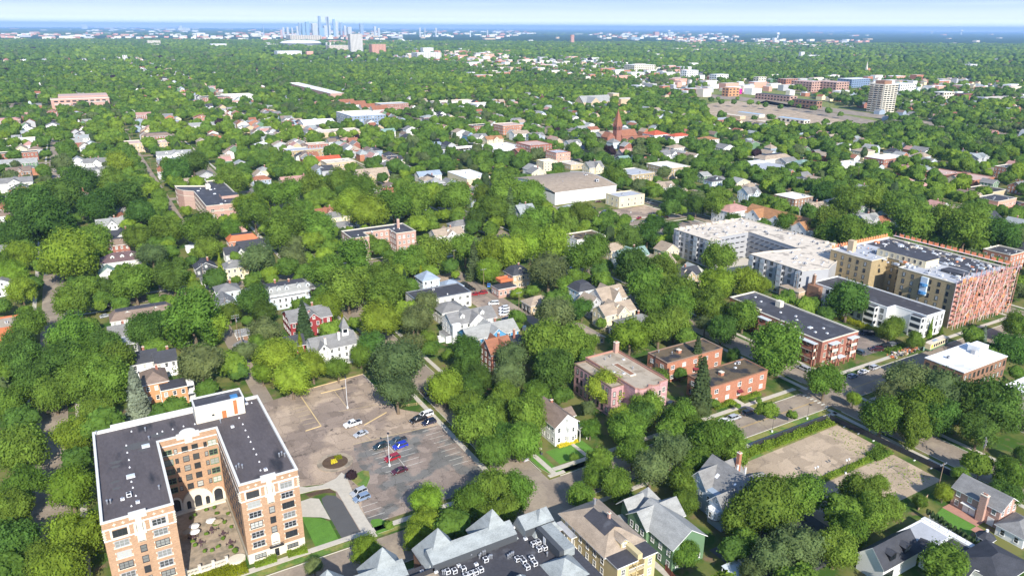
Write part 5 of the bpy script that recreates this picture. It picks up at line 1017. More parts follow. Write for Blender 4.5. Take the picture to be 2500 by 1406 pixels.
for i in range(24):
    x = 1.2 + i * 1.95; m = MB(); [m.tube((x, y, 0), (x, y, 21.6 + (i * 7 % 5) * .7), .1, .1, 'scaffold_red' if i % 2 else 'scaffold_pale', 5) for y in (-2.6, -.5)]; part('scaffold_frame', m, sc)
for i in range(80):
    x = 1.2 + r.uniform(0, 42); z = r.uniform(0, 18); m = MB(); m.tube((x, -2.75, z), (x + r.choice((-2.2, 2.2, 3)), -2.75, z + r.uniform(2.5, 6)), .11, .11, r.choice(['scaffold_pale', 'scaffold_red', 'scaffold_orange', 'scaffold_red']), 5); part('brace', m, sc)
for lv in range(9): m = MB(); m.box(-.4 + 1.6, -.45, 2.1 * (lv + 1), 3.0, 0, 2.1 * (lv + 1) + 1.0, 'scaffold_red'); part('scaffold_netting', m, sc)
for (y0, y1, x, lb) in ((2, 58, 45.8, 'far'),):
    m = MB(); [m.tube((x, y0 + i * 2.2, 0), (x, y0 + i * 2.2, 23), .07, .07, 'scaffold_red', 5) for i in range(26)]; part('scaffold_frame', m, sc); m = MB(); m.box(x - .6, y0, 21.0, x + .8, y1, 21.1, 'scaffold_pale'); [m.box(x + .6, y0 + i * 3, 21.1, x + .7, y0 + i * 3 + 2, 22.4, 'scaffold_orange') for i in range(18)]; part('guard_rail', m, sc)
m = MB(); m.box(2, 60.2, 19.8, 46, 61, 19.9, 'scaffold_orange'); [m.box(2 + i * 2, 60.9, 19.9, 3.2 + i * 2, 61, 21.3, 'scaffold_orange') for i in range(22)]; [m.tube((2 + 2 * i, 61, 0), (2 + 2 * i, 61, 22), .06, .06, 'scaffold_red', 4) for i in range(22)]; part('guard_rail', m, sc)
# ------------------------------------------------------------------ grey U-shaped block
gu = thing('apartment_building', 'modern grey five-storey block with cream roof and projecting glazed bays around a yard', 'building', (279.3, 208.5, 0)); register(279, 208, 332, 300, 15)
flat_body(gu, [(0, 4), (14, 0), (20, 3), (52.5, 15), (52.5, 90), (0, 90.5), (0, 62), (8, 62), (8, 66), (32, 66), (29, 29), (11, 34), (0, 35)], 15, 'panel_grey', 'roof_cream', 'roof_cream', .5)
zs5 = [1.9 + 2.95 * k for k in range(5)]
window_row(gu, 0, 34, 0, 5, 'W', zs5, 8, 1.5, 1.5, 'paint_darkgrey', 1); window_row(gu, 0, 89, 0, 63, 'W', zs5, 7, 1.5, 1.5, 'paint_darkgrey', 1)
for y in (5, 15.5, 26, 33, 63.5, 72, 86):
    m = MB(); m.box(-1.5, y - 1.4, 2.8, 0, y + 1.4, 14.2, 'panel_grey'); [m.box(-1.56, y - 1.15, z - .8, -1.5, y + 1.15, z + .9, 'glass_pale') for z in zs5[1:]]; [m.box(-1.3, y - 1.45, z - .8, -.2, y - 1.4, z + .9, 'dark_glass') for z in zs5[1:]]; part('bay', m, gu)
for (x0, y0, x1, y1) in ((32, 64, 29.2, 31),):
    for i in range(9):
        t = (i + .5) / 9; x = x0 + (x1 - x0) * t - .1; y = y0 + (y1 - y0) * t; m = MB(); [m.box(x - .9, y - 1.2, z - 1.0, x, y + 1.2, z - .85, 'metal_dark') or m.box(x - .06, y - 1.1, z - .8, x, y + 1.1, z + 1.1, 'dark_glass') for z in zs5]; part('balcony', m, gu)
for i in range(5): m = MB(); x = 12 + i * 4; [m.box(x - 1.2, 65.2, z - 1.0, x + 1.2, 66, z - .85, 'metal_dark') or m.box(x - 1.1, 65.93, z - .8, x + 1.1, 65.99, z + 1.1, 'dark_glass') for z in zs5]; part('balcony', m, gu)
r2 = random.Random(3); roof_bits(gu, [(r2.choice(['roof_fan', 'vent', 'air_conditioner', 'air_conditioner', 'roof_fan']), *p) for p in [(r2.uniform(33, 51), r2.uniform(20, 88)) for _ in range(34)] + [(r2.uniform(3, 30), r2.uniform(69, 88)) for _ in range(22)] + [(r2.uniform(3, 28), r2.uniform(6, 27)) for _ in range(20)]], 14.5)
for i in range(13): m = MB(); m.disc_prism(*((50.8, 18 + 4 * i) if i < 4 else (4 + 5 * (i - 4), 89.4)), 14.4, 15.5, 1.4, 1.2, 'roof_cream', 10); part('parapet_scallop', m, gu)
CLEAR.append((284, 243, 311, 275)); poly_sheet('courtyard_paving', [(280, 243.5), (308, 243.5), (310, 274), (280, 270)], .2, 'sidewalk_concrete', 'sidewalk_concrete')
CLEAR += [(228, 214, 278, 232)]
# ------------------------------------------------------------------ white-roofed brick building, right-edge buildings
b = block('brown brick building with bright white flat roof and rooftop hut', 244, 116.8, 270.6, 130.5, 12, 'brick_brown', 'roof_white', 'roof_white', 3, 'commercial_building', win=(1.0, 1.7), trim='paint_black', step=2.6, bits=4, par=.3)
m = MB(); m.box(6, -1, 11.7, 11.5, 3.2, 14.4, 'paint_white'); m.box(4.8, -.2, 11.7, 6, 1.2, 13.2, 'paint_grey'); part('roof_hut', m, b)
b = block('tan brick building with white roof at the right edge behind big trees', 243.5, 84, 262, 104, 13, 'stone_cream', 'roof_white', 'paint_white', 4, 'apartment_building', win=(1.4, 1.6), trim='paint_brown', step=3.4, bits=3)
# ------------------------------------------------------------------ brick colonial, garage, gazebo, dark-roofed modern house
co = house('red brick colonial house with grey gabled roof, large side chimney and white doors', 186.6, 73.4, [(0, 0, 8, 12, 'gy', 2.6)], 'brick_pink', 'shingle_grey', 5.4, chim=None)
m = MB(); m.box(-1.1, 3.2, 0, 0, 4.9, 7.8, 'brick_pink'); m.box(-1.2, 3.1, 7.8, .1, 5.0, 8.0, 'stone_cream'); [m.box(-.8, 3.5 + .6 * i, 8.0, -.4, 3.9 + .6 * i, 8.4, 'terracotta_dull') for i in range(2)]; part('chimney', m, co)
m = MB(); [m.box(-.1, y, .1, -.02, y + 1.5, 2.3, 'paint_white') or m.box(-.13, y + .15, .4, -.1, y + .7, 2.1, 'dark_glass') or m.box(-.13, y + .8, .4, -.1, y + 1.35, 2.1, 'dark_glass') for y in (1.0, 5.6, 7.3)]; m.box(-1.0, 5.4, 2.5, 0, 9.2, 2.65, 'paint_white'); part('door', m, co)
m = MB(); m.box(183.2, 76.5, 0, 186.4, 85.5, .12, 'terracotta_dull'); m.box(180.5, 73.0, 0, 183.2, 76.5, .1, 'terracotta_dull'); struct('brick_patio', m); poly_sheet('garden_lawn', [(176.5, 75), (183.2, 76.5), (183.2, 85.5), (176, 84)], .06, 'lawn_green'); CLEAR.append((174, 69, 187, 87))
gr = house('white single-storey garage with hipped grey roof beside the brick colonial', 184, 66, [(0, 0, 9, 6.5, 'h', 1.8)], 'paint_white', 'shingle_grey', 2.8, name='garage', cat='garage')
gz = thing('gazebo', 'white octagonal garden gazebo with dark shingle roof and white finial', 'gazebo', (177.6, 71.6, 0)); o8 = [(1.9 * cos(2 * pi * (i + .5) / 8), 1.9 * sin(2 * pi * (i + .5) / 8)) for i in range(8)]; e8 = [(x * 1.2, y * 1.2) for x, y in o8]
m = MB(); m.prism(o8, 0, 2.5, 'paint_white'); part('wall', m, gz); m = MB()
for i in range(8): a, b_ = e8[i], e8[(i + 1) % 8]; m.poly([(*a, 2.5), (*b_, 2.5), (b_[0] * .2, b_[1] * .2, 3.9), (a[0] * .2, a[1] * .2, 3.9)], 'shingle_dark'); m.poly([(*a, 2.35), (*b_, 2.35), (*b_, 2.5), (*a, 2.5)], 'paint_white')
m.poly([(x * .2, y * .2, 3.9) for x, y in e8], 'shingle_dark'); part('roof', m, gz); m = MB(); m.disc_prism(0, 0, 3.9, 4.4, .35, .35, 'paint_white', 8); part('finial', m, gz)
for i in range(8): a = 2 * pi * i / 8 + pi / 8 * 0; o = link('window', win_mesh(.8, 1.2, 'paint_white', 0)[1], gz, (1.77 * cos(a) * 1.0, 1.77 * sin(a), 1.5), a + pi / 2)
register(175, 69, 180, 74, 3)
dm = thing('house', 'charcoal-roofed white modern house with two dark dormers and paved white terrace', 'house', (142.5, 62, 0)); register(141, 70, 157, 84, 5); register(156, 60, 174, 80, 5)
m = MB(); m.box(0, 13.5, 0, 13.2, 20.0, 4.6, 'paint_white', bottom=False); gable_ends(m, 0, 13.5, 13.2, 20, 4.6, 3.5, 'x', 'paint_white'); m.box(13.5, 5, 0, 19.5, 13, 3.4, 'paint_white'); m.box(19, 0, 0, 30, 8, 3.4, 'paint_white'); part('wall', m, dm)
m = MB(); gable_roof(m, 0, 13.5, 13.2, 20, 4.6, 3.5, 'x', 'shingle_dark', .5, 'paint_white'); gable_roof(m, 13.6, 3, 19.6, 15, 3.4, 1.8, 'y', 'shingle_dark', .4, 'paint_white'); hip_roof(m, 19, -2, 32, 8, 3.4, 2.0, 'shingle_dark', .4); part('roof', m, dm)
for x in (3.6, 9.0):
    m = MB(); m.box(x - 1.1, 13.9, 5.0, x + 1.1, 16.4, 6.8, 'paint_black'); gable_roof(m, x - 1.1, 13.9, x + 1.1, 16.6, 6.8, .5, 'y', 'shingle_dark', .2, 'paint_black', .1); m.box(x - .9, 13.85, 5.3, x - .05, 13.9, 6.6, 'dark_glass'); m.box(x + .05, 13.85, 5.3, x + .9, 13.9, 6.6, 'dark_glass'); part('dormer', m, dm)
m = MB(); m.box(16.5, 13.4, 0, 27.2, 21.5, 2.6, 'paint_white', 'roof_white'); m.box(17, 13.9, 2.6, 26.4, 20.8, 2.66, 'roof_grey'); m.box(27.2, 4, 0, 28.9, 21.5, 2.9, 'paint_white', 'roof_white'); m.box(19.7, 8, 0, 27.2, 13.4, 2.4, 'paint_darkgrey', 'roof_charcoal'); part('terrace', m, dm)
m = MB(); [m.tube((27.6, 6 + 2.2 * i, 2.9), (27.6, 6 + 2.2 * i, 3.9), .04, .04, 'metal_dark', 4) for i in range(7)]; m.tube((27.6, 6, 3.9), (27.6, 19.2, 3.9), .03, .03, 'metal_dark', 4); part('railing', m, dm)
m = MB(); m.box(0, 13.42, .2, 4, 13.49, 2.8, 'dark_glass'); part('garage_door', m, dm)
cp_ = thing('carport', 'open carport with dark corrugated roof in the shaded rear yard', 'carport', (112.6, 90.5, 0)); m = MB(); m.poly([(0, 0, 2.5), (6.5, 0, 2.5), (6.5, 5.5, 3.0), (0, 5.5, 3.0)], 'awning_metal'); m.poly([(0, 0, 2.4), (6.5, 0, 2.4), (6.5, 5.5, 2.9), (0, 5.5, 2.9)], 'paint_white'); part('roof', m, cp_); m = MB(); [m.box(x, y, 0, x + .12, y + .12, 2.45, 'paint_white') for x in (.1, 6.2) for y in (.1, 5.2)]; part('post', m, cp_)
# ------------------------------------------------------------------ houses and blocks further off, measured one by one
def H(px, py, w, d, ze, ty, wall, roof, label, ch=0, dorm='', name='house', cat='house', rise=None, **k):
    rise = rise if rise is not None else (2.6 if ty in ('h',) else 3.0)
    cx, cy = G(px, py, ze + rise * .6); W, D = w / 2, d / 2
    if ty == 'x': wings = [(-W, -D, W, D, 'gx' if w >= d else 'gy', rise)] + ([(-W * .25, -D - 1.2, W * .45, D + .8, 'gy', rise * .92)] if w >= d else [(-W - 1.2, -D * .35, W + .8, D * .4, 'gx', rise * .92)])
    elif ty == 'f': wings = [(-W, -D, W, D, 'f', roof)]
    elif ty == 'L': wings = [(-W, -D * .1, W, D, 'gx', rise), (-W * .9, -D, -W * .1, D * .9, 'gy', rise * .9)]
    else: wings = [(-W, -D, W, D, ty, rise)]
    chim = [(W * .35, D * .3, ze + rise + 1.0)] if ch else None
    dl = []
    for i, f in enumerate(dorm):
        if f == 'S': dl.append((W * (-.45 + .9 * i / max(1, len(dorm) - 1)) if len(dorm) > 1 else 0, -D * .62, ze + rise * .3, 'S'))
        if f == 'W': dl.append((-W * .6, 0, ze + rise * .3, 'W'))
    return house(label, cx, cy, wings, wall, 'shingle_grey' if ty == 'f' else roof, ze, chim=chim, dormers=dl, name=name, cat=cat, **k)
def FB(px, py, w, d, h, wall, roof, label, name='commercial_building', cat='building', **k):
    cx, cy = G(px, py, h); return block(label, cx - w / 2, cy - d / 2, cx + w / 2, cy + d / 2, h, wall, roof, name=name, cat=cat, **k)
W_, O_, C_c = 'paint_white', 'paint_offwhite', 'stucco_cream'
H(268, 538, 15, 11, 6, 'x', W_, 'shingle_light', 'white house with pale grey cross-gabled roof among dark trees', 1)
H(292, 566, 19, 11, 6, 'x', W_, 'shingle_dark', 'white house with charcoal roof, white gable and tall red chimney', 1)
H(281, 588, 13, 8, 6, 'hf', 'brick_red', 'shingle_brown', 'small red brick house with brown roof behind a white wall', 0, 'SS')
H(297, 622, 20, 11, 6.5, 'h', O_, 'shingle_maroon', 'cream house with maroon hipped roof and two white front dormers', 1, 'SSS', rise=3.6)
H(262, 655, 8, 8, 3.2, 'gy', W_, 'shingle_green', 'low white porch wing with green roof by a brick house')
H(499, 641, 10, 9, 4.2, 'gy', 'paint_darkgrey', 'shingle_dark', 'dark-walled house with black gabled roof beside the alley', 1)
H(515, 676, 9, 8, 2.8, 'h', O_, 'shingle_grey', 'cream garage with pale grey hipped roof beside the alley', name='garage', cat='garage', rise=2)
H(574, 640, 11, 10, 6.2, 'h', 'stucco_cream', 'shingle_grey', 'cream four-square house with grey hipped roof', 0, 'W')
H(553, 697, 10, 10, 6.3, 'h', 'paint_lightblue', 'shingle_grey', 'pale blue house with grey roof and a brick chimney beside the alley', 1)
H(548, 728, 8, 12, 6, 'gy', 'paint_greyblue', 'shingle_grey', 'narrow grey-blue house with grey gabled roof and rear balcony')
cxy = G(685, 697, 8.5); lb = house('long pale blue apartment house with grey mansard roof and row of white dormers', cxy[0], cxy[1], [(-15, -6.5, 14, 6.5, 'hf', 2.6), (-9, -8.2, 9, -5, 'f', 'shingle_grey', 5.4)], 'paint_lightblue', 'shingle_light', 6.6, chim=[(-2, 2, 11), (4, 1, 10.6)], dormers=[(x, -5.2, 7.4, 'S') for x in (-10, -5.5, -2, 1.5, 7, 11)], name='apartment_building', cat='building')
H(345, 756, 24, 9, 4.8, 'hf', O_, 'shingle_brown', 'cream double house with brown mansard roof and flat charcoal top', 0, 'SS')
H(292, 800, 8, 10, 4.6, 'gx', W_, 'shingle_grey', 'small white house with pale grey roof left of a charcoal annex', 1); H(305, 822, 9, 9, 4.4, 'f', 'paint_darkgrey', 'roof_grey', 'charcoal-walled flat annex with a terracotta chimney', 1)
H(336, 866, 12, 8, 6.2, 'gx', W_, 'shingle_dark', 'white house with charcoal gabled roof and brick chimney', 1); H(401, 863, 7, 6.5, 6, 'gx', W_, 'shingle_dark', 'white rear wing with charcoal roof beside the white house', 1)
H(374, 910, 7.5, 11, 7, 'h', 'paint_orange', 'shingle_brown', 'bright orange house with brown hipped roof beside the blue spruce', 1)
o_ = H(420, 927, 8, 7, 6.2, 'f', 'paint_orange', 'roof_charcoal', 'flat-roofed orange rear wing with stacked white porches'); m = MB(); [m.box(4, -3.5, z, 6.2, 2.5, z + .2, 'paint_white') for z in (.4, 3.2, 6.1)]; [m.box(6.1, y, .4, 6.2, y + .12, 7.1, 'paint_white') for y in (-3.5, -.5, 2.4)]; [m.box(6.1, -3.5, z, 6.17, 2.5, z + .1, 'paint_white') for z in (1.5, 4.3, 7.1)]; part('balcony', m, o_)
H(595, 842, 6, 8, 2.6, 'gy', W_, 'shingle_grey', 'small grey-roofed garage beside the leaning alley poles', name='garage', cat='garage', rise=1.4); H(594, 806, 6, 7, 2.6, 'gx', 'brick_brown', 'shingle_grey', 'small brick garage hidden under trees by the alley', name='garage', cat='garage', rise=1.4)
H(748, 757, 17, 13, 7, 'x', 'paint_red', 'shingle_grey', 'barn-red house with grey cross-gabled roof and red chimney', 1, 'S'); H(716, 826, 7, 6, 4, 'gx', 'paint_red', 'shingle_dark', 'small barn-red outbuilding with dark roof behind the conifer')
ms = house('white mansion with long grey-brown roof and a pointed belfry tower', 62.0, 250.5, [(0, 0, 16.5, 9.5, 'gx', 3.4), (1.5, -1.2, 6, 3, 'gy', 2.4)], W_, 'shingle_grey', 7.6, chim=[(5, 1.6, 11.2, 'paint_white'), (10.5, 2.4, 12.2, 'paint_white')], name='mansion')
m = MB(); m.box(12.2, 3.2, 7, 14.6, 5.6, 13.2, W_); [m.poly([(*a, 13.0), (*b, 13.0), (13.4, 4.4, 17.4)], 'shingle_grey') for a, b in (((11.8, 2.8), (15, 2.8)), ((15, 2.8), (15, 6)), ((15, 6), (11.8, 6)), ((11.8, 6), (11.8, 2.8)))]; m.box(12.6, 3.15, 11.2, 14.2, 3.2, 12.6, 'dark_glass'); m.box(12.15, 3.6, 11.2, 12.2, 5.2, 12.6, 'dark_glass'); part('belfry', m, ms)
H(797, 512, 15, 10, 6, 'x', 'brick_orange', 'shingle_rust', 'brick house with rust-brown cross-gabled roof', 1); H(820, 521, 15, 10, 6, 'h', C_c, 'shingle_grey', 'cream house with grey hipped roof and white chimney', 1); H(834, 545, 14, 9, 3.6, 'h', 'paint_grey', 'shingle_grey', 'low grey-roofed bungalow left of the brick apartment house'); H(893, 541, 10, 9, 3.6, 'gx', 'paint_grey', 'shingle_grey', 'small grey gabled building behind the brick apartment house')
H(572, 556, 12, 9, 4, 'hf', 'brick_pink', 'shingle_pink', 'low pinkish roof behind the terracotta roofs'); H(590, 576, 16, 9, 4, 'hf', 'brick_orange', 'terracotta', 'row of low buildings with terracotta-edged flat roofs'); H(618, 590, 17, 9, 5, 'gx', 'brick_brown', 'shingle_dark', 'brick house with long charcoal roof behind the trees', 1); H(580, 606, 14, 9, 5, 'x', O_, 'shingle_dark', 'house with charcoal cross-gabled roof in front of the brick row')
H(466, 594, 6, 6, 2.8, 'f', W_, 'roof_white', 'small white flat-roofed garage on the alley', name='garage', cat='garage')
H(1043, 668, 8.5, 9, 7.5, 'h', 'paint_lightblue', 'shingle_bluegrey', 'tall pale blue house with blue-grey hipped roof behind narrow conifers', rise=3.4); H(1098, 688, 10, 9, 3, 'h', 'brick_brown', 'shingle_bluegrey', 'low building with blue-grey pyramid roof behind the white flat block', name='garage', cat='garage')
block('white two-storey flat-roofed block with charcoal roof and round roof patch', 117, 282, 143.3, 296, 7, O_, 'roof_charcoal', 'metal_grey', 2, bits=3, par=.3, step=4, win=(1.4, 1.3))
H(1095, 742, 11, 11, 6, 'h', O_, 'shingle_grey', 'grey-roofed house between the white block and the white Victorian')
v_ = H(1145, 763, 20, 10, 7.6, 'x', W_, 'shingle_grey', 'white Victorian house with grey roof, twin front gables and corner bay', 0, 'SS', rise=3.4); m = MB(); m.box(-12.4, -4, 0, -10, 3, 3, W_, 'shingle_grey'); [m.box(-13.0 - .5 * i, -2, 0, -12.4 - .5 * i, -.6, 1.6 - .35 * i, W_) for i in range(4)]; m.box(-13.5, 1, 0, -12.4, 2.4, 1.2, W_); part('porch', m, v_); m = MB(); m.disc_prism(-8.6, -5.6, 0, 8.2, 2.0, 1.8, W_, 8, .39); part('bay_window', m, v_)
H(1192, 797, 22, 10, 6, 'x', 'paint_blue', 'shingle_light', 'blue-gabled house with long pale grey roof below the white Victorian', 1, rise=3.2)
rb_ = H(1212, 834, 9, 9, 8, 'x', 'brick_red', 'shingle_rust', 'dark red brick house with steep rust-coloured gables and brick chimneys', 1, rise=4.2); H(1247, 822, 12, 8, 7, 'f', 'brick_red', 'roof_charcoal', 'flat charcoal-roofed rear wing of brick with a tall chimney', 1)
t_ = H(1262, 656, 9.5, 9, 7, 'hf', 'stucco_tan', 'shingle_dark', 'tan brick house with charcoal mansard and orange chimney beside a roof terrace', 1, 'S'); H(1231, 690, 10, 7, 4.2, 'f', 'brick_pink', 'roof_charcoal', 'brick garage with charcoal roof edge under the roof terrace', name='garage', cat='garage')
cx_, cy_ = G(1233, 682, 5); tr_ = thing('roof_terrace', 'orange-railed roof terrace on top of the brick garage by the alley', 'terrace', (cx_, cy_, 0)); m = MB(); m.box(-3.8, -2.4, 4.5, 3.8, 2.6, 4.9, 'terracotta'); [m.box(a, b, 4.9, c, d, 5.9, 'terracotta') for a, b, c, d in ((-3.8, -2.4, 3.8, -2.3), (-3.8, 2.5, 3.8, 2.6), (-3.8, -2.3, -3.7, 2.5), (3.7, -2.3, 3.8, 2.5))]; part('railing', m, tr_)
g_ = H(1313, 728, 12, 8, 4.2, 'h', 'stucco_tan', 'shingle_tan', 'tan two-door garage with tan hipped roof beside the alley', name='garage', cat='garage'); m = MB(); m.box(-6.05, -3, .1, -6.0, -.4, 3, 'dark_glass'); m.box(-6.05, .4, .1, -6.0, 3, 3, 'dark_glass'); part('garage_door', m, g_)
H(1420, 694, 9, 9, 7, 'hf', 'paint_lightblue', 'shingle_dark', 'pale grey-blue house with charcoal mansard roof next to the street', 0); 
a_ = H(1484, 708, 13, 11, 7.2, 'x', O_, 'shingle_tan', 'large Victorian house with tan roof, white skylights and ornate gable', 0, rise=4.2); H(1500, 745, 16, 9, 7, 'x', 'stucco_cream', 'shingle_tan', 'cream Victorian house with tan roof in front of the one with skylights', 0, 'S', rise=3); H(1441, 726, 7, 9, 6, 'gy', 'paint_grey', 'shingle_tan', 'grey side wing with tan roof left of the skylit Victorian')
m = MB(); [m.box(1.0 + i * 1.6, -3.6 + i * .8, 9.3 + .4 * i, 1.7 + i * 1.6, -2.0 + i * .8, 9.5 + .9, 'metal_white') for i in range(3)]; part('skylight', m, a_)
H(1551, 775, 15, 9, 4.6, 'h', 'paint_darkgrey', 'shingle_grey', 'charcoal-walled house with grey-brown roof and orange chimney', 1); H(1430, 806, 8, 15, 2.8, 'gy', 'stucco_tan', 'shingle_tan', 'long tan-roofed garage beside the alley', name='garage', cat='garage', rise=1.6); H(1512, 790, 7, 6, 3, 'f', 'paint_darkgrey', 'roof_charcoal', 'small dark shed beside the charcoal house', name='shed', cat='shed')
H(1540, 612, 18, 9, 6.6, 'x', 'paint_lightblue', 'shingle_green', 'Victorian house with sea-green roof, pale blue trim and turret', 1, rise=3.4); H(1500, 598, 10, 8, 5.5, 'gx', C_c, 'shingle_tan', 'small cream house with tan roof left of the green-roofed Victorian'); H(1603, 632, 18, 10, 6, 'x', 'brick_pink', 'shingle_tan', 'tan-roofed house with white gable and orange chimney', 1, 'S'); H(1665, 660, 18, 9, 6, 'x', 'stucco_tan', 'shingle_dark', 'charcoal-roofed house with box dormer right of the tan-roofed one', 1, 'S')
H(1628, 598, 10, 9, 5, 'gy', C_c, 'shingle_tan', 'cream gabled house facing the car park beside the grey block', rise=3.6); H(1690, 650, 8, 7, 4, 'gy', O_, 'shingle_slate', 'small grey-roofed house tucked below the grey block')
FB(1427, 573, 20, 14, 8, W_, 'roof_dirty', 'white two-storey block with dark brown flat roof among bright trees', step=3, bits=3)
H(1090, 562, 18, 10, 6, 'x', O_, 'shingle_tan', 'cream house with grey-tan roof and dormers beside tall trees', 1, 'S'); H(1195, 577, 26, 10, 5, 'f', 'paint_grey', 'roof_charcoal', 'long low building with charcoal roof mostly hidden by bright trees'); H(1252, 590, 16, 8, 4, 'f', W_, 'roof_white', 'small white roof glimpsed through bright trees')
H(912, 421, 26, 22, 5, 'L', 'stucco_tan', 'shingle_tan', 'large building with tan stepped gables among trees', rise=6); H(1174, 459, 10, 13, 7.5, 'gy', 'paint_green', 'shingle_grey', 'green house with grey gabled roof beside the grocery trees'); H(1126, 541, 15, 9, 5, 'h', 'paint_grey', 'shingle_grey', 'grey house beside the cross street with parked cars', 1)
H(1279, 505, 12, 11, 7, 'x', 'paint_greyblue', 'shingle_slate', 'slate-blue turreted house in front of the grocery store', 1, rise=4); H(1392, 503, 14, 10, 3.4, 'h', O_, 'shingle_slate', 'low house with dark blue-grey hipped roof near the grocery car park')
H(997, 331, 13, 14, 7, 'gy', 'paint_greyblue', 'shingle_dark', 'dark grey gabled house with skylit roof', 0); H(1001, 311, 14, 12, 7, 'gy', W_, 'shingle_grey', 'grey-roofed house behind the dark grey gabled one'); H(946, 317, 16, 9, 6, 'gx', O_, 'shingle_green', 'house with pale green roof')
H(1045, 350, 26, 18, 4, 'gx', 'paint_grey', 'shingle_bluegrey', 'low building with bright blue-grey metal roof', name='commercial_building', cat='building', rise=2)
FB(1180, 358, 70, 24, 5, O_, 'roof_white', 'long low white-roofed shops behind the tree belt', coping='roof_white'); FB(1255, 362, 40, 18, 5, O_, 'roof_white', 'white-roofed shop wing right of the long white-roofed shops', coping='roof_white'); FB(1110, 366, 40, 14, 5, 'paint_greyblue', 'roof_grey', 'low grey-roofed shop left of the long white-roofed shops')
H(1123, 318, 16, 14, 7, 'gy', O_, 'shingle_tan', 'tan gabled house beside a blue one'); H(1143, 325, 8, 14, 7, 'gy', 'paint_blue', 'shingle_grey', 'bright blue house with grey roof'); H(1167, 330, 18, 12, 7, 'x', O_, 'shingle_grey', 'cream house with grey cross gables right of the blue house'); H(1203, 335, 20, 12, 6, 'x', C_c, 'shingle_ginger', 'cream house with orange-brown tile roof'); FB(1170, 305, 24, 18, 8, 'brick_red', 'roof_charcoal', 'red brick block with charcoal roof behind the gabled houses')
H(1268, 322, 20, 12, 7, 'gx', W_, 'shingle_tan', 'white house with tan roof near the orange brick flats'); H(1307, 327, 18, 12, 7, 'x', 'paint_greyblue', 'shingle_grey', 'grey-blue house with tan cross gables', 1); FB(1240, 303, 28, 26, 11, 'brick_orange', 'roof_pink', 'orange brick apartment house with crenellated chimneys', name='apartment_building')
H(1448, 399, 15, 11, 8, 'x', C_c, 'shingle_grey', 'cream house with grey roof and porch beside the black garage', 1, rise=4); H(1460, 425, 16, 12, 4, 'f', 'paint_black', 'roof_charcoal', 'black flat-roofed garage in front of the cream house', name='garage', cat='garage'); H(1398, 345, 16, 10, 7, 'x', W_, 'shingle_grey', 'white gabled house standing alone in the trees')
H(1424, 310, 18, 12, 6, 'gx', W_, 'shingle_light', 'white house with pale roof left of the red spire'); H(1445, 312, 14, 12, 6, 'gx', O_, 'shingle_rust', 'house with reddish-brown roof left of the red spire'); H(1477, 323, 20, 16, 5, 'gx', W_, 'shingle_tan', 'low tan-roofed house just left of the red church'); H(1602, 322, 22, 20, 8, 'h', W_, 'shingle_red', 'white building with bright red hipped roof', rise=4); H(1563, 335, 22, 14, 6, 'gx', 'brick_orange', 'shingle_rust', 'rust-roofed parish house right of the red church'); H(1522, 313, 16, 14, 6, 'h', W_, 'shingle_grey', 'white house with grey roof behind the red church')
H(1521, 384, 11, 12, 7, 'gx', 'paint_green', 'shingle_green', 'pale green house in the trees'); H(1632, 370, 20, 14, 7, 'x', W_, 'shingle_grey', 'large grey-roofed house with white gables', 1); H(1650, 356, 16, 12, 7, 'h', O_, 'shingle_tan', 'tan-roofed house behind the large grey-roofed one'); H(1667, 378, 14, 13, 7, 'x', W_, 'shingle_brown', 'white house with brown cross gables')
for i, (px, py) in enumerate(((845, 246), (872, 250), (898, 257), (925, 262))): H(px, py, 24, 15, 7, 'gx', W_, 'shingle_rust', ['row house with rust-red roof, leftmost of four', 'row house with rust-red roof, second of four', 'row house with rust-red roof, third of four', 'row house with rust-red roof, rightmost of four'][i], rise=5)
FB(956, 252, 44, 26, 13, 'brick_red', 'roof_grey', 'brick block with grey roof right of the rust-red row houses', name='apartment_building'); FB(1188, 252, 50, 30, 8, W_, 'roof_white', 'white flat building alone in the forest'); FB(1105, 246, 70, 24, 8, O_, 'roof_cream', 'low cream-roofed building behind the trees')
gm_ = FB(880, 276, 46, 62, 14, 'panel_blue', 'roof_white', 'modern blue-grey apartment block with white roof', name='apartment_building', win=(2.2, 1.8), step=4)
H(1045, 283, 18, 14, 7, 'h', 'brick_red', 'shingle_slate', 'brick house with slate hipped roof in the middle of the forest')
# church with the red spire
cx_, cy_ = 527, 668; ch = thing('church', 'red sandstone church with tall pointed spire', 'church', (cx_, cy_, 0)); register(505, 650, 560, 685, 12)
m = MB(); m.box(-4.5, -4.5, 0, 2.5, 2.5, 18, 'brick_red'); [m.poly([(*a, 18), (*b, 18), (-1, -1, 36)], 'shingle_rust') for a, b in (((-4.7, -4.7), (2.7, -4.7)), ((2.7, -4.7), (2.7, 2.7)), ((2.7, 2.7), (-4.7, 2.7)), ((-4.7, 2.7), (-4.7, -4.7)))]; [m.box(x, -4.6, 12.5, x + 1.1, -4.5, 16.5, 'dark_glass') for x in (-3.6, -1.5, .6)]; [m.box(-4.6, y, 12.5, -4.5, y + 1.1, 16.5, 'dark_glass') for y in (-3.6, -1.5, .6)]
for x, y in ((-4.4, -4.4), (2.4, -4.4), (-4.4, 2.4), (2.4, 2.4)): m.tube((x, y, 16), (x, y, 22), .7, .05, 'brick_red', 6)
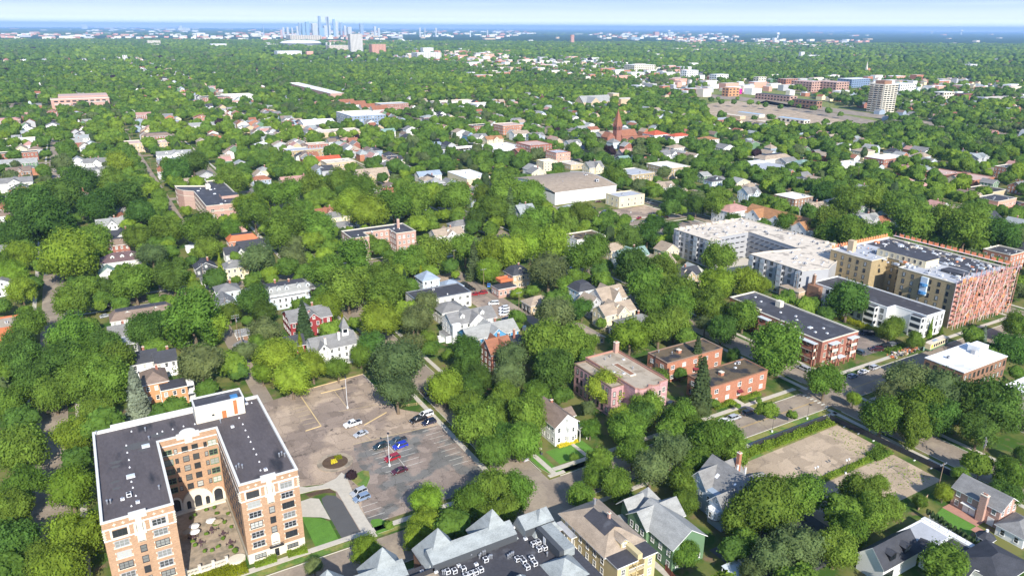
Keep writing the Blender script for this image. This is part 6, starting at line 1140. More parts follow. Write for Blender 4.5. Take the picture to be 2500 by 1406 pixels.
part('spire', m, ch); m = MB(); m.box(2.5, -6, 0, 24, 6, 6, 'brick_red'); m.box(-15, -2, 0, -4.5, 10, 5, 'brick_red'); gable_ends(m, 2.5, -6, 24, 6, 6, 6, 'x', 'brick_red'); gable_ends(m, -15, -2, -4.5, 10, 5, 5, 'y', 'brick_red'); part('wall', m, ch); m = MB(); gable_roof(m, 2.5, -6, 24, 6, 6, 6, 'x', 'shingle_rust', .4, 'brick_red'); gable_roof(m, -15, -2, -4.5, 10, 5, 5, 'y', 'shingle_rust', .4, 'brick_red'); part('roof', m, ch)
cx_, cy_ = G(1456, 244, 10); c2 = house('large cream stone church with grey nave roof and square tower', cx_, cy_, [(-34, -11, 24, 11, 'gx', 9), (-28, -24, -10, 16, 'gy', 8), (28, -8, 40, 8, 'f', 'roof_cream', 19), (42, -12, 74, 10, 'f', 'roof_cream', 10)], 'stucco_tan', 'shingle_light', 8, name='church', cat='church', windows=False)
# grocery hall, cream block, flats by the northern street
gs = thing('grocery_store', 'wide white grocery hall with bowed tan roof beside a car park', 'building', (289, 434, 0)); register(288, 430, 346, 498, 9); m = MB(); m.box(0, 0, 0, 55, 62, 9, W_); part('wall', m, gs); m = MB(); n = 10
for i in range(n):
    a, b = i / n, (i + 1) / n; za, zb = 9.1 + 3.2 * sin(pi * a), 9.1 + 3.2 * sin(pi * b); m.poly([(-.5, 62 * a, za), (56.5, 62 * a, za), (56.5, 62 * b, zb), (-.5, 62 * b, zb)], 'shingle_tan'); m.poly([(55.3, 62 * a, 8), (55.3, 62 * b, 8), (55.3, 62 * b, zb + .6), (55.3, 62 * a, za + .6)], W_); m.poly([(0, 62 * a, 8), (0, 62 * b, 8), (0, 62 * b, zb), (0, 62 * a, za)], W_)
part('roof', m, gs); roof_bits(gs, [('air_conditioner', 44, 10, 2.2), ('air_conditioner', 48, 30, 2.2), ('roof_fan', 20, 20, 2), ('roof_fan', 30, 40, 2)], 10.8); CLEAR.append((285, 415, 330, 434))
block('cream flat-roofed block at the corner of the car park', 323, 403.5, 346, 419, 8, C_c, 'roof_grey', C_c, 2, step=6, bits=5, win=(1.2, 1.6)); FB(1546, 418, 24, 26, 9, 'brick_ochre', 'roof_grey', 'tan brick flats with grey roof left of the darker pair', name='apartment_building', floors=3, step=2.6); block('tan brick flats with white roof and dark side wall', 425, 467, 449, 496, 9.5, 'brick_ochre', 'roof_white', 'stone_cream', 3, 'apartment_building', step=2.8)
block('brick block with salmon end wall and grey roof', 381, 572, 397, 590, 11, 'stucco_salmon', 'roof_grey', 'brick_red', 3, bits=5); block('deep red brick block with rosy roof', 387, 628, 413, 656, 10, 'brick_red', 'roof_pink', 'brick_red', 3, 'apartment_building'); FB(1394, 397, 14, 20, 5, 'stucco_tan', 'roof_cream', 'low tan annex below the salmon block'); block('small cream two-storey building under the big dark tree', 352, 548, 366, 560, 9, C_c, 'roof_white', C_c, 3, bits=0)
block('white-roofed warehouse with cream wall in the trees', 262, 520, 283, 556, 7, C_c, 'roof_white', 'roof_white', 1, wins=False, bits=4); H(1045, 421, 20, 10, 5, 'gx', O_, 'shingle_bluegrey', 'grey house behind the white-roofed warehouse')
# blue, white and brown-roofed houses right of the car park
H(1830, 462, 13, 10, 7.5, 'x', 'paint_lightblue', 'shingle_grey', 'sky-blue house with grey cross-gabled roof', 0, rise=3.4); H(1744, 436, 13, 9, 7.5, 'h', 'paint_lightblue', 'shingle_dark', 'pale blue house with dark roof edged in white', 0, 'S'); H(1745, 450, 6, 6, 3, 'f', W_, 'roof_grey', 'small white shed behind the pale blue house', name='shed', cat='shed')
ph = H(1789, 503, 21, 16, 8.6, 'h', W_, 'shingle_pink', 'big white stucco house with pink hipped roof and corner bay', 1, rise=3); m = MB(); m.disc_prism(-7.5, -8.2, 0, 8.4, 1.8, 1.6, W_, 8, .39); part('bay_window', m, ph)
lw = thing('apartment_building', 'long white apartment house with brown roof and repeated side gables', 'building', (366, 276, 0)); register(364, 274, 386, 332, 8); m = MB(); m.box(2, 0, 0, 16, 54, 7.6, W_); gable_ends(m, 2, 0, 16, 54, 7.6, 4.6, 'y', W_); R_ = MB(); gable_roof(R_, 2, 0, 16, 54, 7.6, 4.6, 'y', 'shingle_ginger')
for y in (2, 20, 38): m.box(-1.5, y, 0, 8, y + 11, 7.59, W_); gable_ends(m, -1.5, y, 8, y + 11, 7.59, 4.0, 'x', W_); gable_roof(R_, -1.5, y, 9, y + 11, 7.59, 4.0, 'x', 'shingle_ginger')
part('wall', m, lw); part('roof', R_, lw)
for y in (2, 20, 38): window_row(lw, -1.5, y + 10, -1.5, y + 1, 'W', (1.8, 4.8), 3, 1.3, 1.5, 'paint_white'); window(lw, -1.5, y + 5.5, 8.6, 'W', 1.2, 1.6)
window_row(lw, 2.5, 0, 15.5, 0, 'S', (1.8, 4.8, 7.4), 3, 1.2, 1.5, 'paint_white'); m = MB(); m.box(4, -8, 0, 14, -.1, 5, W_); gable_ends(m, 4, -8, 14, -.1, 5, 2.6, 'x', W_); gable_roof(m, 4, -8, 14, -.2, 5, 2.6, 'x', 'shingle_ginger'); part('end_wing', m, lw)
H(1992, 500, 18, 14, 6, 'x', O_, 'shingle_tan', 'large tan-roofed house with grey gable behind the long white apartments', 1, 'S', rise=4); FB(1938, 477, 19, 18, 9, 'brick_brown', 'roof_white', 'brown brick block with white flat roof behind the brown-roofed apartments', name='apartment_building', floors=3); H(1956, 438, 12, 13, 7, 'hf', 'paint_orange', 'shingle_grey', 'orange house with grey mansard roof and round dormer', 0, 'S'); H(1866, 400, 34, 34, 5, 'f', 'stucco_tan', 'roof_grey', 'wide low building with grey and tan flat roof', name='commercial_building', cat='building', windows=False)
H(1862, 388, 40, 9, 6, 'f', O_, 'roof_white', 'long white-edged roof left of the wide grey roof', name='commercial_building', cat='building', windows=False); H(1886, 380, 34, 14, 7, 'hf', 'stucco_tan', 'shingle_tan', 'tan-roofed apartment house with dormers', 0, 'SS'); H(1921, 388, 16, 13, 6, 'gx', 'paint_grey', 'shingle_grey', 'grey gabled house right of the tan-roofed apartments'); H(1960, 393, 18, 15, 6, 'h', 'stone_cream', 'shingle_green', 'stone house with pale green-grey roof', 1)
H(2107, 364, 17, 15, 7, 'h', C_c, 'shingle_tan', 'tan-roofed square house rising above the trees'); FB(2165, 382, 38, 20, 8, 'brick_red', 'roof_white', 'red brick flats with long white roof', name='apartment_building'); FB(2064, 398, 34, 16, 6, W_, 'roof_white', 'low white roof in front of the red brick flats'); FB(2310, 421, 26, 26, 5, 'brick_orange', 'roof_pink', 'terracotta-edged flat roof, left of a pair', wins=False, coping='terracotta_dull'); FB(2366, 430, 30, 26, 5, 'brick_orange', 'roof_pink', 'terracotta-edged flat roof, right of a pair', wins=False, coping='terracotta_dull')
H(2385, 378, 18, 14, 7, 'x', 'paint_grey', 'shingle_slate', 'grey stone house with slate-coloured cross gables', 1); FB(2480, 408, 20, 24, 10, 'brick_orange', 'roof_charcoal', 'orange brick flats at the right edge', name='apartment_building', floors=3); FB(2405, 461, 26, 20, 5, 'stucco_tan', 'roof_dirty', 'low tan building with brown roof near the right edge', wins=False); FB(2432, 482, 24, 16, 7, 'stucco_salmon', 'roof_charcoal', 'salmon-walled building with charcoal roof near the right edge', floors=1)
H(2118, 527, 15, 10, 5, 'x', 'paint_grey', 'shingle_light', 'pale grey cross-gabled house deep in the trees', 1); H(2150, 532, 9, 8, 3.5, 'gx', 'brick_orange', 'shingle_rust', 'small rust-roofed house beside the pale grey one'); H(2251, 362, 14, 16, 7, 'gy', W_, 'shingle_grey', 'white gabled house showing its end through the trees'); H(2262, 410, 10, 9, 3, 'h', W_, 'shingle_slate', 'small slate-roofed garage in the trees', name='garage', cat='garage'); FB(2453, 610, 15, 14, 10, 'brick_orange', 'roof_charcoal', 'orange brick and grey-green block with charcoal roof behind the scaffold', name='apartment_building', floors=3)
H(1726, 336, 22, 16, 6, 'h', O_, 'shingle_ginger', 'low ginger-roofed house among the trees'); H(1657, 328, 24, 14, 7, 'h', W_, 'shingle_red', 'white building with orange-red tile roof right of the red-hipped one'); H(1769, 355, 16, 14, 7, 'gy', W_, 'shingle_grey', 'white gabled house with grey roof below the strip mall'); H(1620, 448, 15, 12, 5, 'x', O_, 'shingle_tan', 'cream house with tan roof opposite the flats'); H(1655, 466, 14, 12, 4.5, 'x', O_, 'shingle_tan', 'small tan-roofed bungalow beside the street trees')
# left side
FB(333, 346, 22, 24, 9, 'stucco_tan', 'roof_pink', 'tan flat-roofed apartment house, left of a pair beside the alley', name='apartment_building', floors=3); FB(377, 346, 22, 20, 9, 'stucco_tan', 'roof_pink', 'tan flat-roofed apartment house, right of a pair beside the alley', name='apartment_building', floors=3); H(384, 327, 26, 14, 8, 'hf', 'brick_red', 'shingle_brown', 'brown-roofed brick house behind the tan pair'); H(424, 371, 30, 16, 6, 'x', W_, 'shingle_light', 'white and brick house with pale grey roofs', 0, 'SS'); H(420, 383, 26, 10, 7, 'f', 'brick_red', 'roof_grey', 'brick range with flat grey roof under the pale roofs')
H(231, 390, 18, 14, 7, 'x', W_, 'shingle_grey', 'white house with grey cross gables left of the willow', 1); H(232, 412, 22, 14, 6, 'x', 'paint_grey', 'shingle_grey', 'grey-roofed house in front of the white cross-gabled one'); H(45, 412, 17, 14, 8, 'x', 'brick_brown', 'shingle_brown', 'brown-roofed brick house near the left edge', 1); H(30, 438, 26, 14, 7, 'x', O_, 'shingle_grey', 'grey-roofed house with white gables at the left edge', 1); FB(40, 371, 34, 14, 8, 'brick_red', 'roof_charcoal', 'brick block with dark roof edged in white at the left'); FB(45, 339, 30, 18, 7, O_, 'roof_white', 'white flat roofs near the left edge'); H(38, 392, 32, 12, 6, 'gx', 'paint_green', 'shingle_light', 'pale-roofed building with green edge at the left')
H(204, 332, 16, 12, 6, 'gx', W_, 'shingle_slate', 'white house with slate roof among trees at left'); H(128, 302, 14, 16, 8, 'gy', W_, 'shingle_grey', 'tall white house beside the left street'); H(127, 270, 12, 16, 9, 'gy', 'brick_red', 'shingle_rust', 'rusty-roofed house beside the left street', 1); H(500, 420, 12, 18, 7, 'gy', 'paint_grey', 'shingle_grey', 'grey house with long grey gable behind the brick school'); H(639, 350, 14, 11, 6, 'h', W_, 'roof_white', 'small bright white house beside a driveway')
FB(752, 362, 44, 20, 8, 'brick_ochre', 'roof_grey', 'brick flats with grey-blue roof and white doors', name='apartment_building'); FB(772, 350, 20, 14, 11, 'brick_red', 'roof_pink', 'taller brick block behind the grey-blue roofed flats'); H(798, 384, 22, 14, 7, 'gx', 'stucco_tan', 'shingle_red', 'house with bright orange-red tile roof', 1); FB(825, 392, 26, 18, 8, 'stucco_tan', 'roof_cream', 'tan flats right of the orange-red roof', name='apartment_building'); H(728, 433, 28, 12, 6, 'gx', 'brick_pink', 'shingle_pink', 'house with long pinkish-brown roof', 1); H(700, 453, 20, 12, 5, 'x', 'paint_greyblue', 'shingle_bluegrey', 'blue-grey cross-gabled house in front of the pinkish roof')
FB(578, 231, 50, 40, 9, O_, 'roof_white', 'cream block with white roof in the left distance'); FB(524, 236, 44, 34, 9, 'brick_red', 'roof_charcoal', 'brick block with dark roof in the left distance'); H(772, 294, 40, 26, 7, 'x', W_, 'roof_white', 'white gabled building with pale roof', name='building', cat='building', windows=False); FB(825, 318, 50, 26, 6, 'stucco_tan', 'roof_cream', 'long cream flat roof right of centre', wins=False); H(493, 302, 30, 14, 6, 'gx', O_, 'shingle_light', 'long grey-roofed building in the left trees'); H(350, 277, 18, 16, 8, 'gx', 'brick_red', 'shingle_pink', 'pink-roofed house in the left distance'); H(490, 283, 18, 14, 8, 'gy', 'brick_orange', 'shingle_rust', 'rust-roofed house in the left distance', 1); H(662, 275, 24, 18, 6, 'gx', W_, 'shingle_grey', 'white bungalow in the left distance'); H(15, 500, 14, 12, 6, 'gx', 'brick_brown', 'shingle_rust', 'rust-roofed house with orange chimney at the left edge', 1); H(17, 290, 28, 20, 8, 'hf', 'brick_brown', 'shingle_pink', 'pinkish-brown roof at the far left')
FB(8, 786, 16, 14, 6, 'terracotta', 'roof_gravel', 'tan gravel-roofed building with orange fascia at the left edge', wins=False, coping='terracotta'); H(6, 604, 13, 12, 6, 'x', 'brick_red', 'shingle_grey', 'grey-roofed brick house at the left edge', 1); H(5, 682, 12, 11, 5, 'gy', W_, 'shingle_grey', 'white house with grey roof cut by the left edge')
# brick institution with many wings
ins = thing('school', 'tan-pink brick institution with stepped wings and dark flat roofs', 'building', (54, 492, 0)); register(54, 490, 89, 580, 13)
flat_body(ins, [(9, 0), (33, 0), (33, 86), (22, 86), (22, 66), (0, 78), (0, 66), (3, 58), (9, 52)], 13, 'brick_pink', 'roof_charcoal', 'stone_cream', .8, band=(9.2,)); window_row(ins, 10, 0, 32, 0, 'S', (2.5, 6, 9.5), 4, 2.0, 1.6, 'stone_cream', 1); window_row(ins, 9, 50, 9, 2, 'W', (2.5, 6, 9.5), 9, 1.8, 1.6, 'stone_cream', 1); window_row(ins, 0, 77, 0, 67, 'W', (2.5, 6, 9.5), 2, 1.8, 1.6, 'stone_cream'); scatter_bits(ins, 12, 4, 30, 64, 12.2, 9, ['roof_fan', 'vent', 'skylight'], 3); m = MB(); m.box(18, 58, 12, 21, 61, 15.5, 'stone_cream'); m.box(22, 20, 12.2, 33, 30, 14, 'brick_pink', 'roof_charcoal'); part('roof_hut', m, ins)
# brick apartment house left of centre
ka = thing('apartment_building', 'red brick U-shaped apartment house with white trim, dark roof and tall chimney', 'building', (119.6, 375.6, 0)); register(119, 375, 157, 396, 12)
flat_body(ka, [(0, 2), (10, 2), (10, 11), (25, 11), (25, 0), (36.8, 0), (36.8, 20), (0, 20)], 12, 'brick_pink', 'roof_charcoal', 'stone_cream', .5, base=('stone_cream', 1.2)); window_row(ka, 25.5, 0, 36.3, 0, 'S', (3, 6.2, 9.4), 4, 1.1, 1.6, 'paint_white', 1); window_row(ka, 0, 19, 0, 3, 'W', (3, 6.2, 9.4), 4, 1.1, 1.6, 'paint_white'); window_row(ka, 10, 11, 25, 11, 'S', (3, 6.2, 9.4), 5, 1.1, 1.6, 'paint_white'); window_row(ka, 25, 10, 25, 1, 'W', (3, 6.2, 9.4), 3, 1.1, 1.6, 'paint_white'); window_row(ka, .5, 2, 9.5, 2, 'S', (3, 6.2, 9.4), 3, 1.1, 1.6, 'paint_white'); chimney(ka, 31, 12, 11, 16.5, 1.4, 1.2, 'brick_pink'); scatter_bits(ka, 3, 5, 34, 18, 11.5, 8, ['roof_fan', 'roof_cone'], 8)
# school in the left distance
sch = thing('school', 'wide orange brick school in the left distance', 'building', (-26, 1300, 0)); register(-28, 1298, 52, 1400, 14); m = MB(); m.box(0, 30, 0, 78, 60, 15, 'brick_pink', 'roof_pink'); m.box(10, 60, 0, 78, 110, 17, 'brick_pink', 'roof_pink'); m.box(4, 8, 0, 26, 30, 9, 'brick_pink', 'roof_cream'); m.box(44, 8, 0, 76, 30, 11, 'brick_pink', 'roof_cream'); m.box(26, 14, 0, 44, 30, 6, 'brick_pink', 'shingle_green')
[m.box(4 + 8 * i, 29.8, z, 9 + 8 * i, 30, z + 2, 'dark_glass') for i in range(9) for z in (6.5, 11)]; part('wall', m, sch)
m = MB(); m.box(-.5, 29.5, 15, 78.5, 30.2, 15.8, 'stone_cream'); m.box(-.5, 30.2, 15, .2, 60, 15.8, 'stone_cream'); part('coping', m, sch)
FB(765, 214, 24, 290, 13, 'brick_pink', 'roof_white', 'very long white-roofed apartment range in the middle distance', name='apartment_building', wins=False, bits=0)
# tower block and strip mall in the right middle distance
tw = thing('tower_block', 'cream high-rise with stacked balconies and brown penthouse', 'building', (1068, 712, 0)); register(1060, 690, 1110, 760, 38); th_ = 42
m = MB(); m.box(0, 0, 0, 32, 25, th_, 'stone_cream', 'roof_cream'); m.box(6, 6, th_, 24, 21, th_ + 5, 'brick_brown'); part('wall', m, tw)
for z in range(13):
    m = MB()
    for x in (1, 9, 17, 25): m.box(x, -.15, 1.5 + 3.1 * z, x + 6, -.02, 3.3 + 3.1 * z, 'dark_glass')
    for y in (3, 11, 19): m.box(-1.4, y, 1.2 + 3.1 * z, 0, y + 6, 2.2 + 3.1 * z, 'roof_cream'); m.box(-.15, y, 2.2 + 3.1 * z, -.02, y + 6, 3.6 + 3.1 * z, 'dark_glass')
    part('balcony', m, tw)
# ------------------------------------------------------------------ freeway, strip mall, parks
def quad_px(name, pts, z, key): p = [G(a, b) for a, b in pts]; m = MB(); m.poly([(x, y, z) for x, y in p], key); return struct(name, m), p
POLYCLEAR = []
for nm, pts, z, key in (('freeway', ((1870, 246), (1990, 268), (2160, 300), (2500, 348), (2500, 356), (2120, 306), (1960, 276), (1850, 252)), .25, 'asphalt_old'), ('freeway', ((1500, 214), (1620, 222), (1800, 236), (2060, 268), (2500, 330), (2500, 337), (2040, 276), (1780, 244), (1600, 228), (1500, 220)), .25, 'asphalt_old'),
                        ('park_lawn', ((1590, 246), (1680, 242), (1682, 256), (1625, 256)), .2, 'lawn_green'), ('mall_car_park', ((1705, 258), (1790, 246), (2080, 290), (2090, 312), (1960, 318), (1740, 296)), .2, 'lot_vacant'), ('dry_verge', ((1700, 238), (1800, 232), (1990, 262), (1900, 262)), .15, 'grass_dry'),
                        ('playing_field', ((300, 246), (440, 240), (430, 246), (310, 252)), .2, 'grass_dry'), ('park_lawn', ((2440, 335), (2500, 338), (2500, 356), (2450, 352)), .15, 'grass_dry'), ('golf_fairway', ((2040, 142), (2330, 150), (2500, 158), (2500, 152), (2300, 146), (2090, 138)), .6, 'grass_dry')):
    o, p = quad_px(nm, pts, z, key); POLYCLEAR.append(p)
for pts in (((1690, 236), (1760, 216), (1870, 214), (2050, 256), (2100, 282), (2160, 296), (2160, 312), (2100, 322), (1950, 322), (1735, 300)),): POLYCLEAR.append([G(a, b) for a, b in pts]); m = MB(); m.poly([(*G(a, b), .1) for a, b in pts], 'grass_dry'); struct('dry_verge', m)
DISTRICT = [[G(a, b) for a, b in pts] for pts in (((1000, 122), (1110, 122), (1300, 150), (1260, 172), (1100, 156), (980, 148)), ((640, 84), (900, 84), (1010, 104), (1010, 150), (860, 160), (640, 148)), ((1150, 146), (1440, 150), (1700, 176), (1760, 200), (1560, 208), (1300, 186), (1150, 172)), ((1650, 96), (2080, 100), (2090, 124), (1660, 122)), ((1560, 206), (2350, 196), (2500, 236), (2500, 262), (2120, 246), (1900, 232), (1560, 236)), ((0, 84), (420, 84), (640, 92), (640, 96), (0, 94)), ((1440, 82), (1800, 84), (1800, 98), (1440, 98)))]
def inpoly(x, y, p):
    c = False; j = len(p) - 1
    for i in range(len(p)):
        if (p[i][1] > y) != (p[j][1] > y) and x < (p[j][0] - p[i][0]) * (y - p[i][1]) / (p[j][1] - p[i][1]) + p[i][0]: c = not c
        j = i
    return c
def far_box(label, pl, pr, yt, yb, wall, roof=None, name='building', cat='building', asp=.6, group=None, stripes=True, extra=None):
    'a far building from its silhouette in the photograph: left, right, top, foot'
    x, y = G((pl + pr) / 2, yb); d = P(x, y, 0)[2]; Wp = (pr - pl) * d / FOC; w = Wp / (cos(HEAD) + sin(HEAD) * asp); dd = w * asp; h = max(4, (yb - yt) * d / FOC)
    t = thing(name, label, cat, (x, y, 0), 0, group); m = MB(); m.box(-w / 2, 0, 0, w / 2, dd, h, wall, roof or wall)
    if stripes and name != 'skyscraper' and h > 5:
        fl = max(1, int(h / 4.2)); n = max(2, min(14, int(w / 7))); nd = max(2, min(14, int(dd / 7)))
        for k in range(fl):
            z0 = h * (k + .3) / fl; z1 = h * (k + .75) / fl
            for i in range(n): a = -w / 2 + w * (i + .25) / n; m.poly([(a, -.2, z0), (a + w / n * .5, -.2, z0), (a + w / n * .5, -.2, z1), (a, -.2, z1)], 'dark_glass')
            for i in range(nd): a = dd * (i + .25) / nd; m.poly([(-w / 2 - .2, a + dd / nd * .5, z0), (-w / 2 - .2, a, z0), (-w / 2 - .2, a, z1), (-w / 2 - .2, a + dd / nd * .5, z1)], 'dark_glass')
    elif stripes and h > 12:
        n = max(2, int(w / 14))
        for i in range(n): a = -w / 2 + w * (i + .25) / n; m.box(a, -.3, h * .06, a + w / n * .4, 0, h * .95, 'haze_tower_glass')
        n = max(1, int(dd / 14))
        for i in range(n): a = dd * (i + .25) / n; m.box(-w / 2 - .3, a, h * .06, -w / 2, a + dd / n * .4, h * .95, 'haze_tower_glass')
    if extra: extra(m, w, dd, h)
    part('wall', m, t); register(x - w / 2, y, x + w / 2, y + dd, h)
    if d > 1300 and name != 'skyscraper': CLEAR.append((x - w / 2 - .05 * x, y - .05 * y, x + w / 2, y))
    return t
FBX = [('long white-roofed strip mall wing, nearest', 1888, 1950, 304, 312, 'stucco_tan', 'roof_cream'), ('long white-roofed strip mall wing, leftmost', 1786, 1840, 284, 292, 'stucco_tan', 'roof_cream'), ('pale blue-roofed strip mall wing at right', 1940, 2000, 294, 304, 'stone_cream', 'pool_blue'), ('pale blue-roofed strip mall wing at left', 1834, 1886, 280, 288, 'stone_cream', 'pool_blue'), ('green-ended supermarket of the strip mall', 2040, 2082, 306, 318, 'stone_cream', 'roof_cream'),
 ('turquoise-fronted petrol station shop', 1740, 1812, 292, 304, 'brick_red', 'roof_grey'), ('brick row behind the freeway, left', 1897, 1975, 236, 250, 'brick_pink', 'roof_charcoal'), ('brick row behind the freeway, right', 1972, 2026, 248, 266, 'brick_brown', 'roof_charcoal'), ('orange gabled hall with magenta front', 1770, 1812, 216, 236, 'paint_orange', 'paint_orange'), ('magenta painted annex beside the orange hall', 1800, 1814, 218, 230, 'paint_magenta', 'paint_magenta'),
 ('long orange brick factory in the right distance, left half', 1960, 2030, 201, 224, 'brick_pink', 'roof_pink'), ('long orange brick factory in the right distance, right half', 2018, 2092, 202, 226, 'brick_pink', 'roof_pink'), ('blue-grey apartment block behind the brick factory', 2060, 2140, 194, 214, 'panel_blue', 'roof_white'), ('white and brown apartment block right of the high-rise', 2178, 2252, 206, 226, 'paint_white', 'roof_white'), ('long brick block in the far right', 2338, 2382, 230, 246, 'brick_red', 'roof_charcoal'), ('pale block left of the long brick block', 2290, 2340, 226, 242, 'stone_cream', 'roof_white'), ('curved-balcony block at the right edge', 2416, 2500, 240, 252, 'stucco_tan', 'roof_cream'),
 ('cream flats left of the magenta annex', 1536, 1612, 160, 176, 'stone_cream', 'roof_white'), ('dark-windowed white block in the centre distance', 1668, 1712, 173, 188, 'paint_white', 'roof_white'), ('white pair of blocks in the centre distance', 1740, 1786, 183, 198, 'paint_white', 'roof_white'), ('cream block right of the white pair', 1845, 1876, 189, 203, 'stone_cream', 'roof_cream'), ('brick arcade in the right distance', 1908, 1956, 194, 210, 'brick_orange', 'roof_pink'),
 ('tall white twin-slab high-rise in the left middle distance', 854, 890, 86, 127, 'tower_pale', 'roof_cream'), ('broad salmon block right of the white high-rise', 905, 947, 110, 132, 'stucco_salmon', 'roof_pink'), ('slender tan tower alone in the forest', 1393, 1403, 87, 108, 'stucco_salmon', 'roof_pink'), ('long white warehouse left of the high-rise', 674, 742, 126, 138, 'paint_white', 'roof_white'), ('white and black apartments below a white stepped block', 1012, 1086, 130, 146, 'paint_offwhite', 'roof_white'), ('white stepped block with domed tower', 1030, 1062, 118, 132, 'paint_white', 'roof_white'), ('low cream range left of the high-rise', 800, 856, 112, 124, 'roof_cream', 'roof_white'),
 ('cream range above the stadium roof', 704, 792, 88, 100, 'roof_cream', 'roof_cream'), ('pink brick block with red roof', 800, 840, 100, 106, 'stucco_salmon', 'roof_pink'), ('white silo group in the right distance', 1952, 1966, 128, 142, 'paint_white', 'roof_white'), ('white long shed right of the silo', 1966, 2010, 136, 142, 'paint_white', 'roof_white'), ('salmon block on the far hill', 1596, 1612, 79, 89, 'stucco_salmon', 'roof_pink'), ('pale blue hall on the far hill', 1536, 1568, 92, 98, 'pool_blue', 'roof_white'), ('white block on the far left horizon', 200, 214, 62, 72, 'paint_white', 'roof_white'), ('tall white block left of the skyline', 438, 446, 64, 74, 'paint_white', 'roof_white'), ('long white hall left of the skyline', 434, 466, 70, 76, 'paint_white', 'roof_white'),
 ('cream school in the left distance', 360, 394, 100, 110, 'stone_cream', 'roof_cream'), ('white long building in the left distance', 514, 556, 108, 116, 'paint_white', 'roof_white'), ('white roofs in the left distance', 300, 312, 136, 147, 'paint_offwhite', 'roof_white'), ('long pale hall by the golf course', 2360, 2394, 158, 165, 'paint_white', 'roof_white')]
for lb, *a in FBX: far_box(lb, *a, asp=4.0 if ('strip mall' in lb or 'brick row' in lb) else 1.4 if 'half' in lb else .6)
# stadium dome
x, y = G(735, 111); d = P(x, y)[2]; t = thing('stadium', 'low white domed stadium roof', 'stadium', (x, y, 0)); m = MB(); R = 49 * d / FOC; hh = 12 * d / FOC
for k in range(4):
    r0, r1 = R * (1 - .0 * k), R; z0, z1 = hh * .55 * k / 4, hh * .55 * (k + 1) / 4
rings = [(R, 0), (R * 1.02, hh * .45), (R * .9, hh * .75), (R * .6, hh * .93), (0.1, hh)]
for (ra, za), (rb, zb) in zip(rings, rings[1:]):
    for i in range(40): a, b = 2 * pi * i / 40, 2 * pi * (i + 1) / 40; m.poly([(ra * cos(a), ra * sin(a) * .8, za), (ra * cos(b), ra * sin(b) * .8, za), (rb * cos(b), rb * sin(b) * .8, zb), (rb * cos(a), rb * sin(a) * .8, zb)], 'roof_white' if za > 0 else 'metal_grey')
part('roof', m, t); register(x - R, y - R, x + R, y + R, 20); CLEAR.append((x - R - .07 * x, y - R - .07 * y, x + R, y))
# far church with pale spire, water towers
x, y = G(2118, 182); d = P(x, y)[2]; k = d / FOC; t = thing('church', 'distant tan church with thin pale spire', 'church', (x, y, 0)); m = MB(); m.box(-6 * k, 0, 0, -2.5 * k, 4 * k, 14 * k, 'stone_cream'); m.poly([(-6 * k, 0, 14 * k), (-2.5 * k, 0, 14 * k), (-4.2 * k, 2 * k, 32 * k)], 'stone_cream'); m.poly([(-6 * k, 4 * k, 14 * k), (-6 * k, 0, 14 * k), (-4.2 * k, 2 * k, 32 * k)], 'stone_cream'); m.box(-2.5 * k, 0, 0, 12 * k, 8 * k, 7 * k, 'brick_orange'); gable_roof(m, -2.5 * k, 0, 12 * k, 8 * k, 7 * k, 7 * k, 'x', 'shingle_ginger', .5, 'brick_orange'); part('wall', m, t)
for (px, yt, yb, lb) in ((1898, 80, 94, 'white water tower in the right distance'), (2346, 73, 84, 'pale water tower on the right horizon'), (1633, 74, 83, 'thin water tower on the far hill'), (2274, 76, 82, 'domed water tower at the far right')):
    x, y = G(px, yb + 1); d = P(x, y)[2]; k = d / FOC; h = (yb - yt) * k; t = thing('water_tower', lb, 'water tower', (x, y, 0)); m = MB(); r = 3.2 * k; m.tube((0, 0, 0), (0, 0, h * .6), r * .55, r * .55, 'paint_white', 10); m.tube((0, 0, h * .55), (0, 0, h * .7), r * .55, r * 1.2, 'paint_white', 12); m.tube((0, 0, h * .7), (0, 0, h), r * 1.2, r * .9, 'paint_white', 12); part('tank', m, t)
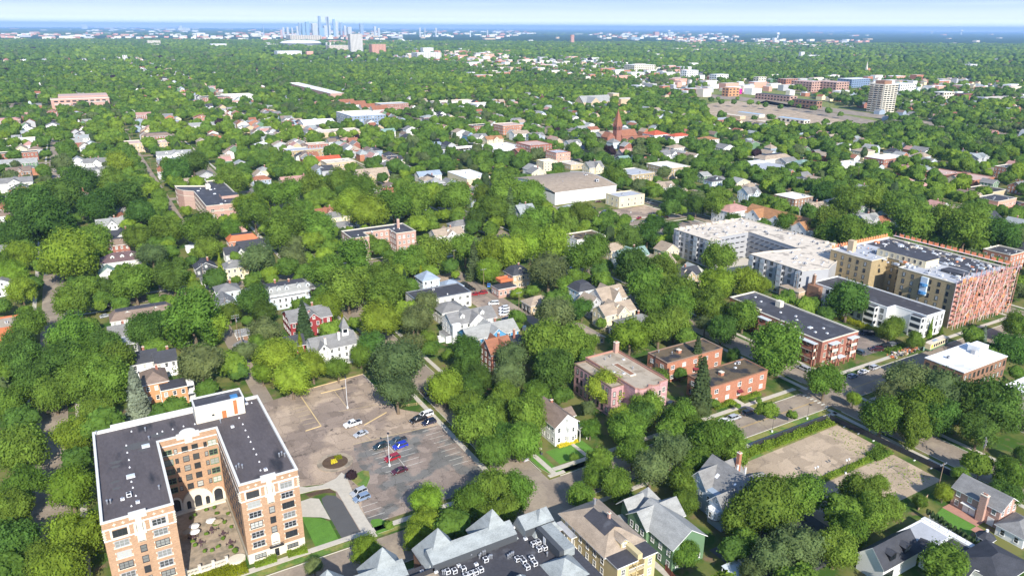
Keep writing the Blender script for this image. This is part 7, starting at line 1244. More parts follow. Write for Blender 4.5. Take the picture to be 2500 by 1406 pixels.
# the downtown skyline: (left, right, top, foot, material)
SKY = [('tall flat-topped tower, highest of the skyline', 779, 788, 40, 72, 'haze_tower_glass'), ('stepped pale tower right of the highest one', 798, 808, 42, 74, 'tower_pale'), ('pale crown of the stepped tower', 800, 806, 41, 60, 'tower_pale'), ('blue-topped tower right of the stepped tower', 814, 822, 47, 76, 'tower_blue'), ('pale slab right of the blue-topped tower', 819, 829, 53, 78, 'tower_pale'), ('grey tower at the right of the cluster', 831, 838, 55, 78, 'haze_tower_glass'), ('bright blue tower left of the highest one', 747, 759, 53, 77, 'tower_blue'), ('low blue block left of the bright blue tower', 738, 748, 57, 78, 'tower_blue'),
       ('small tower at the left of the cluster', 730, 737, 55, 78, 'haze_tower_glass'), ('broad pale block before the highest tower', 762, 780, 57, 80, 'tower_pale'), ('pale block below the stepped tower', 790, 812, 62, 82, 'tower_pale'), ('solitary dark block right of the cluster', 879, 891, 57, 74, 'haze_tower_glass'), ('pale tower left of the solitary block', 848, 862, 65, 82, 'tower_pale'), ('pale tower pair, left one', 913, 921, 64, 82, 'tower_pale'), ('pale tower pair, right one', 922, 930, 68, 82, 'tower_pale'), ('thin dark mast on the left horizon', 643, 647, 60, 72, 'haze_tower_glass'),
       ('pinkish tower left of the skyline', 684, 694, 72, 84, 'stucco_salmon'), ('pale tower left of the skyline', 700, 708, 66, 80, 'tower_pale'), ('second pale tower left of the skyline', 712, 718, 67, 80, 'tower_pale'), ('white tower close below the skyline', 786, 792, 72, 86, 'tower_pale'), ('third pale block left of the skyline', 690, 697, 66, 80, 'tower_pale'), ('tower on the horizon right of the skyline', 1023, 1029, 67, 82, 'tower_pale'), ('second tower on the horizon right of the skyline', 1036, 1040, 68, 82, 'tower_pale'), ('third tower on the horizon right of the skyline', 1062, 1068, 68, 82, 'tower_pale'), ('fourth tower on the horizon right of the skyline', 1146, 1151, 74, 84, 'paint_white'), ('brown slab on the right horizon', 1188, 1193, 72, 82, 'tower_pale'), ('pale slab beyond the stadium', 840, 848, 62, 80, 'tower_pale'), ('low glass hall before the skyline', 776, 812, 68, 78, 'tower_blue'), ('pale slab left of the bright blue tower', 724, 731, 64, 80, 'tower_pale')]
for lb, pl, pr, yt, yb, key in SKY: far_box(lb, pl + .8, pr - .8, yt + 3, 91, key, name='skyscraper', cat='skyscraper', asp=.8, group='towers of the distant skyline')
# low wooded hill on the right horizon
m = MB(); x0, y0 = G(2030, 77.5); x1, y1 = G(2230, 77.8); n = 24
for i in range(n):
    a, b = i / n, (i + 1) / n; f = lambda t: 95 * sin(pi * t) ** 1.5 * (1 + .12 * sin(19 * t)) + 1
    pa = (x0 + (x1 - x0) * a, y0 + (y1 - y0) * a); pb = (x0 + (x1 - x0) * b, y0 + (y1 - y0) * b)
    m.poly([(*pa, 0), (*pb, 0), (pb[0] + 900, pb[1] + 500, f(b)), (pa[0] + 900, pa[1] + 500, f(a))], 'canopy_d'); m.poly([(pa[0] + 900, pa[1] + 500, f(a)), (pb[0] + 900, pb[1] + 500, f(b)), (pb[0] + 1800, pb[1] + 1000, 0), (pa[0] + 1800, pa[1] + 1000, 0)], 'canopy_d')
struct('hills', m)
# ------------------------------------------------------------------ vehicles
def cB(x, y): return G(640 + x / 3.905, 880 + y / 3.905, .7)
def cG(x, y): return G(1900 + x / 3.905, 760 + y / 3.905, .7)
def cI(x, y): return G(950 + x / 3.333, 560 + y / 3.333, .7)
def cH(x, y): return G(1600 + x / 2.778, 500 + y / 2.778, .7)
car('white pickup truck with dark bed parked near the middle of the car park', *cB(862, 600), 186, 'white', 'pickup'); car('silver sedan parked just below the white pickup truck', *cB(940, 695), 192, 'silver', 'sedan')
car('black pickup truck with a white van behind it at the car park edge', *cB(1490, 558), 186, 'black', 'pickup'); car('white van parked beside the black pickup at the car park edge', *cB(1560, 512), 186, 'white', 'van'); car('navy car below the black pickup at the car park edge', *cB(1590, 585), 184, 'navy', 'suv')
car('dark green-black car, leftmost of three parked behind the lamp post', *cB(1130, 812), 186, 'darkgreen', 'suv'); car('dark pickup truck parked behind the bright blue car', *cB(1292, 765), 184, 'slate', 'pickup'); car('bright royal blue car in the middle of the car park', *cB(1316, 810), 186, 'blue', 'suv'); car('red car parked at the foot of the white lamp post', *cB(1240, 925), 184, 'red', 'suv'); car('dark maroon car standing nearest the viewer in the middle row', *cB(1308, 1045), 184, 'maroon', 'sedan')
car('silver car beside the grassy island of the car park', *cB(922, 1252), 190, 'silver', 'suv'); car('blue-grey boxy off-road car beside the silver car', *cB(948, 1305), 186, 'bluegrey', 'suv')
car('white car parked at the kerb under trees near the corner lawn', 98.2, 161.5, 92, 'silver', 'sedan')
G5 = 'cars parked along the east-west street'
car('pale silver car partly hidden by trees on the east-west street', 166.0, 147.3, 0, 'white', 'sedan', G5); car('silver estate car behind a slate-blue car on the east-west street', 170.3, 147.2, 0, 'silver', 'suv', G5); car('slate-blue hatchback on the street below the brick walk-up', 176.8, 147.3, 0, 'slate', 'suv', G5)
car('dark grey hatchback, leftmost of three by the brick apartments', *cG(710, 612), 0, 'bluegrey', 'hatch', G5); car('white sedan, middle of three by the brick apartments', *cG(810, 572), 0, 'white', 'sedan', G5); car('silver people carrier, rightmost of three by the brick apartments', *cG(920, 532), 0, 'silver', 'suv', G5)
car('dark blue-grey car at the entrance of the small car park', *cG(765, 385), 92, 'slate', 'suv'); car('black car at the back of the small car park', *cG(815, 205), 150, 'navy', 'suv'); car('black car beside the fence of the small car park', *cG(862, 212), 150, 'black', 'suv')
car('dark maroon van parked in the small car park', *cG(935, 360), 150, 'maroon', 'van'); car('black off-road car next to the maroon van', *cG(1015, 330), 150, 'black', 'suv'); car('silver car in the row beside the maroon van', *cG(1065, 315), 150, 'grey', 'suv'); car('black car at the end of the row by the fence', *cG(1105, 305), 150, 'black', 'sedan')
car('grey car in tree shade on the right-hand street', 211.5, 112, 94, 'silver', 'sedan'); car('vivid blue car with pale doors parked in the shaded yard', *G(2024, 1240, .8), 24, 'brightblue', 'suv'); car('black car in the brick alley beside the pink stone building', 158.5, 164.5, 20, 'black', 'suv'); 
car('red car at the left of two by the alley lamp post', *cI(700, 525), 170, 'red', 'sedan'); car('dark red car beside the lamp post at the alley', *cI(760, 515), 170, 'red', 'suv')
for i, (a, b) in enumerate(((545, 405), (600, 440), (620, 455), (640, 468), (665, 485))): car('black car parked along the alley, ' + ['hindmost of five', 'second from the back of five', 'third of five', 'fourth of five', 'nearest of five'][i], *cI(a, b), 150, 'black' if i else 'slate', 'sedan', 'black cars beside the alley')
car('bright sky-blue car in the alley beside the roof terrace', *cI(812, 452), 60, 'skyblue', 'hatch'); car('white car, hindmost of three below the white delivery van', *cI(935, 638), 175, 'white', 'suv', 'white cars by the alley'); car('white car, middle of three below the white delivery van', *cI(935, 662), 175, 'white', 'suv', 'white cars by the alley'); car('white car, nearest of three below the white delivery van', *cI(935, 686), 175, 'white', 'suv', 'white cars by the alley'); car('white delivery van beside the arborvitae hedge', *cI(850, 600), 160, 'white', 'van'); car('black hatchback standing alone at the lower end of the alley', *cI(952, 730), 176, 'black', 'hatch'); car('dark car in the shade at the foot of the alley', *cI(1100, 800), 60, 'slate', 'suv')
car('white van in the shade of the big green tree on the street', *cI(1930, 505), 80, 'silver', 'suv'); car('black car on the street beside the pale blue-grey house', *cI(1645, 430), 92, 'black', 'suv')
cm = lambda x, y: G(800 + x / 2.941, 200 + y / 2.941, .8)
for i, (a, b, c, k) in enumerate(((1905, 905, 'navy', 'sedan'), (1975, 940, 'navy', 'suv'), (1985, 932, 'slate', 'suv'), (2015, 970, 'darkgreen', 'suv'), (2045, 980, 'navy', 'sedan'), (2085, 992, 'silver', 'sedan'), (2180, 998, 'silver', 'sedan'), (2235, 975, 'red', 'sedan'), (2300, 990, 'navy', 'suv'), (2420, 968, 'red', 'sedan'), (1940, 858, 'maroon', 'sedan'), (2415, 1040, 'navy', 'suv'), (2470, 1035, 'white', 'sedan'))):
    car(['navy', 'dark blue', 'slate', 'dark green', 'deep navy', 'light silver', 'silver', 'red', 'navy', 'red', 'maroon', 'big navy', 'white'][i] + ' car in the grocery car park, ' + ['behind the cream block', 'left of a slate one', 'right of a dark blue one', 'at the lower left', 'second from lower left', 'third from lower left', 'at the lower middle', 'in the middle of the asphalt', 'at the lower right', 'by the planted island', 'beside the cream block', 'at the near right corner', 'beside the big navy one'][i], *cm(a, b), 200 if i < 8 else 170, c, k, None, False)
for i, (a, b, c, k) in enumerate(((60, 150, 'navy', 'suv'), (100, 160, 'grey', 'sedan'), (80, 195, 'black', 'suv'), (85, 215, 'navy', 'suv'), (165, 45, 'silver', 'sedan'), (125, 140, 'white', 'sedan'))):
    car(['navy car, hindmost left of the grey block', 'grey car behind the black one left of the grey block', 'black car left of the grey block', 'dark navy car nearest the grey block corner', 'silver car on the street beyond the grey block', 'white car at the grey block rear corner'][i], *cH(a, b), 160, c, k, None, False)
car('white car on the street by the pink-roofed house', *G(1660, 520, .7), 92, 'white', 'sedan', None, False); car('dark car on the street by the pink-roofed house', *G(1640, 512, .7), 92, 'navy', 'suv', None, False); car('long white van on the street behind the cream block', *G(1588, 493, 1), 100, 'white', 'van', None, False)
car('black car on the cross street at the left', *G(398, 731, .8), 12, 'black', 'suv'); car('white car in front of the brown-roofed double house', *G(257, 770, .8), 12, 'silver', 'sedan'); car('dark car in shade left of the brown-roofed double house', *G(262, 750, .8), 12, 'black', 'sedan'); car('black car on the left street under the tall bright tree', *G(160, 707, .8), 90, 'black', 'suv')
car('dark car at the foot of the alley behind the big brick house', *G(578, 905, .8), 60, 'navy', 'suv'); car('black car on the cross street beyond the flats', *G(1145, 536, .7), 92, 'black', 'suv', None, False); car('white car on the cross street beyond the flats', *G(1163, 547, .7), 92, 'white', 'suv', None, False)
car('dark blue car beneath the big trees by the white-roofed building', 243, 139.5, 180, 'navy', 'suv'); car('black car behind the white-roofed building', 292, 139, 180, 'black', 'suv'); car('white car under the trees at the top of the east-west street', 330, 140, 180, 'white', 'suv')
# yellow tourist-style trolley container beside the street
bs = thing('bus', 'long cream and green vintage-style bus parked by the building site', 'bus', (284.0, 148.8, 0.05), radians(4)); m = MB(); m.box(-7, -1.3, .5, 7, 1.3, 3.3, 'stucco_cream', 'roof_cream'); m.box(-7.05, -1.35, .5, 7.05, 1.35, 1.1, 'paint_green'); m.box(-3, -.5, 3.3, 0, .5, 3.5, 'paint_greyblue'); part('body', m, bs)
for i in range(7): m = MB(); m.box(-6.2 + i * 1.75, -1.33, 1.5, -5.0 + i * 1.75, -1.3, 2.8, 'flowers_yellow' if i < 1 else 'dark_glass'); part('window', m, bs)
for sx in (-4.6, 4.6):
    for sy in (-1.1, 1.1): link('wheel', car_meshes('sedan')[2], bs, (sx, sy, .42), None, (1.3,) * 3)
# ------------------------------------------------------------------ lamp posts, utility poles and wires
def lamp(label, x, y, h, heads=1, mat_='metal_white', group=None, r=.09):
    t = thing('street_lamp', label, 'lamp post', (x, y, 0), 0, group); m = MB(); m.tube((0, 0, 0), (0, 0, .7), .3, .3, 'paint_white', 10); m.tube((0, 0, .7), (0, 0, h), r, r * .6, mat_, 8); part('pole', m, t)
    if heads == 2: m = MB(); m.tube((-.55, 0, h - .1), (.55, 0, h - .1), .04, .04, mat_, 5); part('arm', m, t)
    for i in range(heads):
        x_ = 0 if heads == 1 else (-.55 if i == 0 else .55); m = MB(); m.disc_prism(x_, 0, h - .05, h + .35, .26, .26, 'paint_white', 10) if heads == 2 else m.box(-.25, -.8, h - .05, .25, .1, h + .15, 'metal_dark'); part('lamp_head', m, t)
lamp('tall white lamp post in the brown half of the car park', 63.2, 216.6, 11.5); lamp('tall white lamp post beside the red car in the car park', 62.7, 177.2, 11.0)
lamp('twin-globe lamp on the grass strip of the empty lot, right one', *G(2064, 1157), 4.6, 2, 'metal_dark'); lamp('twin-globe lamp at the edge of the empty lot, left one', *G(1988, 1176), 4.6, 2, 'metal_dark'); lamp('slim lamp post on the verge of the east-west street', 174.5, 135.3, 5.5, 1, 'metal_dark', None, .06); lamp('slim dark lamp post near the corner of the empty lot', 191, 135.3, 5.5, 1, 'metal_dark', None, .06)
lamp('lamp post in the grocery car park, left one', *G(1540, 520), 9, 1, 'metal_grey'); lamp('lamp post in the grocery car park, right one', *G(1592, 538), 9, 1, 'metal_grey'); lamp('grey lamp post on the corner beyond the flats', *G(1675, 515), 10, 1, 'metal_grey')
POLES = []
def pole(label, x, y, h, arms=1, lean=0, ang=0):
    t = thing('utility_pole', label, 'utility pole', (x, y, 0), ang); m = MB(); m.tube((0, 0, 0), (lean, 0, h), .14, .09, 'wood_pole', 8); part('pole', m, t)
    for k in range(arms): m = MB(); m.box(lean - 1.3, -.06, h - .6 - 1.0 * k, lean + 1.3, .06, h - .48 - 1.0 * k, 'metal_grey'); [m.tube((lean + a, 0, h - .45 - k), (lean + a, 0, h - .2 - k), .05, .05, 'metal_white', 5) for a in (-1.35, -.5, .5, 1.35)]; part('crossarm', m, t)
    if arms > 1: m = MB(); m.tube((lean + .35, 0, h - 3.2), (lean + .35, 0, h - 2.2), .25, .25, 'metal_grey', 8); part('transformer', m, t)
    POLES.append((x, y, h)); return t
pole('tall utility pole with white crossarms on the right-hand street', 204.6, 88.2, 13, 2, .6, .6); pole('leaning bare utility pole at the corner of the empty lot', *G(2285, 1215), 11, 1)
pole('white leaning utility pole in the alley behind the big brick house', *G(598, 878), 13, 2, -.5); pole('utility pole beside the white leaning one', *G(584, 838), 12.5, 2, -.3); pole('pole with large white crossarm by the hipped garage', *G(500, 700), 12, 2); pole('utility pole at the far end of the alley bend', *G(556, 790), 12, 1)
pole('pale pole beside the red cars in the alley', *cI(770, 500), 12, 1); pole('pale pole in front of the two-door garage', *cI(1055, 705), 12, 1); pole('pale pole at the back of the alley by dark trees', *cI(530, 335), 12, 1); pole('utility pole with transformer below the grey block', *G(1938, 735), 14, 2); pole('thin pole rising from trees beside the brick apartment house', *G(948, 540), 15, 0); pole('pole with crossarm behind the blue houses', *G(2092, 448), 14, 1)
for i, (a, b) in enumerate(((395, 480), (362, 420), (340, 380), (316, 340), (300, 312), (286, 290))): pole('small utility pole in the long left alley, ' + ['nearest of six', 'second nearest', 'third nearest', 'fourth nearest', 'fifth nearest', 'farthest of six'][i], *G(a + 8, b), 12, 1)
def wires(label, pts, n=3):
    m = MB()
    for (x0, y0, h0), (x1, y1, h1) in zip(pts, pts[1:]):
        for k in range(n):
            o = (k - (n - 1) / 2) * .7; pr = None
            for i in range(7): t = i / 6; q = (x0 + (x1 - x0) * t + o, y0 + (y1 - y0) * t, h0 + (h1 - h0) * t - .4 - 1.0 * 4 * t * (1 - t)); pr and m.tube(pr, q, .018, .018, 'metal_dark', 3, False); pr = q
    o = m.mesh('power_line'); o = link('power_line', o); tag(o, label, 'power line')
wires('power lines sagging from the right-hand street pole', [(204.6, 40, 13), (204.6, 88.2, 13), (226, 100, 12)]); wires('power lines running along the alley behind the big brick house', [POLES[2], POLES[3], POLES[5], POLES[4]]); wires('power lines above the alley between the pale poles', [POLES[7], POLES[6], POLES[8]])
# ------------------------------------------------------------------ fences, walls, small yard things
def fence(label, pts, h, key='metal_dark', name='fence', step=2.6, solid=False, rails=3):
    t = thing(name, label, 'fence', (pts[0][0], pts[0][1], 0)); ox, oy = pts[0]; m = MB(); p = MB(); p.tube((0, 0, 0), (0, 0, h + .1), .05, .05, key, 5); pm_ = p.mesh('post')
    for (x0, y0), (x1, y1) in zip(pts, pts[1:]):
        L = hypot(x1 - x0, y1 - y0); nx, ny = -(y1 - y0) / L * .02, (x1 - x0) / L * .02; a, b = (x0 - ox, y0 - oy), (x1 - ox, y1 - oy)
        if solid: m.prism([(a[0] - nx, a[1] - ny), (b[0] - nx, b[1] - ny), (b[0] + nx, b[1] + ny), (a[0] + nx, a[1] + ny)], .05, h, key)
        else:
            for k in range(rails): m.tube((*a, h * (k + .6) / rails), (*b, h * (k + .6) / rails), .025, .025, key, 4)
            q = int(L / .35)
            for i in range(q): s = (i + .5) / q; X, Y = a[0] + (b[0] - a[0]) * s, a[1] + (b[1] - a[1]) * s; m.poly([(X - .02, Y - .02, .1), (X + .02, Y + .02, .1), (X + .02, Y + .02, h), (X - .02, Y - .02, h)], key)
        for i in range(int(L / step) + 1): s = min(1, i * step / L); X, Y = a[0] + (b[0] - a[0]) * s, a[1] + (b[1] - a[1]) * s; link('post', pm_, t, (X, Y, 0))
    part('panel', m, t); return t
fence('black mesh fence around the empty lot along the street', [(162, 131.8), (196.8, 131.8)], 1.8, solid=True); cf_ = fence('black screened construction fence down the right side of the empty lot', [(197.2, 131.5), (198.6, 112), (199.6, 92)], 1.9, solid=True)
fence('black fence between the small car park and the white apartments', [(274.5, 158), (274.5, 196)], 1.8); fence('dark gate fence of the small car park', [(251, 157.5), (262, 157.5)], 1.6); fence('brown wooden fence beside the green house', [(101.5, 96), (102.8, 104)], 1.8, 'wood_red', solid=True); fence('tan board fence at the corner of the brick colonial garden', [(176.6, 88), (183, 89.6)], 1.8, 'wood_fence', solid=True); fence('cream rail fence on the grass at the back of the car park', [(79.0, 208.4), (86, 206.8)], 1.0, 'paint_kerb_yellow')
fence('rusty red board fence behind the long garage', [(152, 236), (156, 240)], 1.8, 'wood_red', solid=True); fence('white garden wall beside the clipped hedge', [(175.6, 84.5), (173.6, 67)], 1.0, 'paint_white', solid=True)
for x, y in ((197.9, 126), (198.1, 121), (198.4, 116), (199.0, 103), (199.3, 98)): m = MB(); m.box(-.5, -.15, 0, .3, .15, .18, 'paint_white'); part('foot', m, cf_, loc=(x - .5 - 197.2, y - 131.5, 0))
def clump(name, label, cat, pts, n, h, size, key, seed, group=None, kind=None):
    'loose low planting inside a polygon'
    r = np.random.default_rng(seed); p = np.array(pts); lo, hi = p.min(0), p.max(0); out = []
    while len(out) < n:
        q = r.uniform(lo, hi)
        if inpoly(q[0], q[1], pts): out.append(q)
    out = np.array(out); c = out.mean(0); z = np.abs(r.normal(size=n)) * h * .45 + .05
    f = .75 + .45 * np.sin(out[:, 0] * .9 + seed) * np.sin(out[:, 1] * 1.3); pos = np.stack([out[:, 0] - c[0], out[:, 1] - c[1], np.minimum(z * f, h) + .1], 1); nn = r.normal(size=(n, 3)) * .6 + (0, 0, .9); nn /= np.linalg.norm(nn, axis=1)[:, None]
    o = link(name, quad_mesh(name, cards(pos, nn, size, r), [MATS[key]]), None, (c[0], c[1], 0)); tag(o, label, cat, group, kind); return o
clump('weeds', 'bright weeds along the street side of the empty lot', 'weeds', [(150, 128.2), (196, 128.2), (196, 131.4), (150, 131.4)], 9000, 1.6, .22, 'canopy_b', 1, kind='stuff'); clump('weeds', 'grassy weeds on the strip across the empty lot', 'weeds', [(166, 109), (193, 109), (193, 111), (166, 111)], 3500, .8, .18, 'canopy_b', 2, kind='stuff'); clump('weeds', 'thicket at the far end of the strip across the empty lot', 'weeds', [(188, 108), (196, 108), (196, 113), (188, 112)], 2500, 1.8, .22, 'canopy_g', 3, kind='stuff'); clump('weeds', 'sparse weeds scattered over the broken asphalt', 'weeds', [(180, 95), (194, 95), (194, 126), (188, 126)], 500, .3, .18, 'canopy_b', 4, kind='stuff')
clump('flower_bed', 'yellow flowers in the middle of the driveway circle', 'flowers', [(48.2, 186), (50.2, 186.2), (50, 188), (48.6, 187.8)], 700, .7, .13, 'flowers_yellow', 5); clump('flower_bed', 'orange and green planting on the driveway circle', 'flowers', [(49.8, 187.6), (52, 187.4), (52.3, 189.4), (50.2, 189.4)], 700, .8, .14, 'canopy_y', 6)
clump('hedge', 'pale yellow-green hedge at the right wing entrance, right one', 'hedge', [(27.2, 152.0), (31.8, 151.6), (32, 153.8), (27.4, 154.2)], 3200, 1.2, .13, 'canopy_b', 7); clump('hedge', 'pale yellow-green hedge at the right wing entrance, left one', 'hedge', [(19.6, 152.2), (24.6, 152.0), (24.8, 154.0), (19.8, 154.2)], 3200, 1.2, .13, 'canopy_b', 8); clump('ground_cover', 'yellowish ground cover before the courtyard balustrade', 'planting', [(6, 151.5), (18, 151.5), (18, 156.5), (6, 156.5)], 4500, .8, .16, 'canopy_y', 9, kind='stuff')
clump('flower_bed', 'variegated pale planting along the white house', 'flowers', [(110.8, 160.6), (118, 160.4), (118, 162), (110.8, 162.2)], 1800, .9, .15, 'flowers_yellow', 10); clump('shrub', 'green shrub strip against the right wall of the big brick house', 'shrub', [(32.6, 186), (34.6, 186), (34.6, 196), (32.6, 196)], 2600, 1.8, .16, 'canopy_b', 11)
clump('hedge', 'low green planting in front of the brick walk-up, left of its door', 'hedge', [(169.5, 154.4), (179, 154.2), (179, 156.8), (169.5, 156.8)], 3200, 1.0, .18, 'canopy_b', 12); clump('hedge', 'low green planting in front of the brick walk-up, right of its door', 'hedge', [(182, 154.4), (191, 154.2), (191, 156.6), (182, 156.6)], 2600, 1.0, .18, 'canopy_b', 13); clump('hedge', 'bright garden planting between the two apartment houses', 'hedge', [(275.5, 172), (280.5, 168), (280.5, 196), (275.5, 206)], 5000, 1.5, .25, 'canopy_y', 14); clump('hedge', 'green planting beside the small car park', 'hedge', [(262, 153.6), (273, 153.6), (273, 157), (262, 157)], 3000, 1.2, .2, 'canopy_g', 15)
for i, (a, b, lb) in enumerate(((1040, 960, 'shrub beside the parasols'), (1055, 1000, 'round bush between the parasols'), (1055, 1075, 'round green bush in the middle of the courtyard'), (1180, 1260, 'dark green bush in the curved planter'), (985, 1140, 'small plant in the courtyard'), (1100, 1170, ''), (905, 1010, ''), (880, 1030, ''), (1130, 1000, ''), (985, 975, ''), (1155, 1090, ''), (1065, 1225, ''), (1025, 1250, ''), (975, 1255, ''), (910, 1215, ''), (1110, 1060, ''), (895, 1190, ''), (1150, 1230, ''))):
    x, y = A_(a, b, .8); add_tree(x, y, .9 if i in (2, 3) else .6, 'g', 'shrub', 1.6)
r = random.Random(12); dbm = MB()
for _ in range(90): x, y = r.uniform(0, 22), r.uniform(0, 4); s = r.uniform(.2, .9); dbm.box(x, y, 0, x + s, y + s * r.uniform(.4, 1.6), r.uniform(.15, .9), r.choice(['paver_tan', 'metal_grey', 'paint_white', 'scaffold_orange', 'paint_darkgrey', 'wood_fence', 'terracotta']))
o = link('construction_debris', dbm.mesh('construction_debris'), None, (258, 149.6, .1)); tag(o, 'heap of mixed debris and materials on the pavement by the white roof', 'debris', kind='stuff')
fence('green mesh panels around the debris heap', [(276, 149), (282, 149.2)], 1.8, 'shingle_green', solid=True)
t = thing('trash_bin', 'dark bin standing on the lawn beside the garden path', 'bin', (104.2, 160.5, 0)); m = MB(); m.box(-.3, -.3, 0, .3, .3, 1.0, 'paint_darkgrey'); part('body', m, t); m = MB(); m.box(-.34, -.34, 1.0, .34, .34, 1.08, 'metal_dark'); part('lid', m, t)
# ------------------------------------------------------------------ the rest of the urban forest and its houses
GRID = {}
def gput(x0, y0, x1, y1, tagv):
    for i in range(int(x0 // 40), int(x1 // 40) + 1):
        for j in range(int(y0 // 40), int(y1 // 40) + 1): GRID.setdefault((i, j), []).append((x0, y0, x1, y1, tagv))
for (x0, y0, x1, y1, h) in RECTS: gput(x0 - 2, y0 - 2, x1 + 2, y1 + 2, 'b')
for (x0, y0, x1, y1, h) in RECTS:      # a little air on the street side of each measured building
    dd = hypot((x0 + x1) / 2, (y0 + y1) / 2); s = min(22, 4 + dd * .016); gput(x0 - s * .8, y0 - s, x1, y0, 'f'); gput(x0 - s * .7, y0, x0, y1, 'f')
for c in CLEAR: gput(*c, 'c')
for q in ROADS: gput(*q, 'r')
for q in NARROW: gput(*q, 'n')
def hits(x, y, R):
    out = set()
    for (x0, y0, x1, y1, t) in GRID.get((int(x // 40), int(y // 40)), ()):
        m_ = {'b': R * .75, 'c': R * .9, 'r': 1.0, 'f': -R * .1, 'n': R * .4}[t]
        if x0 - m_ < x < x1 + m_ and y0 - m_ < y < y1 + m_: out.add(t)
    return out
rr = random.Random(21)
# houses in rows along the streets
AUTO = []
walls_ = ['paint_white', 'paint_offwhite', 'paint_white', 'stucco_cream', 'paint_grey', 'brick_red', 'stucco_tan', 'paint_lightblue', 'paint_green', 'brick_orange', 'paint_greyblue']
roofs_ = ['shingle_grey', 'shingle_light', 'shingle_tan', 'shingle_brown', 'shingle_dark', 'shingle_slate', 'shingle_grey', 'shingle_rust', 'shingle_pink', 'shingle_tan']
xs_ = sorted(set([x for x, hw, a, b_ in NS]))
for xst in xs_ + [xs_[-1] + 121 * k for k in range(1, 14)]:
    for side in (-1, 1):
        y = 440 if -30 < xst < 370 else 180
        while y < 3300:
            y += rr.uniform(15, 26) * (1 if y < 1100 else 2.2)
            x = xst + side * rr.uniform(15, 40)
            if min(abs((y - 365) % 222), 222 - abs((y - 365) % 222)) < 14: continue
            px, py, dp = P(x, y, 6)
            if not (-60 < px < 2560 and dp > 0 and 120 < py < 620): continue
            if hits(x, y, 9) - {'f', 'r'} or any(inpoly(x, y, p) for p in POLYCLEAR): continue
            AUTO.append((dp, x, y))
AUTO.sort(); NH_T = 190
def rough(c): return {'paint_white': 'white', 'paint_offwhite': 'off-white', 'stucco_cream': 'cream', 'paint_grey': 'grey', 'brick_red': 'red brick', 'stucco_tan': 'tan', 'paint_lightblue': 'pale blue', 'paint_green': 'green', 'brick_orange': 'orange brick', 'paint_greyblue': 'grey-blue', 'shingle_grey': 'grey', 'shingle_light': 'pale grey', 'shingle_tan': 'tan', 'shingle_brown': 'brown', 'shingle_dark': 'charcoal', 'shingle_slate': 'slate', 'shingle_rust': 'rust', 'shingle_pink': 'pinkish'}[c]
NAMED = [o for o in scene.objects if o.parent is None and 'label' in o and o.get('category') in ('building', 'house', 'garage', 'church', 'mansion', 'tower block')]
LM = []
SHORT = {'apartment_building': 'apartment house', 'commercial_building': 'block', 'tower_block': 'high-rise', 'grocery_store': 'grocery hall'}
for o in NAMED:
    px, py, dp = P(o.location.x, o.location.y, 5)
    if 0 < px < 2500 and 90 < py < 1406: LM.append((px, py, ' '.join(o['label'].split()[:5]).rstrip(','), dp))
for i_, l_ in enumerate(LM):
    w_ = l_[2].split()
    while w_[-1] in ('with', 'and', 'a', 'of', 'the', 'its', 'by', 'in', 'behind', 'beside', 'right', 'left', 'to', 'on', 'from', 'under', 'among', 'pale', 'dark', 'long', 'white', 'grey', 'tall', 'single', 'rear', 'two', 'brick', 'flat', 'charcoal', 'hipped', 'cross-gabled', 'spread', 'over', 'edge', 'front', 'red', 'around', 'rising', 'showing', 'small', 'black', 'bright', 'corner', 'at', 'steep', 'ornate', 'brown', 'below', 'hidden', 'stained', 'deep', 'near', 'just', 'alone', 'many', 'terracotta', 'one', 'glimpsed', 'through', 'part', 'mostly', 'large', 'repeated', 'stacked', 'thin', 'wide', 'bowed'): w_.pop()
    LM[i_] = (l_[0], l_[1], ' '.join(w_[:6]), l_[3])
USED = {}; ORD = ['', ' second nearest', ' third nearest', ' fourth nearest', ' fifth nearest', ' sixth nearest', ' seventh nearest', ' eighth nearest', ' ninth nearest', ' tenth nearest'] + [' %sth nearest' % n for n in range(11, 60)]
def place_labels(items):
    'items: (obj, look, px, py); names each by the landmark it stands nearest to, its side and its rank there'
    groups = {}
    for o, look, px, py in items:
        best = min(LM, key=lambda l: hypot(l[0] - px, (l[1] - py) * 1.6)); dx, dy = px - best[0], (py - best[1]) * 1.6
        side = ('right of' if dx > 0 else 'left of') if abs(dx) > abs(dy) else ('in front of' if dy > 0 else 'behind')
        groups.setdefault((look, side, best[2]), []).append((hypot(dx, dy), o))
    for (look, side, nm), lst in groups.items():
        lst.sort(key=lambda q: q[0])
        for k, (_, o) in enumerate(lst): l_ = (look + ((',' + ORD[k]) if k else '') + ' ' + side + ' the ' + nm); o['label'] = l_ if len(l_.split()) <= 16 else l_.replace(' leafy', '').replace('second nearest', 'second').replace('third nearest', 'third')
items = []
far_v = MB()
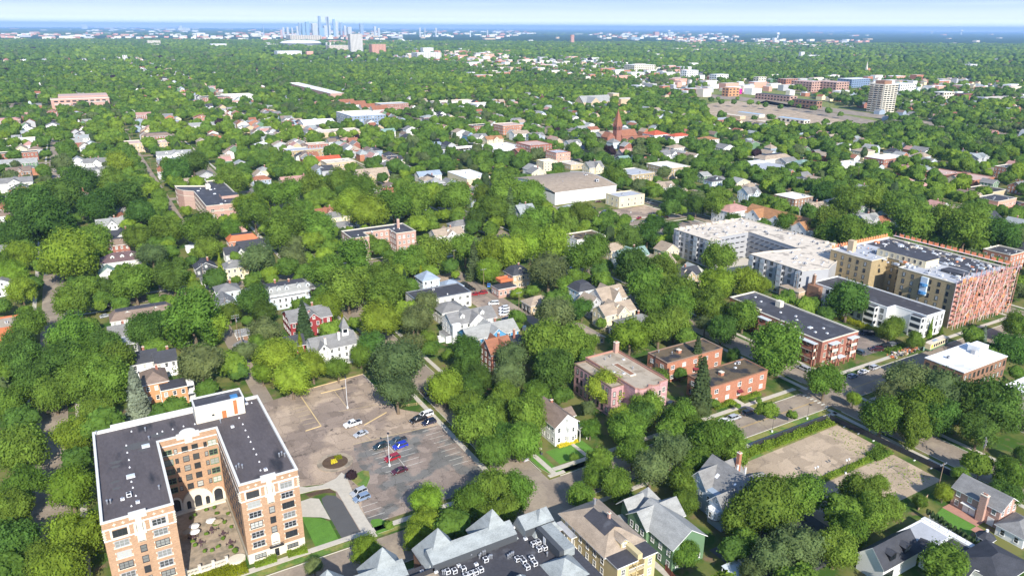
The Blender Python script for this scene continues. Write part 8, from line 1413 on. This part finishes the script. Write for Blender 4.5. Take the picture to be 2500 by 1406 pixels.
for k, (dp, x, y) in enumerate(AUTO):
    wk, rk = rr.choice(walls_), rr.choice(roofs_); w, d = rr.uniform(8, 11), rr.uniform(10, 15)
    if rr.random() < .3: w, d = d, w
    ze = rr.uniform(4.5, 6.5); ty = rr.choice(['gx', 'gy', 'gy', 'h']); rise = rr.uniform(2.2, 3.8)
    if k < NH_T:
        px, py, _ = P(x, y, 6); chim = [(w * .2, d * .2, ze + rise + 1)] if rr.random() < .4 else None
        o = house('x', x, y, [(-w / 2, -d / 2, w / 2, d / 2, ty, rise)], wk, rk, ze, chim=chim, windows=dp < 620, group='houses along the tree-lined streets')
        items.append((o, '%s house with %s roof' % (rough(wk), rough(rk)), px, py)); 
    else:
        x0, y0, x1, y1 = x - w / 2, y - d / 2, x + w / 2, y + d / 2
        far_v.box(x0, y0, 0, x1, y1, ze, wk, bottom=False); ax = 'x' if ty == 'gx' else 'y'
        mid = (x0 + x1) / 2 if ax == 'y' else (y0 + y1) / 2; zt = ze + rise
        if ax == 'y': far_v.poly([(x0, y0, ze), (x0, y1, ze), (mid, y1, zt), (mid, y0, zt)], rk); far_v.poly([(x1, y0, ze), (x1, y1, ze), (mid, y1, zt), (mid, y0, zt)], rk); far_v.poly([(x0, y0, ze), (x1, y0, ze), (mid, y0, zt)], wk)
        else: far_v.poly([(x0, y0, ze), (x1, y0, ze), (x1, mid, zt), (x0, mid, zt)], rk); far_v.poly([(x0, y1, ze), (x1, y1, ze), (x1, mid, zt), (x0, mid, zt)], rk); far_v.poly([(x0, y0, ze), (x0, y1, ze), (x0, mid, zt)], wk)
    gput(x - w / 2 - 1, y - d / 2 - 1, x + w / 2 + 1, y + d / 2 + 1, 'b')
    if rr.random() < .62: gput(x - w / 2 - 4, y - d / 2 - 4 - dp * .008, x + w / 2, y - d / 2, 'f')
place_labels(items)
items = []
for k in range(64):
    xs_t, hw_ = rr.choice([(-22, 4.5), (94, 5.2), (216.5, 5.2), (354, 5.0), (216.5, 5.2), (-22, 4.5), (475, 4.5), (596, 4.5)]); y = rr.uniform(160, 900); s_ = rr.choice((-1, 1)); x = xs_t + s_ * (hw_ - 1.2)
    px, py, d = P(x, y, 1)
    if not (0 < px < 2500 and py < 1400) or abs((y - 365) % 222) < 9 or (x < 110 and x > 80 and y < 200): continue
    cn = rr.choice(['white', 'silver', 'grey', 'black', 'navy', 'red', 'silver', 'black', 'tan']); o = car('x', x, y, 90 * s_, cn, rr.choice(['sedan', 'suv', 'hatch', 'suv', 'van']), 'cars parked along the tree-lined streets', False)
    items.append((o, cn + ' car parked at the kerb', px, py))
place_labels(items)
# larger pale roofs and specks of the outer city
for _ in range(450):
    px = rr.uniform(-20, 2520); u = rr.random(); py = 71.5 + 60 * u ** 2.0
    if 0.15 < u and rr.random() < .35: continue
    x, y = G(px, py); d = P(x, y)[2]; cl = sin(x * .0011 + 1.3) * cos(y * .0009) + .6 * sin((x + y) * .0023)
    if cl < -.1 and rr.random() < .8: continue
    s = rr.uniform(10, 34) * (1 + d / 9000); w = s * rr.uniform(1, 2.6)
    far_v.box(x - w / 2, y, 0, x + w / 2, y + s, rr.uniform(6, 13) * (1 + d / 14000), rr.choice(['paint_offwhite', 'stone_cream', 'roof_cream', 'stucco_salmon', 'paint_grey', 'stucco_tan']), rr.choice(['roof_white', 'roof_grey', 'roof_cream', 'roof_grey']), False)
for dist_, n in zip(DISTRICT, (130, 260, 220, 130, 240, 50, 80)):
    xs2 = [p[0] for p in dist_]; ys2 = [p[1] for p in dist_]
    for _ in range(n):
        x, y = rr.uniform(min(xs2), max(xs2)), rr.uniform(min(ys2), max(ys2))
        if not inpoly(x, y, dist_) or hits(x, y, 14) & {'b', 'c'}: continue
        d = P(x, y)[2]; s = rr.uniform(8, 22) * (.45 + d / 5500); w = s * rr.uniform(1, 2.6); h_ = rr.uniform(6, 13) * (.7 + d / 7000)
        if rr.random() < .4: w, s = s, w
        far_v.box(x - w / 2, y, 0, x + w / 2, y + s, h_, rr.choice(['paint_white', 'paint_offwhite', 'stucco_salmon', 'stone_cream', 'brick_orange', 'paint_grey', 'stucco_tan']), rr.choice(['roof_white', 'roof_white', 'roof_cream', 'roof_pink', 'roof_grey']), False); gput(x - w / 2, y - 20, x + w / 2, y + s, 'b')
for (px0, px1, py0, py1, n) in ((1000, 1250, 128, 158, 60), (640, 1000, 84, 122, 90), (1150, 1700, 140, 205, 110), (1650, 2100, 98, 128, 130), (1650, 2300, 190, 240, 90), (0, 600, 84, 100, 90), (1450, 1800, 84, 98, 60), (560, 1300, 78, 92, 160), (2180, 2500, 205, 250, 40), (200, 480, 66, 80, 60)):
    for _ in range(n):
        px, py = rr.uniform(px0, px1), rr.uniform(py0, py1); x, y = G(px, py); d = P(x, y)[2]; s = rr.uniform(10, 24) * (.7 + d / 6000); w = s * rr.uniform(1, 2.4)
        if hits(x, y, 12) & {'b', 'c'}: continue
        far_v.box(x - w / 2, y, 0, x + w / 2, y + s, rr.uniform(7, 13) * (1 + d / 12000), rr.choice(['paint_white', 'paint_offwhite', 'stucco_salmon', 'stone_cream', 'brick_orange']), rr.choice(['roof_white', 'roof_white', 'roof_cream', 'roof_pink']), False); 
        if d < 3500: gput(x - w / 2, y - 14, x + w / 2, y + s, 'f')
o = part('distant_houses', far_v, None); tag(o, 'hundreds of small distant houses and pale roofs across the city', 'houses', kind='stuff')
# gap-filling trees close by
hand = [(t[0], t[1], t[2]) for t in TREES]
HG = {}
for t in hand: HG.setdefault((int(t[0] // 20), int(t[1] // 20)), []).append(t)
def near_hand(x, y, k=.75):
    for i in (-1, 0, 1):
        for j in (-1, 0, 1):
            for (a, b, R) in HG.get((int(x // 20) + i, int(y // 20) + j), ()):
                if hypot(a - x, b - y) < R * k + 2.0: return True
    return False
auto = []
def sow(dmin, dmax, step, rlo, rhi, pymin, fprob):
    lim = dmax * 1.05; xx = np.arange(-lim * .45, lim * 1.02, step); yy = np.arange(60, lim * 1.1, step)
    for x0 in xx:
        for y0 in yy:
            x = x0 + rr.uniform(-.4, .4) * step; y = y0 + rr.uniform(-.4, .4) * step
            px, py, d = P(x, y, 6)
            if not (dmin <= d < dmax and -50 < px < 2550): continue
            R = rr.uniform(rlo, rhi); h = hits(x, y, R)
            if 'b' in h or 'c' in h or 'n' in h: continue
            if 'r' in h and rr.random() < (.8 if d < 500 else .6 if d < 1100 else .2): continue
            if 'f' in h and rr.random() < fprob: continue
            if d < 520 and near_hand(x, y): continue
            if d > 560 and any(inpoly(x, y, p) for p in POLYCLEAR): continue
            if d > 1500 and rr.random() < .62 and any(inpoly(x, y, p) for p in DISTRICT): continue
            R *= 1.25 if rr.random() < .12 else .8 if rr.random() < .3 else 1
            v = .7 * sin(x * .011) + .7 * cos(y * .013 + x * .004) + rr.gauss(0, 1.15)
            col = 'b' if v > 1.9 else 'h' if v > 1.0 else 'g' if v > 0 else 'k' if v > -1.0 else 'd' if v > -2.0 else 'o'
            if rr.random() < .004 and d > 700: col = 'm'
            if rr.random() < .025: col = 's'
            auto.append((d, x, y, R, col))
sow(150, 520, 9.0, 3.4, 6.2, 0, .9); sow(520, 1150, 11.0, 5.0, 8.0, 0, .82); sow(1150, 2600, 14.0, 6.0, 9.4, 0, .72); sow(2600, 6500, 27, 13, 19, 0, .5)
for a, b in ((1715, 262), (1735, 256), (1760, 262), (1752, 250), (1790, 262), (1800, 250), (1830, 262), (1850, 262), (1868, 268), (1722, 270), (1905, 272), (1930, 264), (1950, 270), (1985, 276), (2020, 284), (2050, 290), (1880, 300), (1840, 300), (2015, 312), (1760, 296), (1700, 250), (1640, 246), (1652, 246), (1664, 246), (1676, 248), (1686, 250)):
    x, y = G(a, b); d = P(x, y)[2]; auto.append((d, x, y, rr.uniform(5, 8), rr.choice('gdk')))
for _ in range(9000):
    px = rr.uniform(-40, 2540); py = 70.2 + 17 * rr.random() ** 1.4; x, y = G(px, py); d = P(x, y)[2]
    if d > 6300: auto.append((d, x, y, 28 * (d / 7000) ** .8, rr.choice('gkhdo')))
# ------------------------------------------------------------------ build the individual trees
ALLT = [(hypot(t[0], t[1]), i) for i, t in enumerate(TREES)]
for d, x, y, R, col in auto:
    if d < 700: TREES.append((x, y, R, None, col, 'spruce' if col == 's' else 'round')); 
scored = sorted(range(len(TREES)), key=lambda i: -(TREES[i][2] / P(TREES[i][0], TREES[i][1], 6)[2]) + (-1 if i < NHAND + 6 else 0))
vis = []
for i in scored:
    px, py, d = P(TREES[i][0], TREES[i][1], 8)
    if -120 < px < 2620 and py < 1700: vis.append(i)
NT = 296 if len(vis) > 296 else len(vis)
big_i = vis[:NT]; rest = [i for i in vis[NT:]]
KIND = {'h': 'light green', 'k': 'mid green', 'g': 'green', 'd': 'dark green', 'b': 'bright yellow-green', 'o': 'dull olive-green', 'y': 'yellow', 'c': 'blue-grey', 's': 'deep green', 'm': 'dark purplish'}
titems = []
for i in big_i:
    x, y, R, Hh, col, shape = TREES[i]; q = random.Random(i * 13 + 5)
    base = np.array(TREE_COL[col]) * q.uniform(.82, 1.2); base[0] *= q.uniform(.88, 1.15)
    if shape in ('spruce', 'narrow'):
        t = thing('conifer', 'x', 'tree', (x, y, 0), q.uniform(0, 6.28), 'trees of the neighbourhood'); me = q.choice(SPR) if shape == 'spruce' else NAR[0]
        H2 = R if shape == 'narrow' and Hh and Hh < 4 else R
        sx = H2 * (1.0 if shape == 'spruce' else 1.35 if Hh and Hh < 4 else 1.0); c = link('crown', me, t, (0, 0, H2 * 1.12), None, (sx, sx, H2)); k = link('trunk', STK, t, (0, 0, H2 * 1.12), None, (sx, sx, H2))
        look = KIND[col] + (' slender conifer' if shape == 'narrow' else ' conical spruce')
    else:
        cr = CROWNS.get(col, CROWNS['g']); cat_ = cr if col in CROWNS else CROWNS['g']
        if q.random() < .18 and col in 'gd': cat_ = CROWNS['t']
        me = q.choice(cat_); sz = R * q.uniform(.98, 1.14); t = thing('shrub' if shape == 'shrub' else 'deciduous_tree', 'x', 'shrub' if shape == 'shrub' else 'tree', (x, y, 0), q.uniform(0, 6.28), 'shrubs of the courtyard' if shape == 'shrub' else 'trees of the neighbourhood')
        z = (R * 1.08 + .6) if shape != 'shrub' else R * .8
        c = link('crown', me, t, (0, 0, z), None, (R, R, sz)); k = link('trunk', TRK[i % 4], t, (0, 0, z), None, (R, R, z / 1.35))
        look = ('large ' if R > 6.8 else 'small ' if R < 3.6 else '') + KIND[col] + (' shrub' if shape == 'shrub' else ' leafy tree')
    c.color = (*[float(v) for v in base], 1); px, py, _ = P(x, y, R * 1.2); titems.append((t, look, px, py))
place_labels(titems)
# ---- every other tree: one mesh of leafy crowns
def lump(seed, nl, ncard, leaf, sub):
    r = np.random.default_rng(seed); c, s = lobes(r, nl, .8, 'round'); iv, it = ico(sub); cr = np.zeros(len(iv))
    for i, d in enumerate(iv):
        b = c @ d; d2 = (c * c).sum(1) - b * b; ok = d2 < s * s; cr[i] = max([.5] + list((b[ok] + np.sqrt(s[ok] ** 2 - d2[ok])) * .93))
    ev = iv * cr[:, None] * (1 + r.normal(size=(len(iv), 1)) * .05); tri = it[(ev[it].mean(1)[:, 2] > -.45)]
    if ncard:
        k = r.integers(0, len(tri), ncard); w = r.dirichlet((1, 1, 1), ncard); p = (ev[tri[k]] * w[:, :, None]).sum(1); nn = p / np.linalg.norm(p, axis=1)[:, None]; p = p * (1 + r.uniform(-.06, .16, (ncard, 1))); nn = nn + .6 * r.normal(size=nn.shape); nn /= np.linalg.norm(nn, axis=1)[:, None]; cv = cards(p, nn, leaf, r)
    else: cv = np.zeros((0, 3))
    return cv, ev, tri
LODS = [(760, [lump(100 + i, 20, 700, .085, 2) for i in range(6)]), (1150, [lump(110 + i, 14, 260, .12, 2) for i in range(6)]), (1700, [lump(120 + i, 10, 70, .20, 1) for i in range(6)]), (2600, [lump(130 + i, 7, 24, .3, 1) for i in range(5)]), (1e9, [lump(140 + i, 6, 0, .3, 1) for i in range(5)])]
VQ, VT, KQ, KT = [], [], [], []; nq0 = 0; keys = 'gdbosmhk'
allr = [(P(TREES[i][0], TREES[i][1], 6)[2], TREES[i][0], TREES[i][1], TREES[i][2], TREES[i][4]) for i in rest] + [a for a in auto if a[0] >= 700]
off = 0; TRI = []
for d, x, y, R, col in allr:
    for lim, ls in LODS:
        if d < lim: break
    cv, ev, tri = ls[rr.randrange(len(ls))]; a = rr.uniform(0, 6.28); ca, sa = cos(a), sin(a); M3 = np.array(((ca, -sa, 0), (sa, ca, 0), (0, 0, 1))) ; sc3 = np.array((R, R, R * rr.uniform(.8, 1.05))); zc = R * .95 + (1.2 if d < 2600 else -R * .35)
    if d >= 6300: sc3[2] = min(sc3[2] * .38, 13); zc = 2
    if col == 's': sc3[:2] *= .55; sc3[2] *= 1.2
    pos = np.array((x, y, zc)); ki = keys.index(col) if col in keys else 0
    if len(cv): VQ.append((cv * sc3) @ M3.T + pos); KQ.append(np.full(len(cv) // 4, ki))
    VT.append((ev * sc3) @ M3.T + pos); TRI.append(tri + off); off += len(ev); KT.append(np.full(len(tri), ki))
o = link('tree_canopy', quad_mesh('tree_canopy', np.concatenate(VQ), [MATS['canopy_' + k] for k in keys], (np.concatenate(VT), np.concatenate(TRI)), np.concatenate(KQ + KT))); tag(o, 'continuous canopy of small distant trees covering the city', 'trees', kind='stuff')
print('individual trees', NT, 'auto houses', len(AUTO), 'canopy trees', len(allr), 'faces', len(o.data.polygons), 'objects', len(scene.objects))
for o_ in scene.objects:
    if o_.parent is None and 'label' in o_ and not 4 <= len(o_['label'].split()) <= 16: print('LBL', o_.name, o_['label'])
# ------------------------------------------------------------------ air
m = bpy.data.materials.new('haze'); m.use_nodes = True; N = m.node_tree.nodes; Lk = m.node_tree.links
for n in list(N): N.remove(n)
pv = N.new('ShaderNodeVolumePrincipled'); ou = N.new('ShaderNodeOutputMaterial'); pv.inputs['Color'].default_value = (0.40, 0.66, 1.0, 1); pv.inputs['Density'].default_value = HAZE_D; pv.inputs['Anisotropy'].default_value = 0.0
Lk.new(pv.outputs[0], ou.inputs['Volume']); MATS['haze'] = m
hb = MB(); hb.box(-61000, -61000, -1, 61000, 61000, 300, 'haze'); o = part('haze', hb, None); o['kind'] = 'stuff'
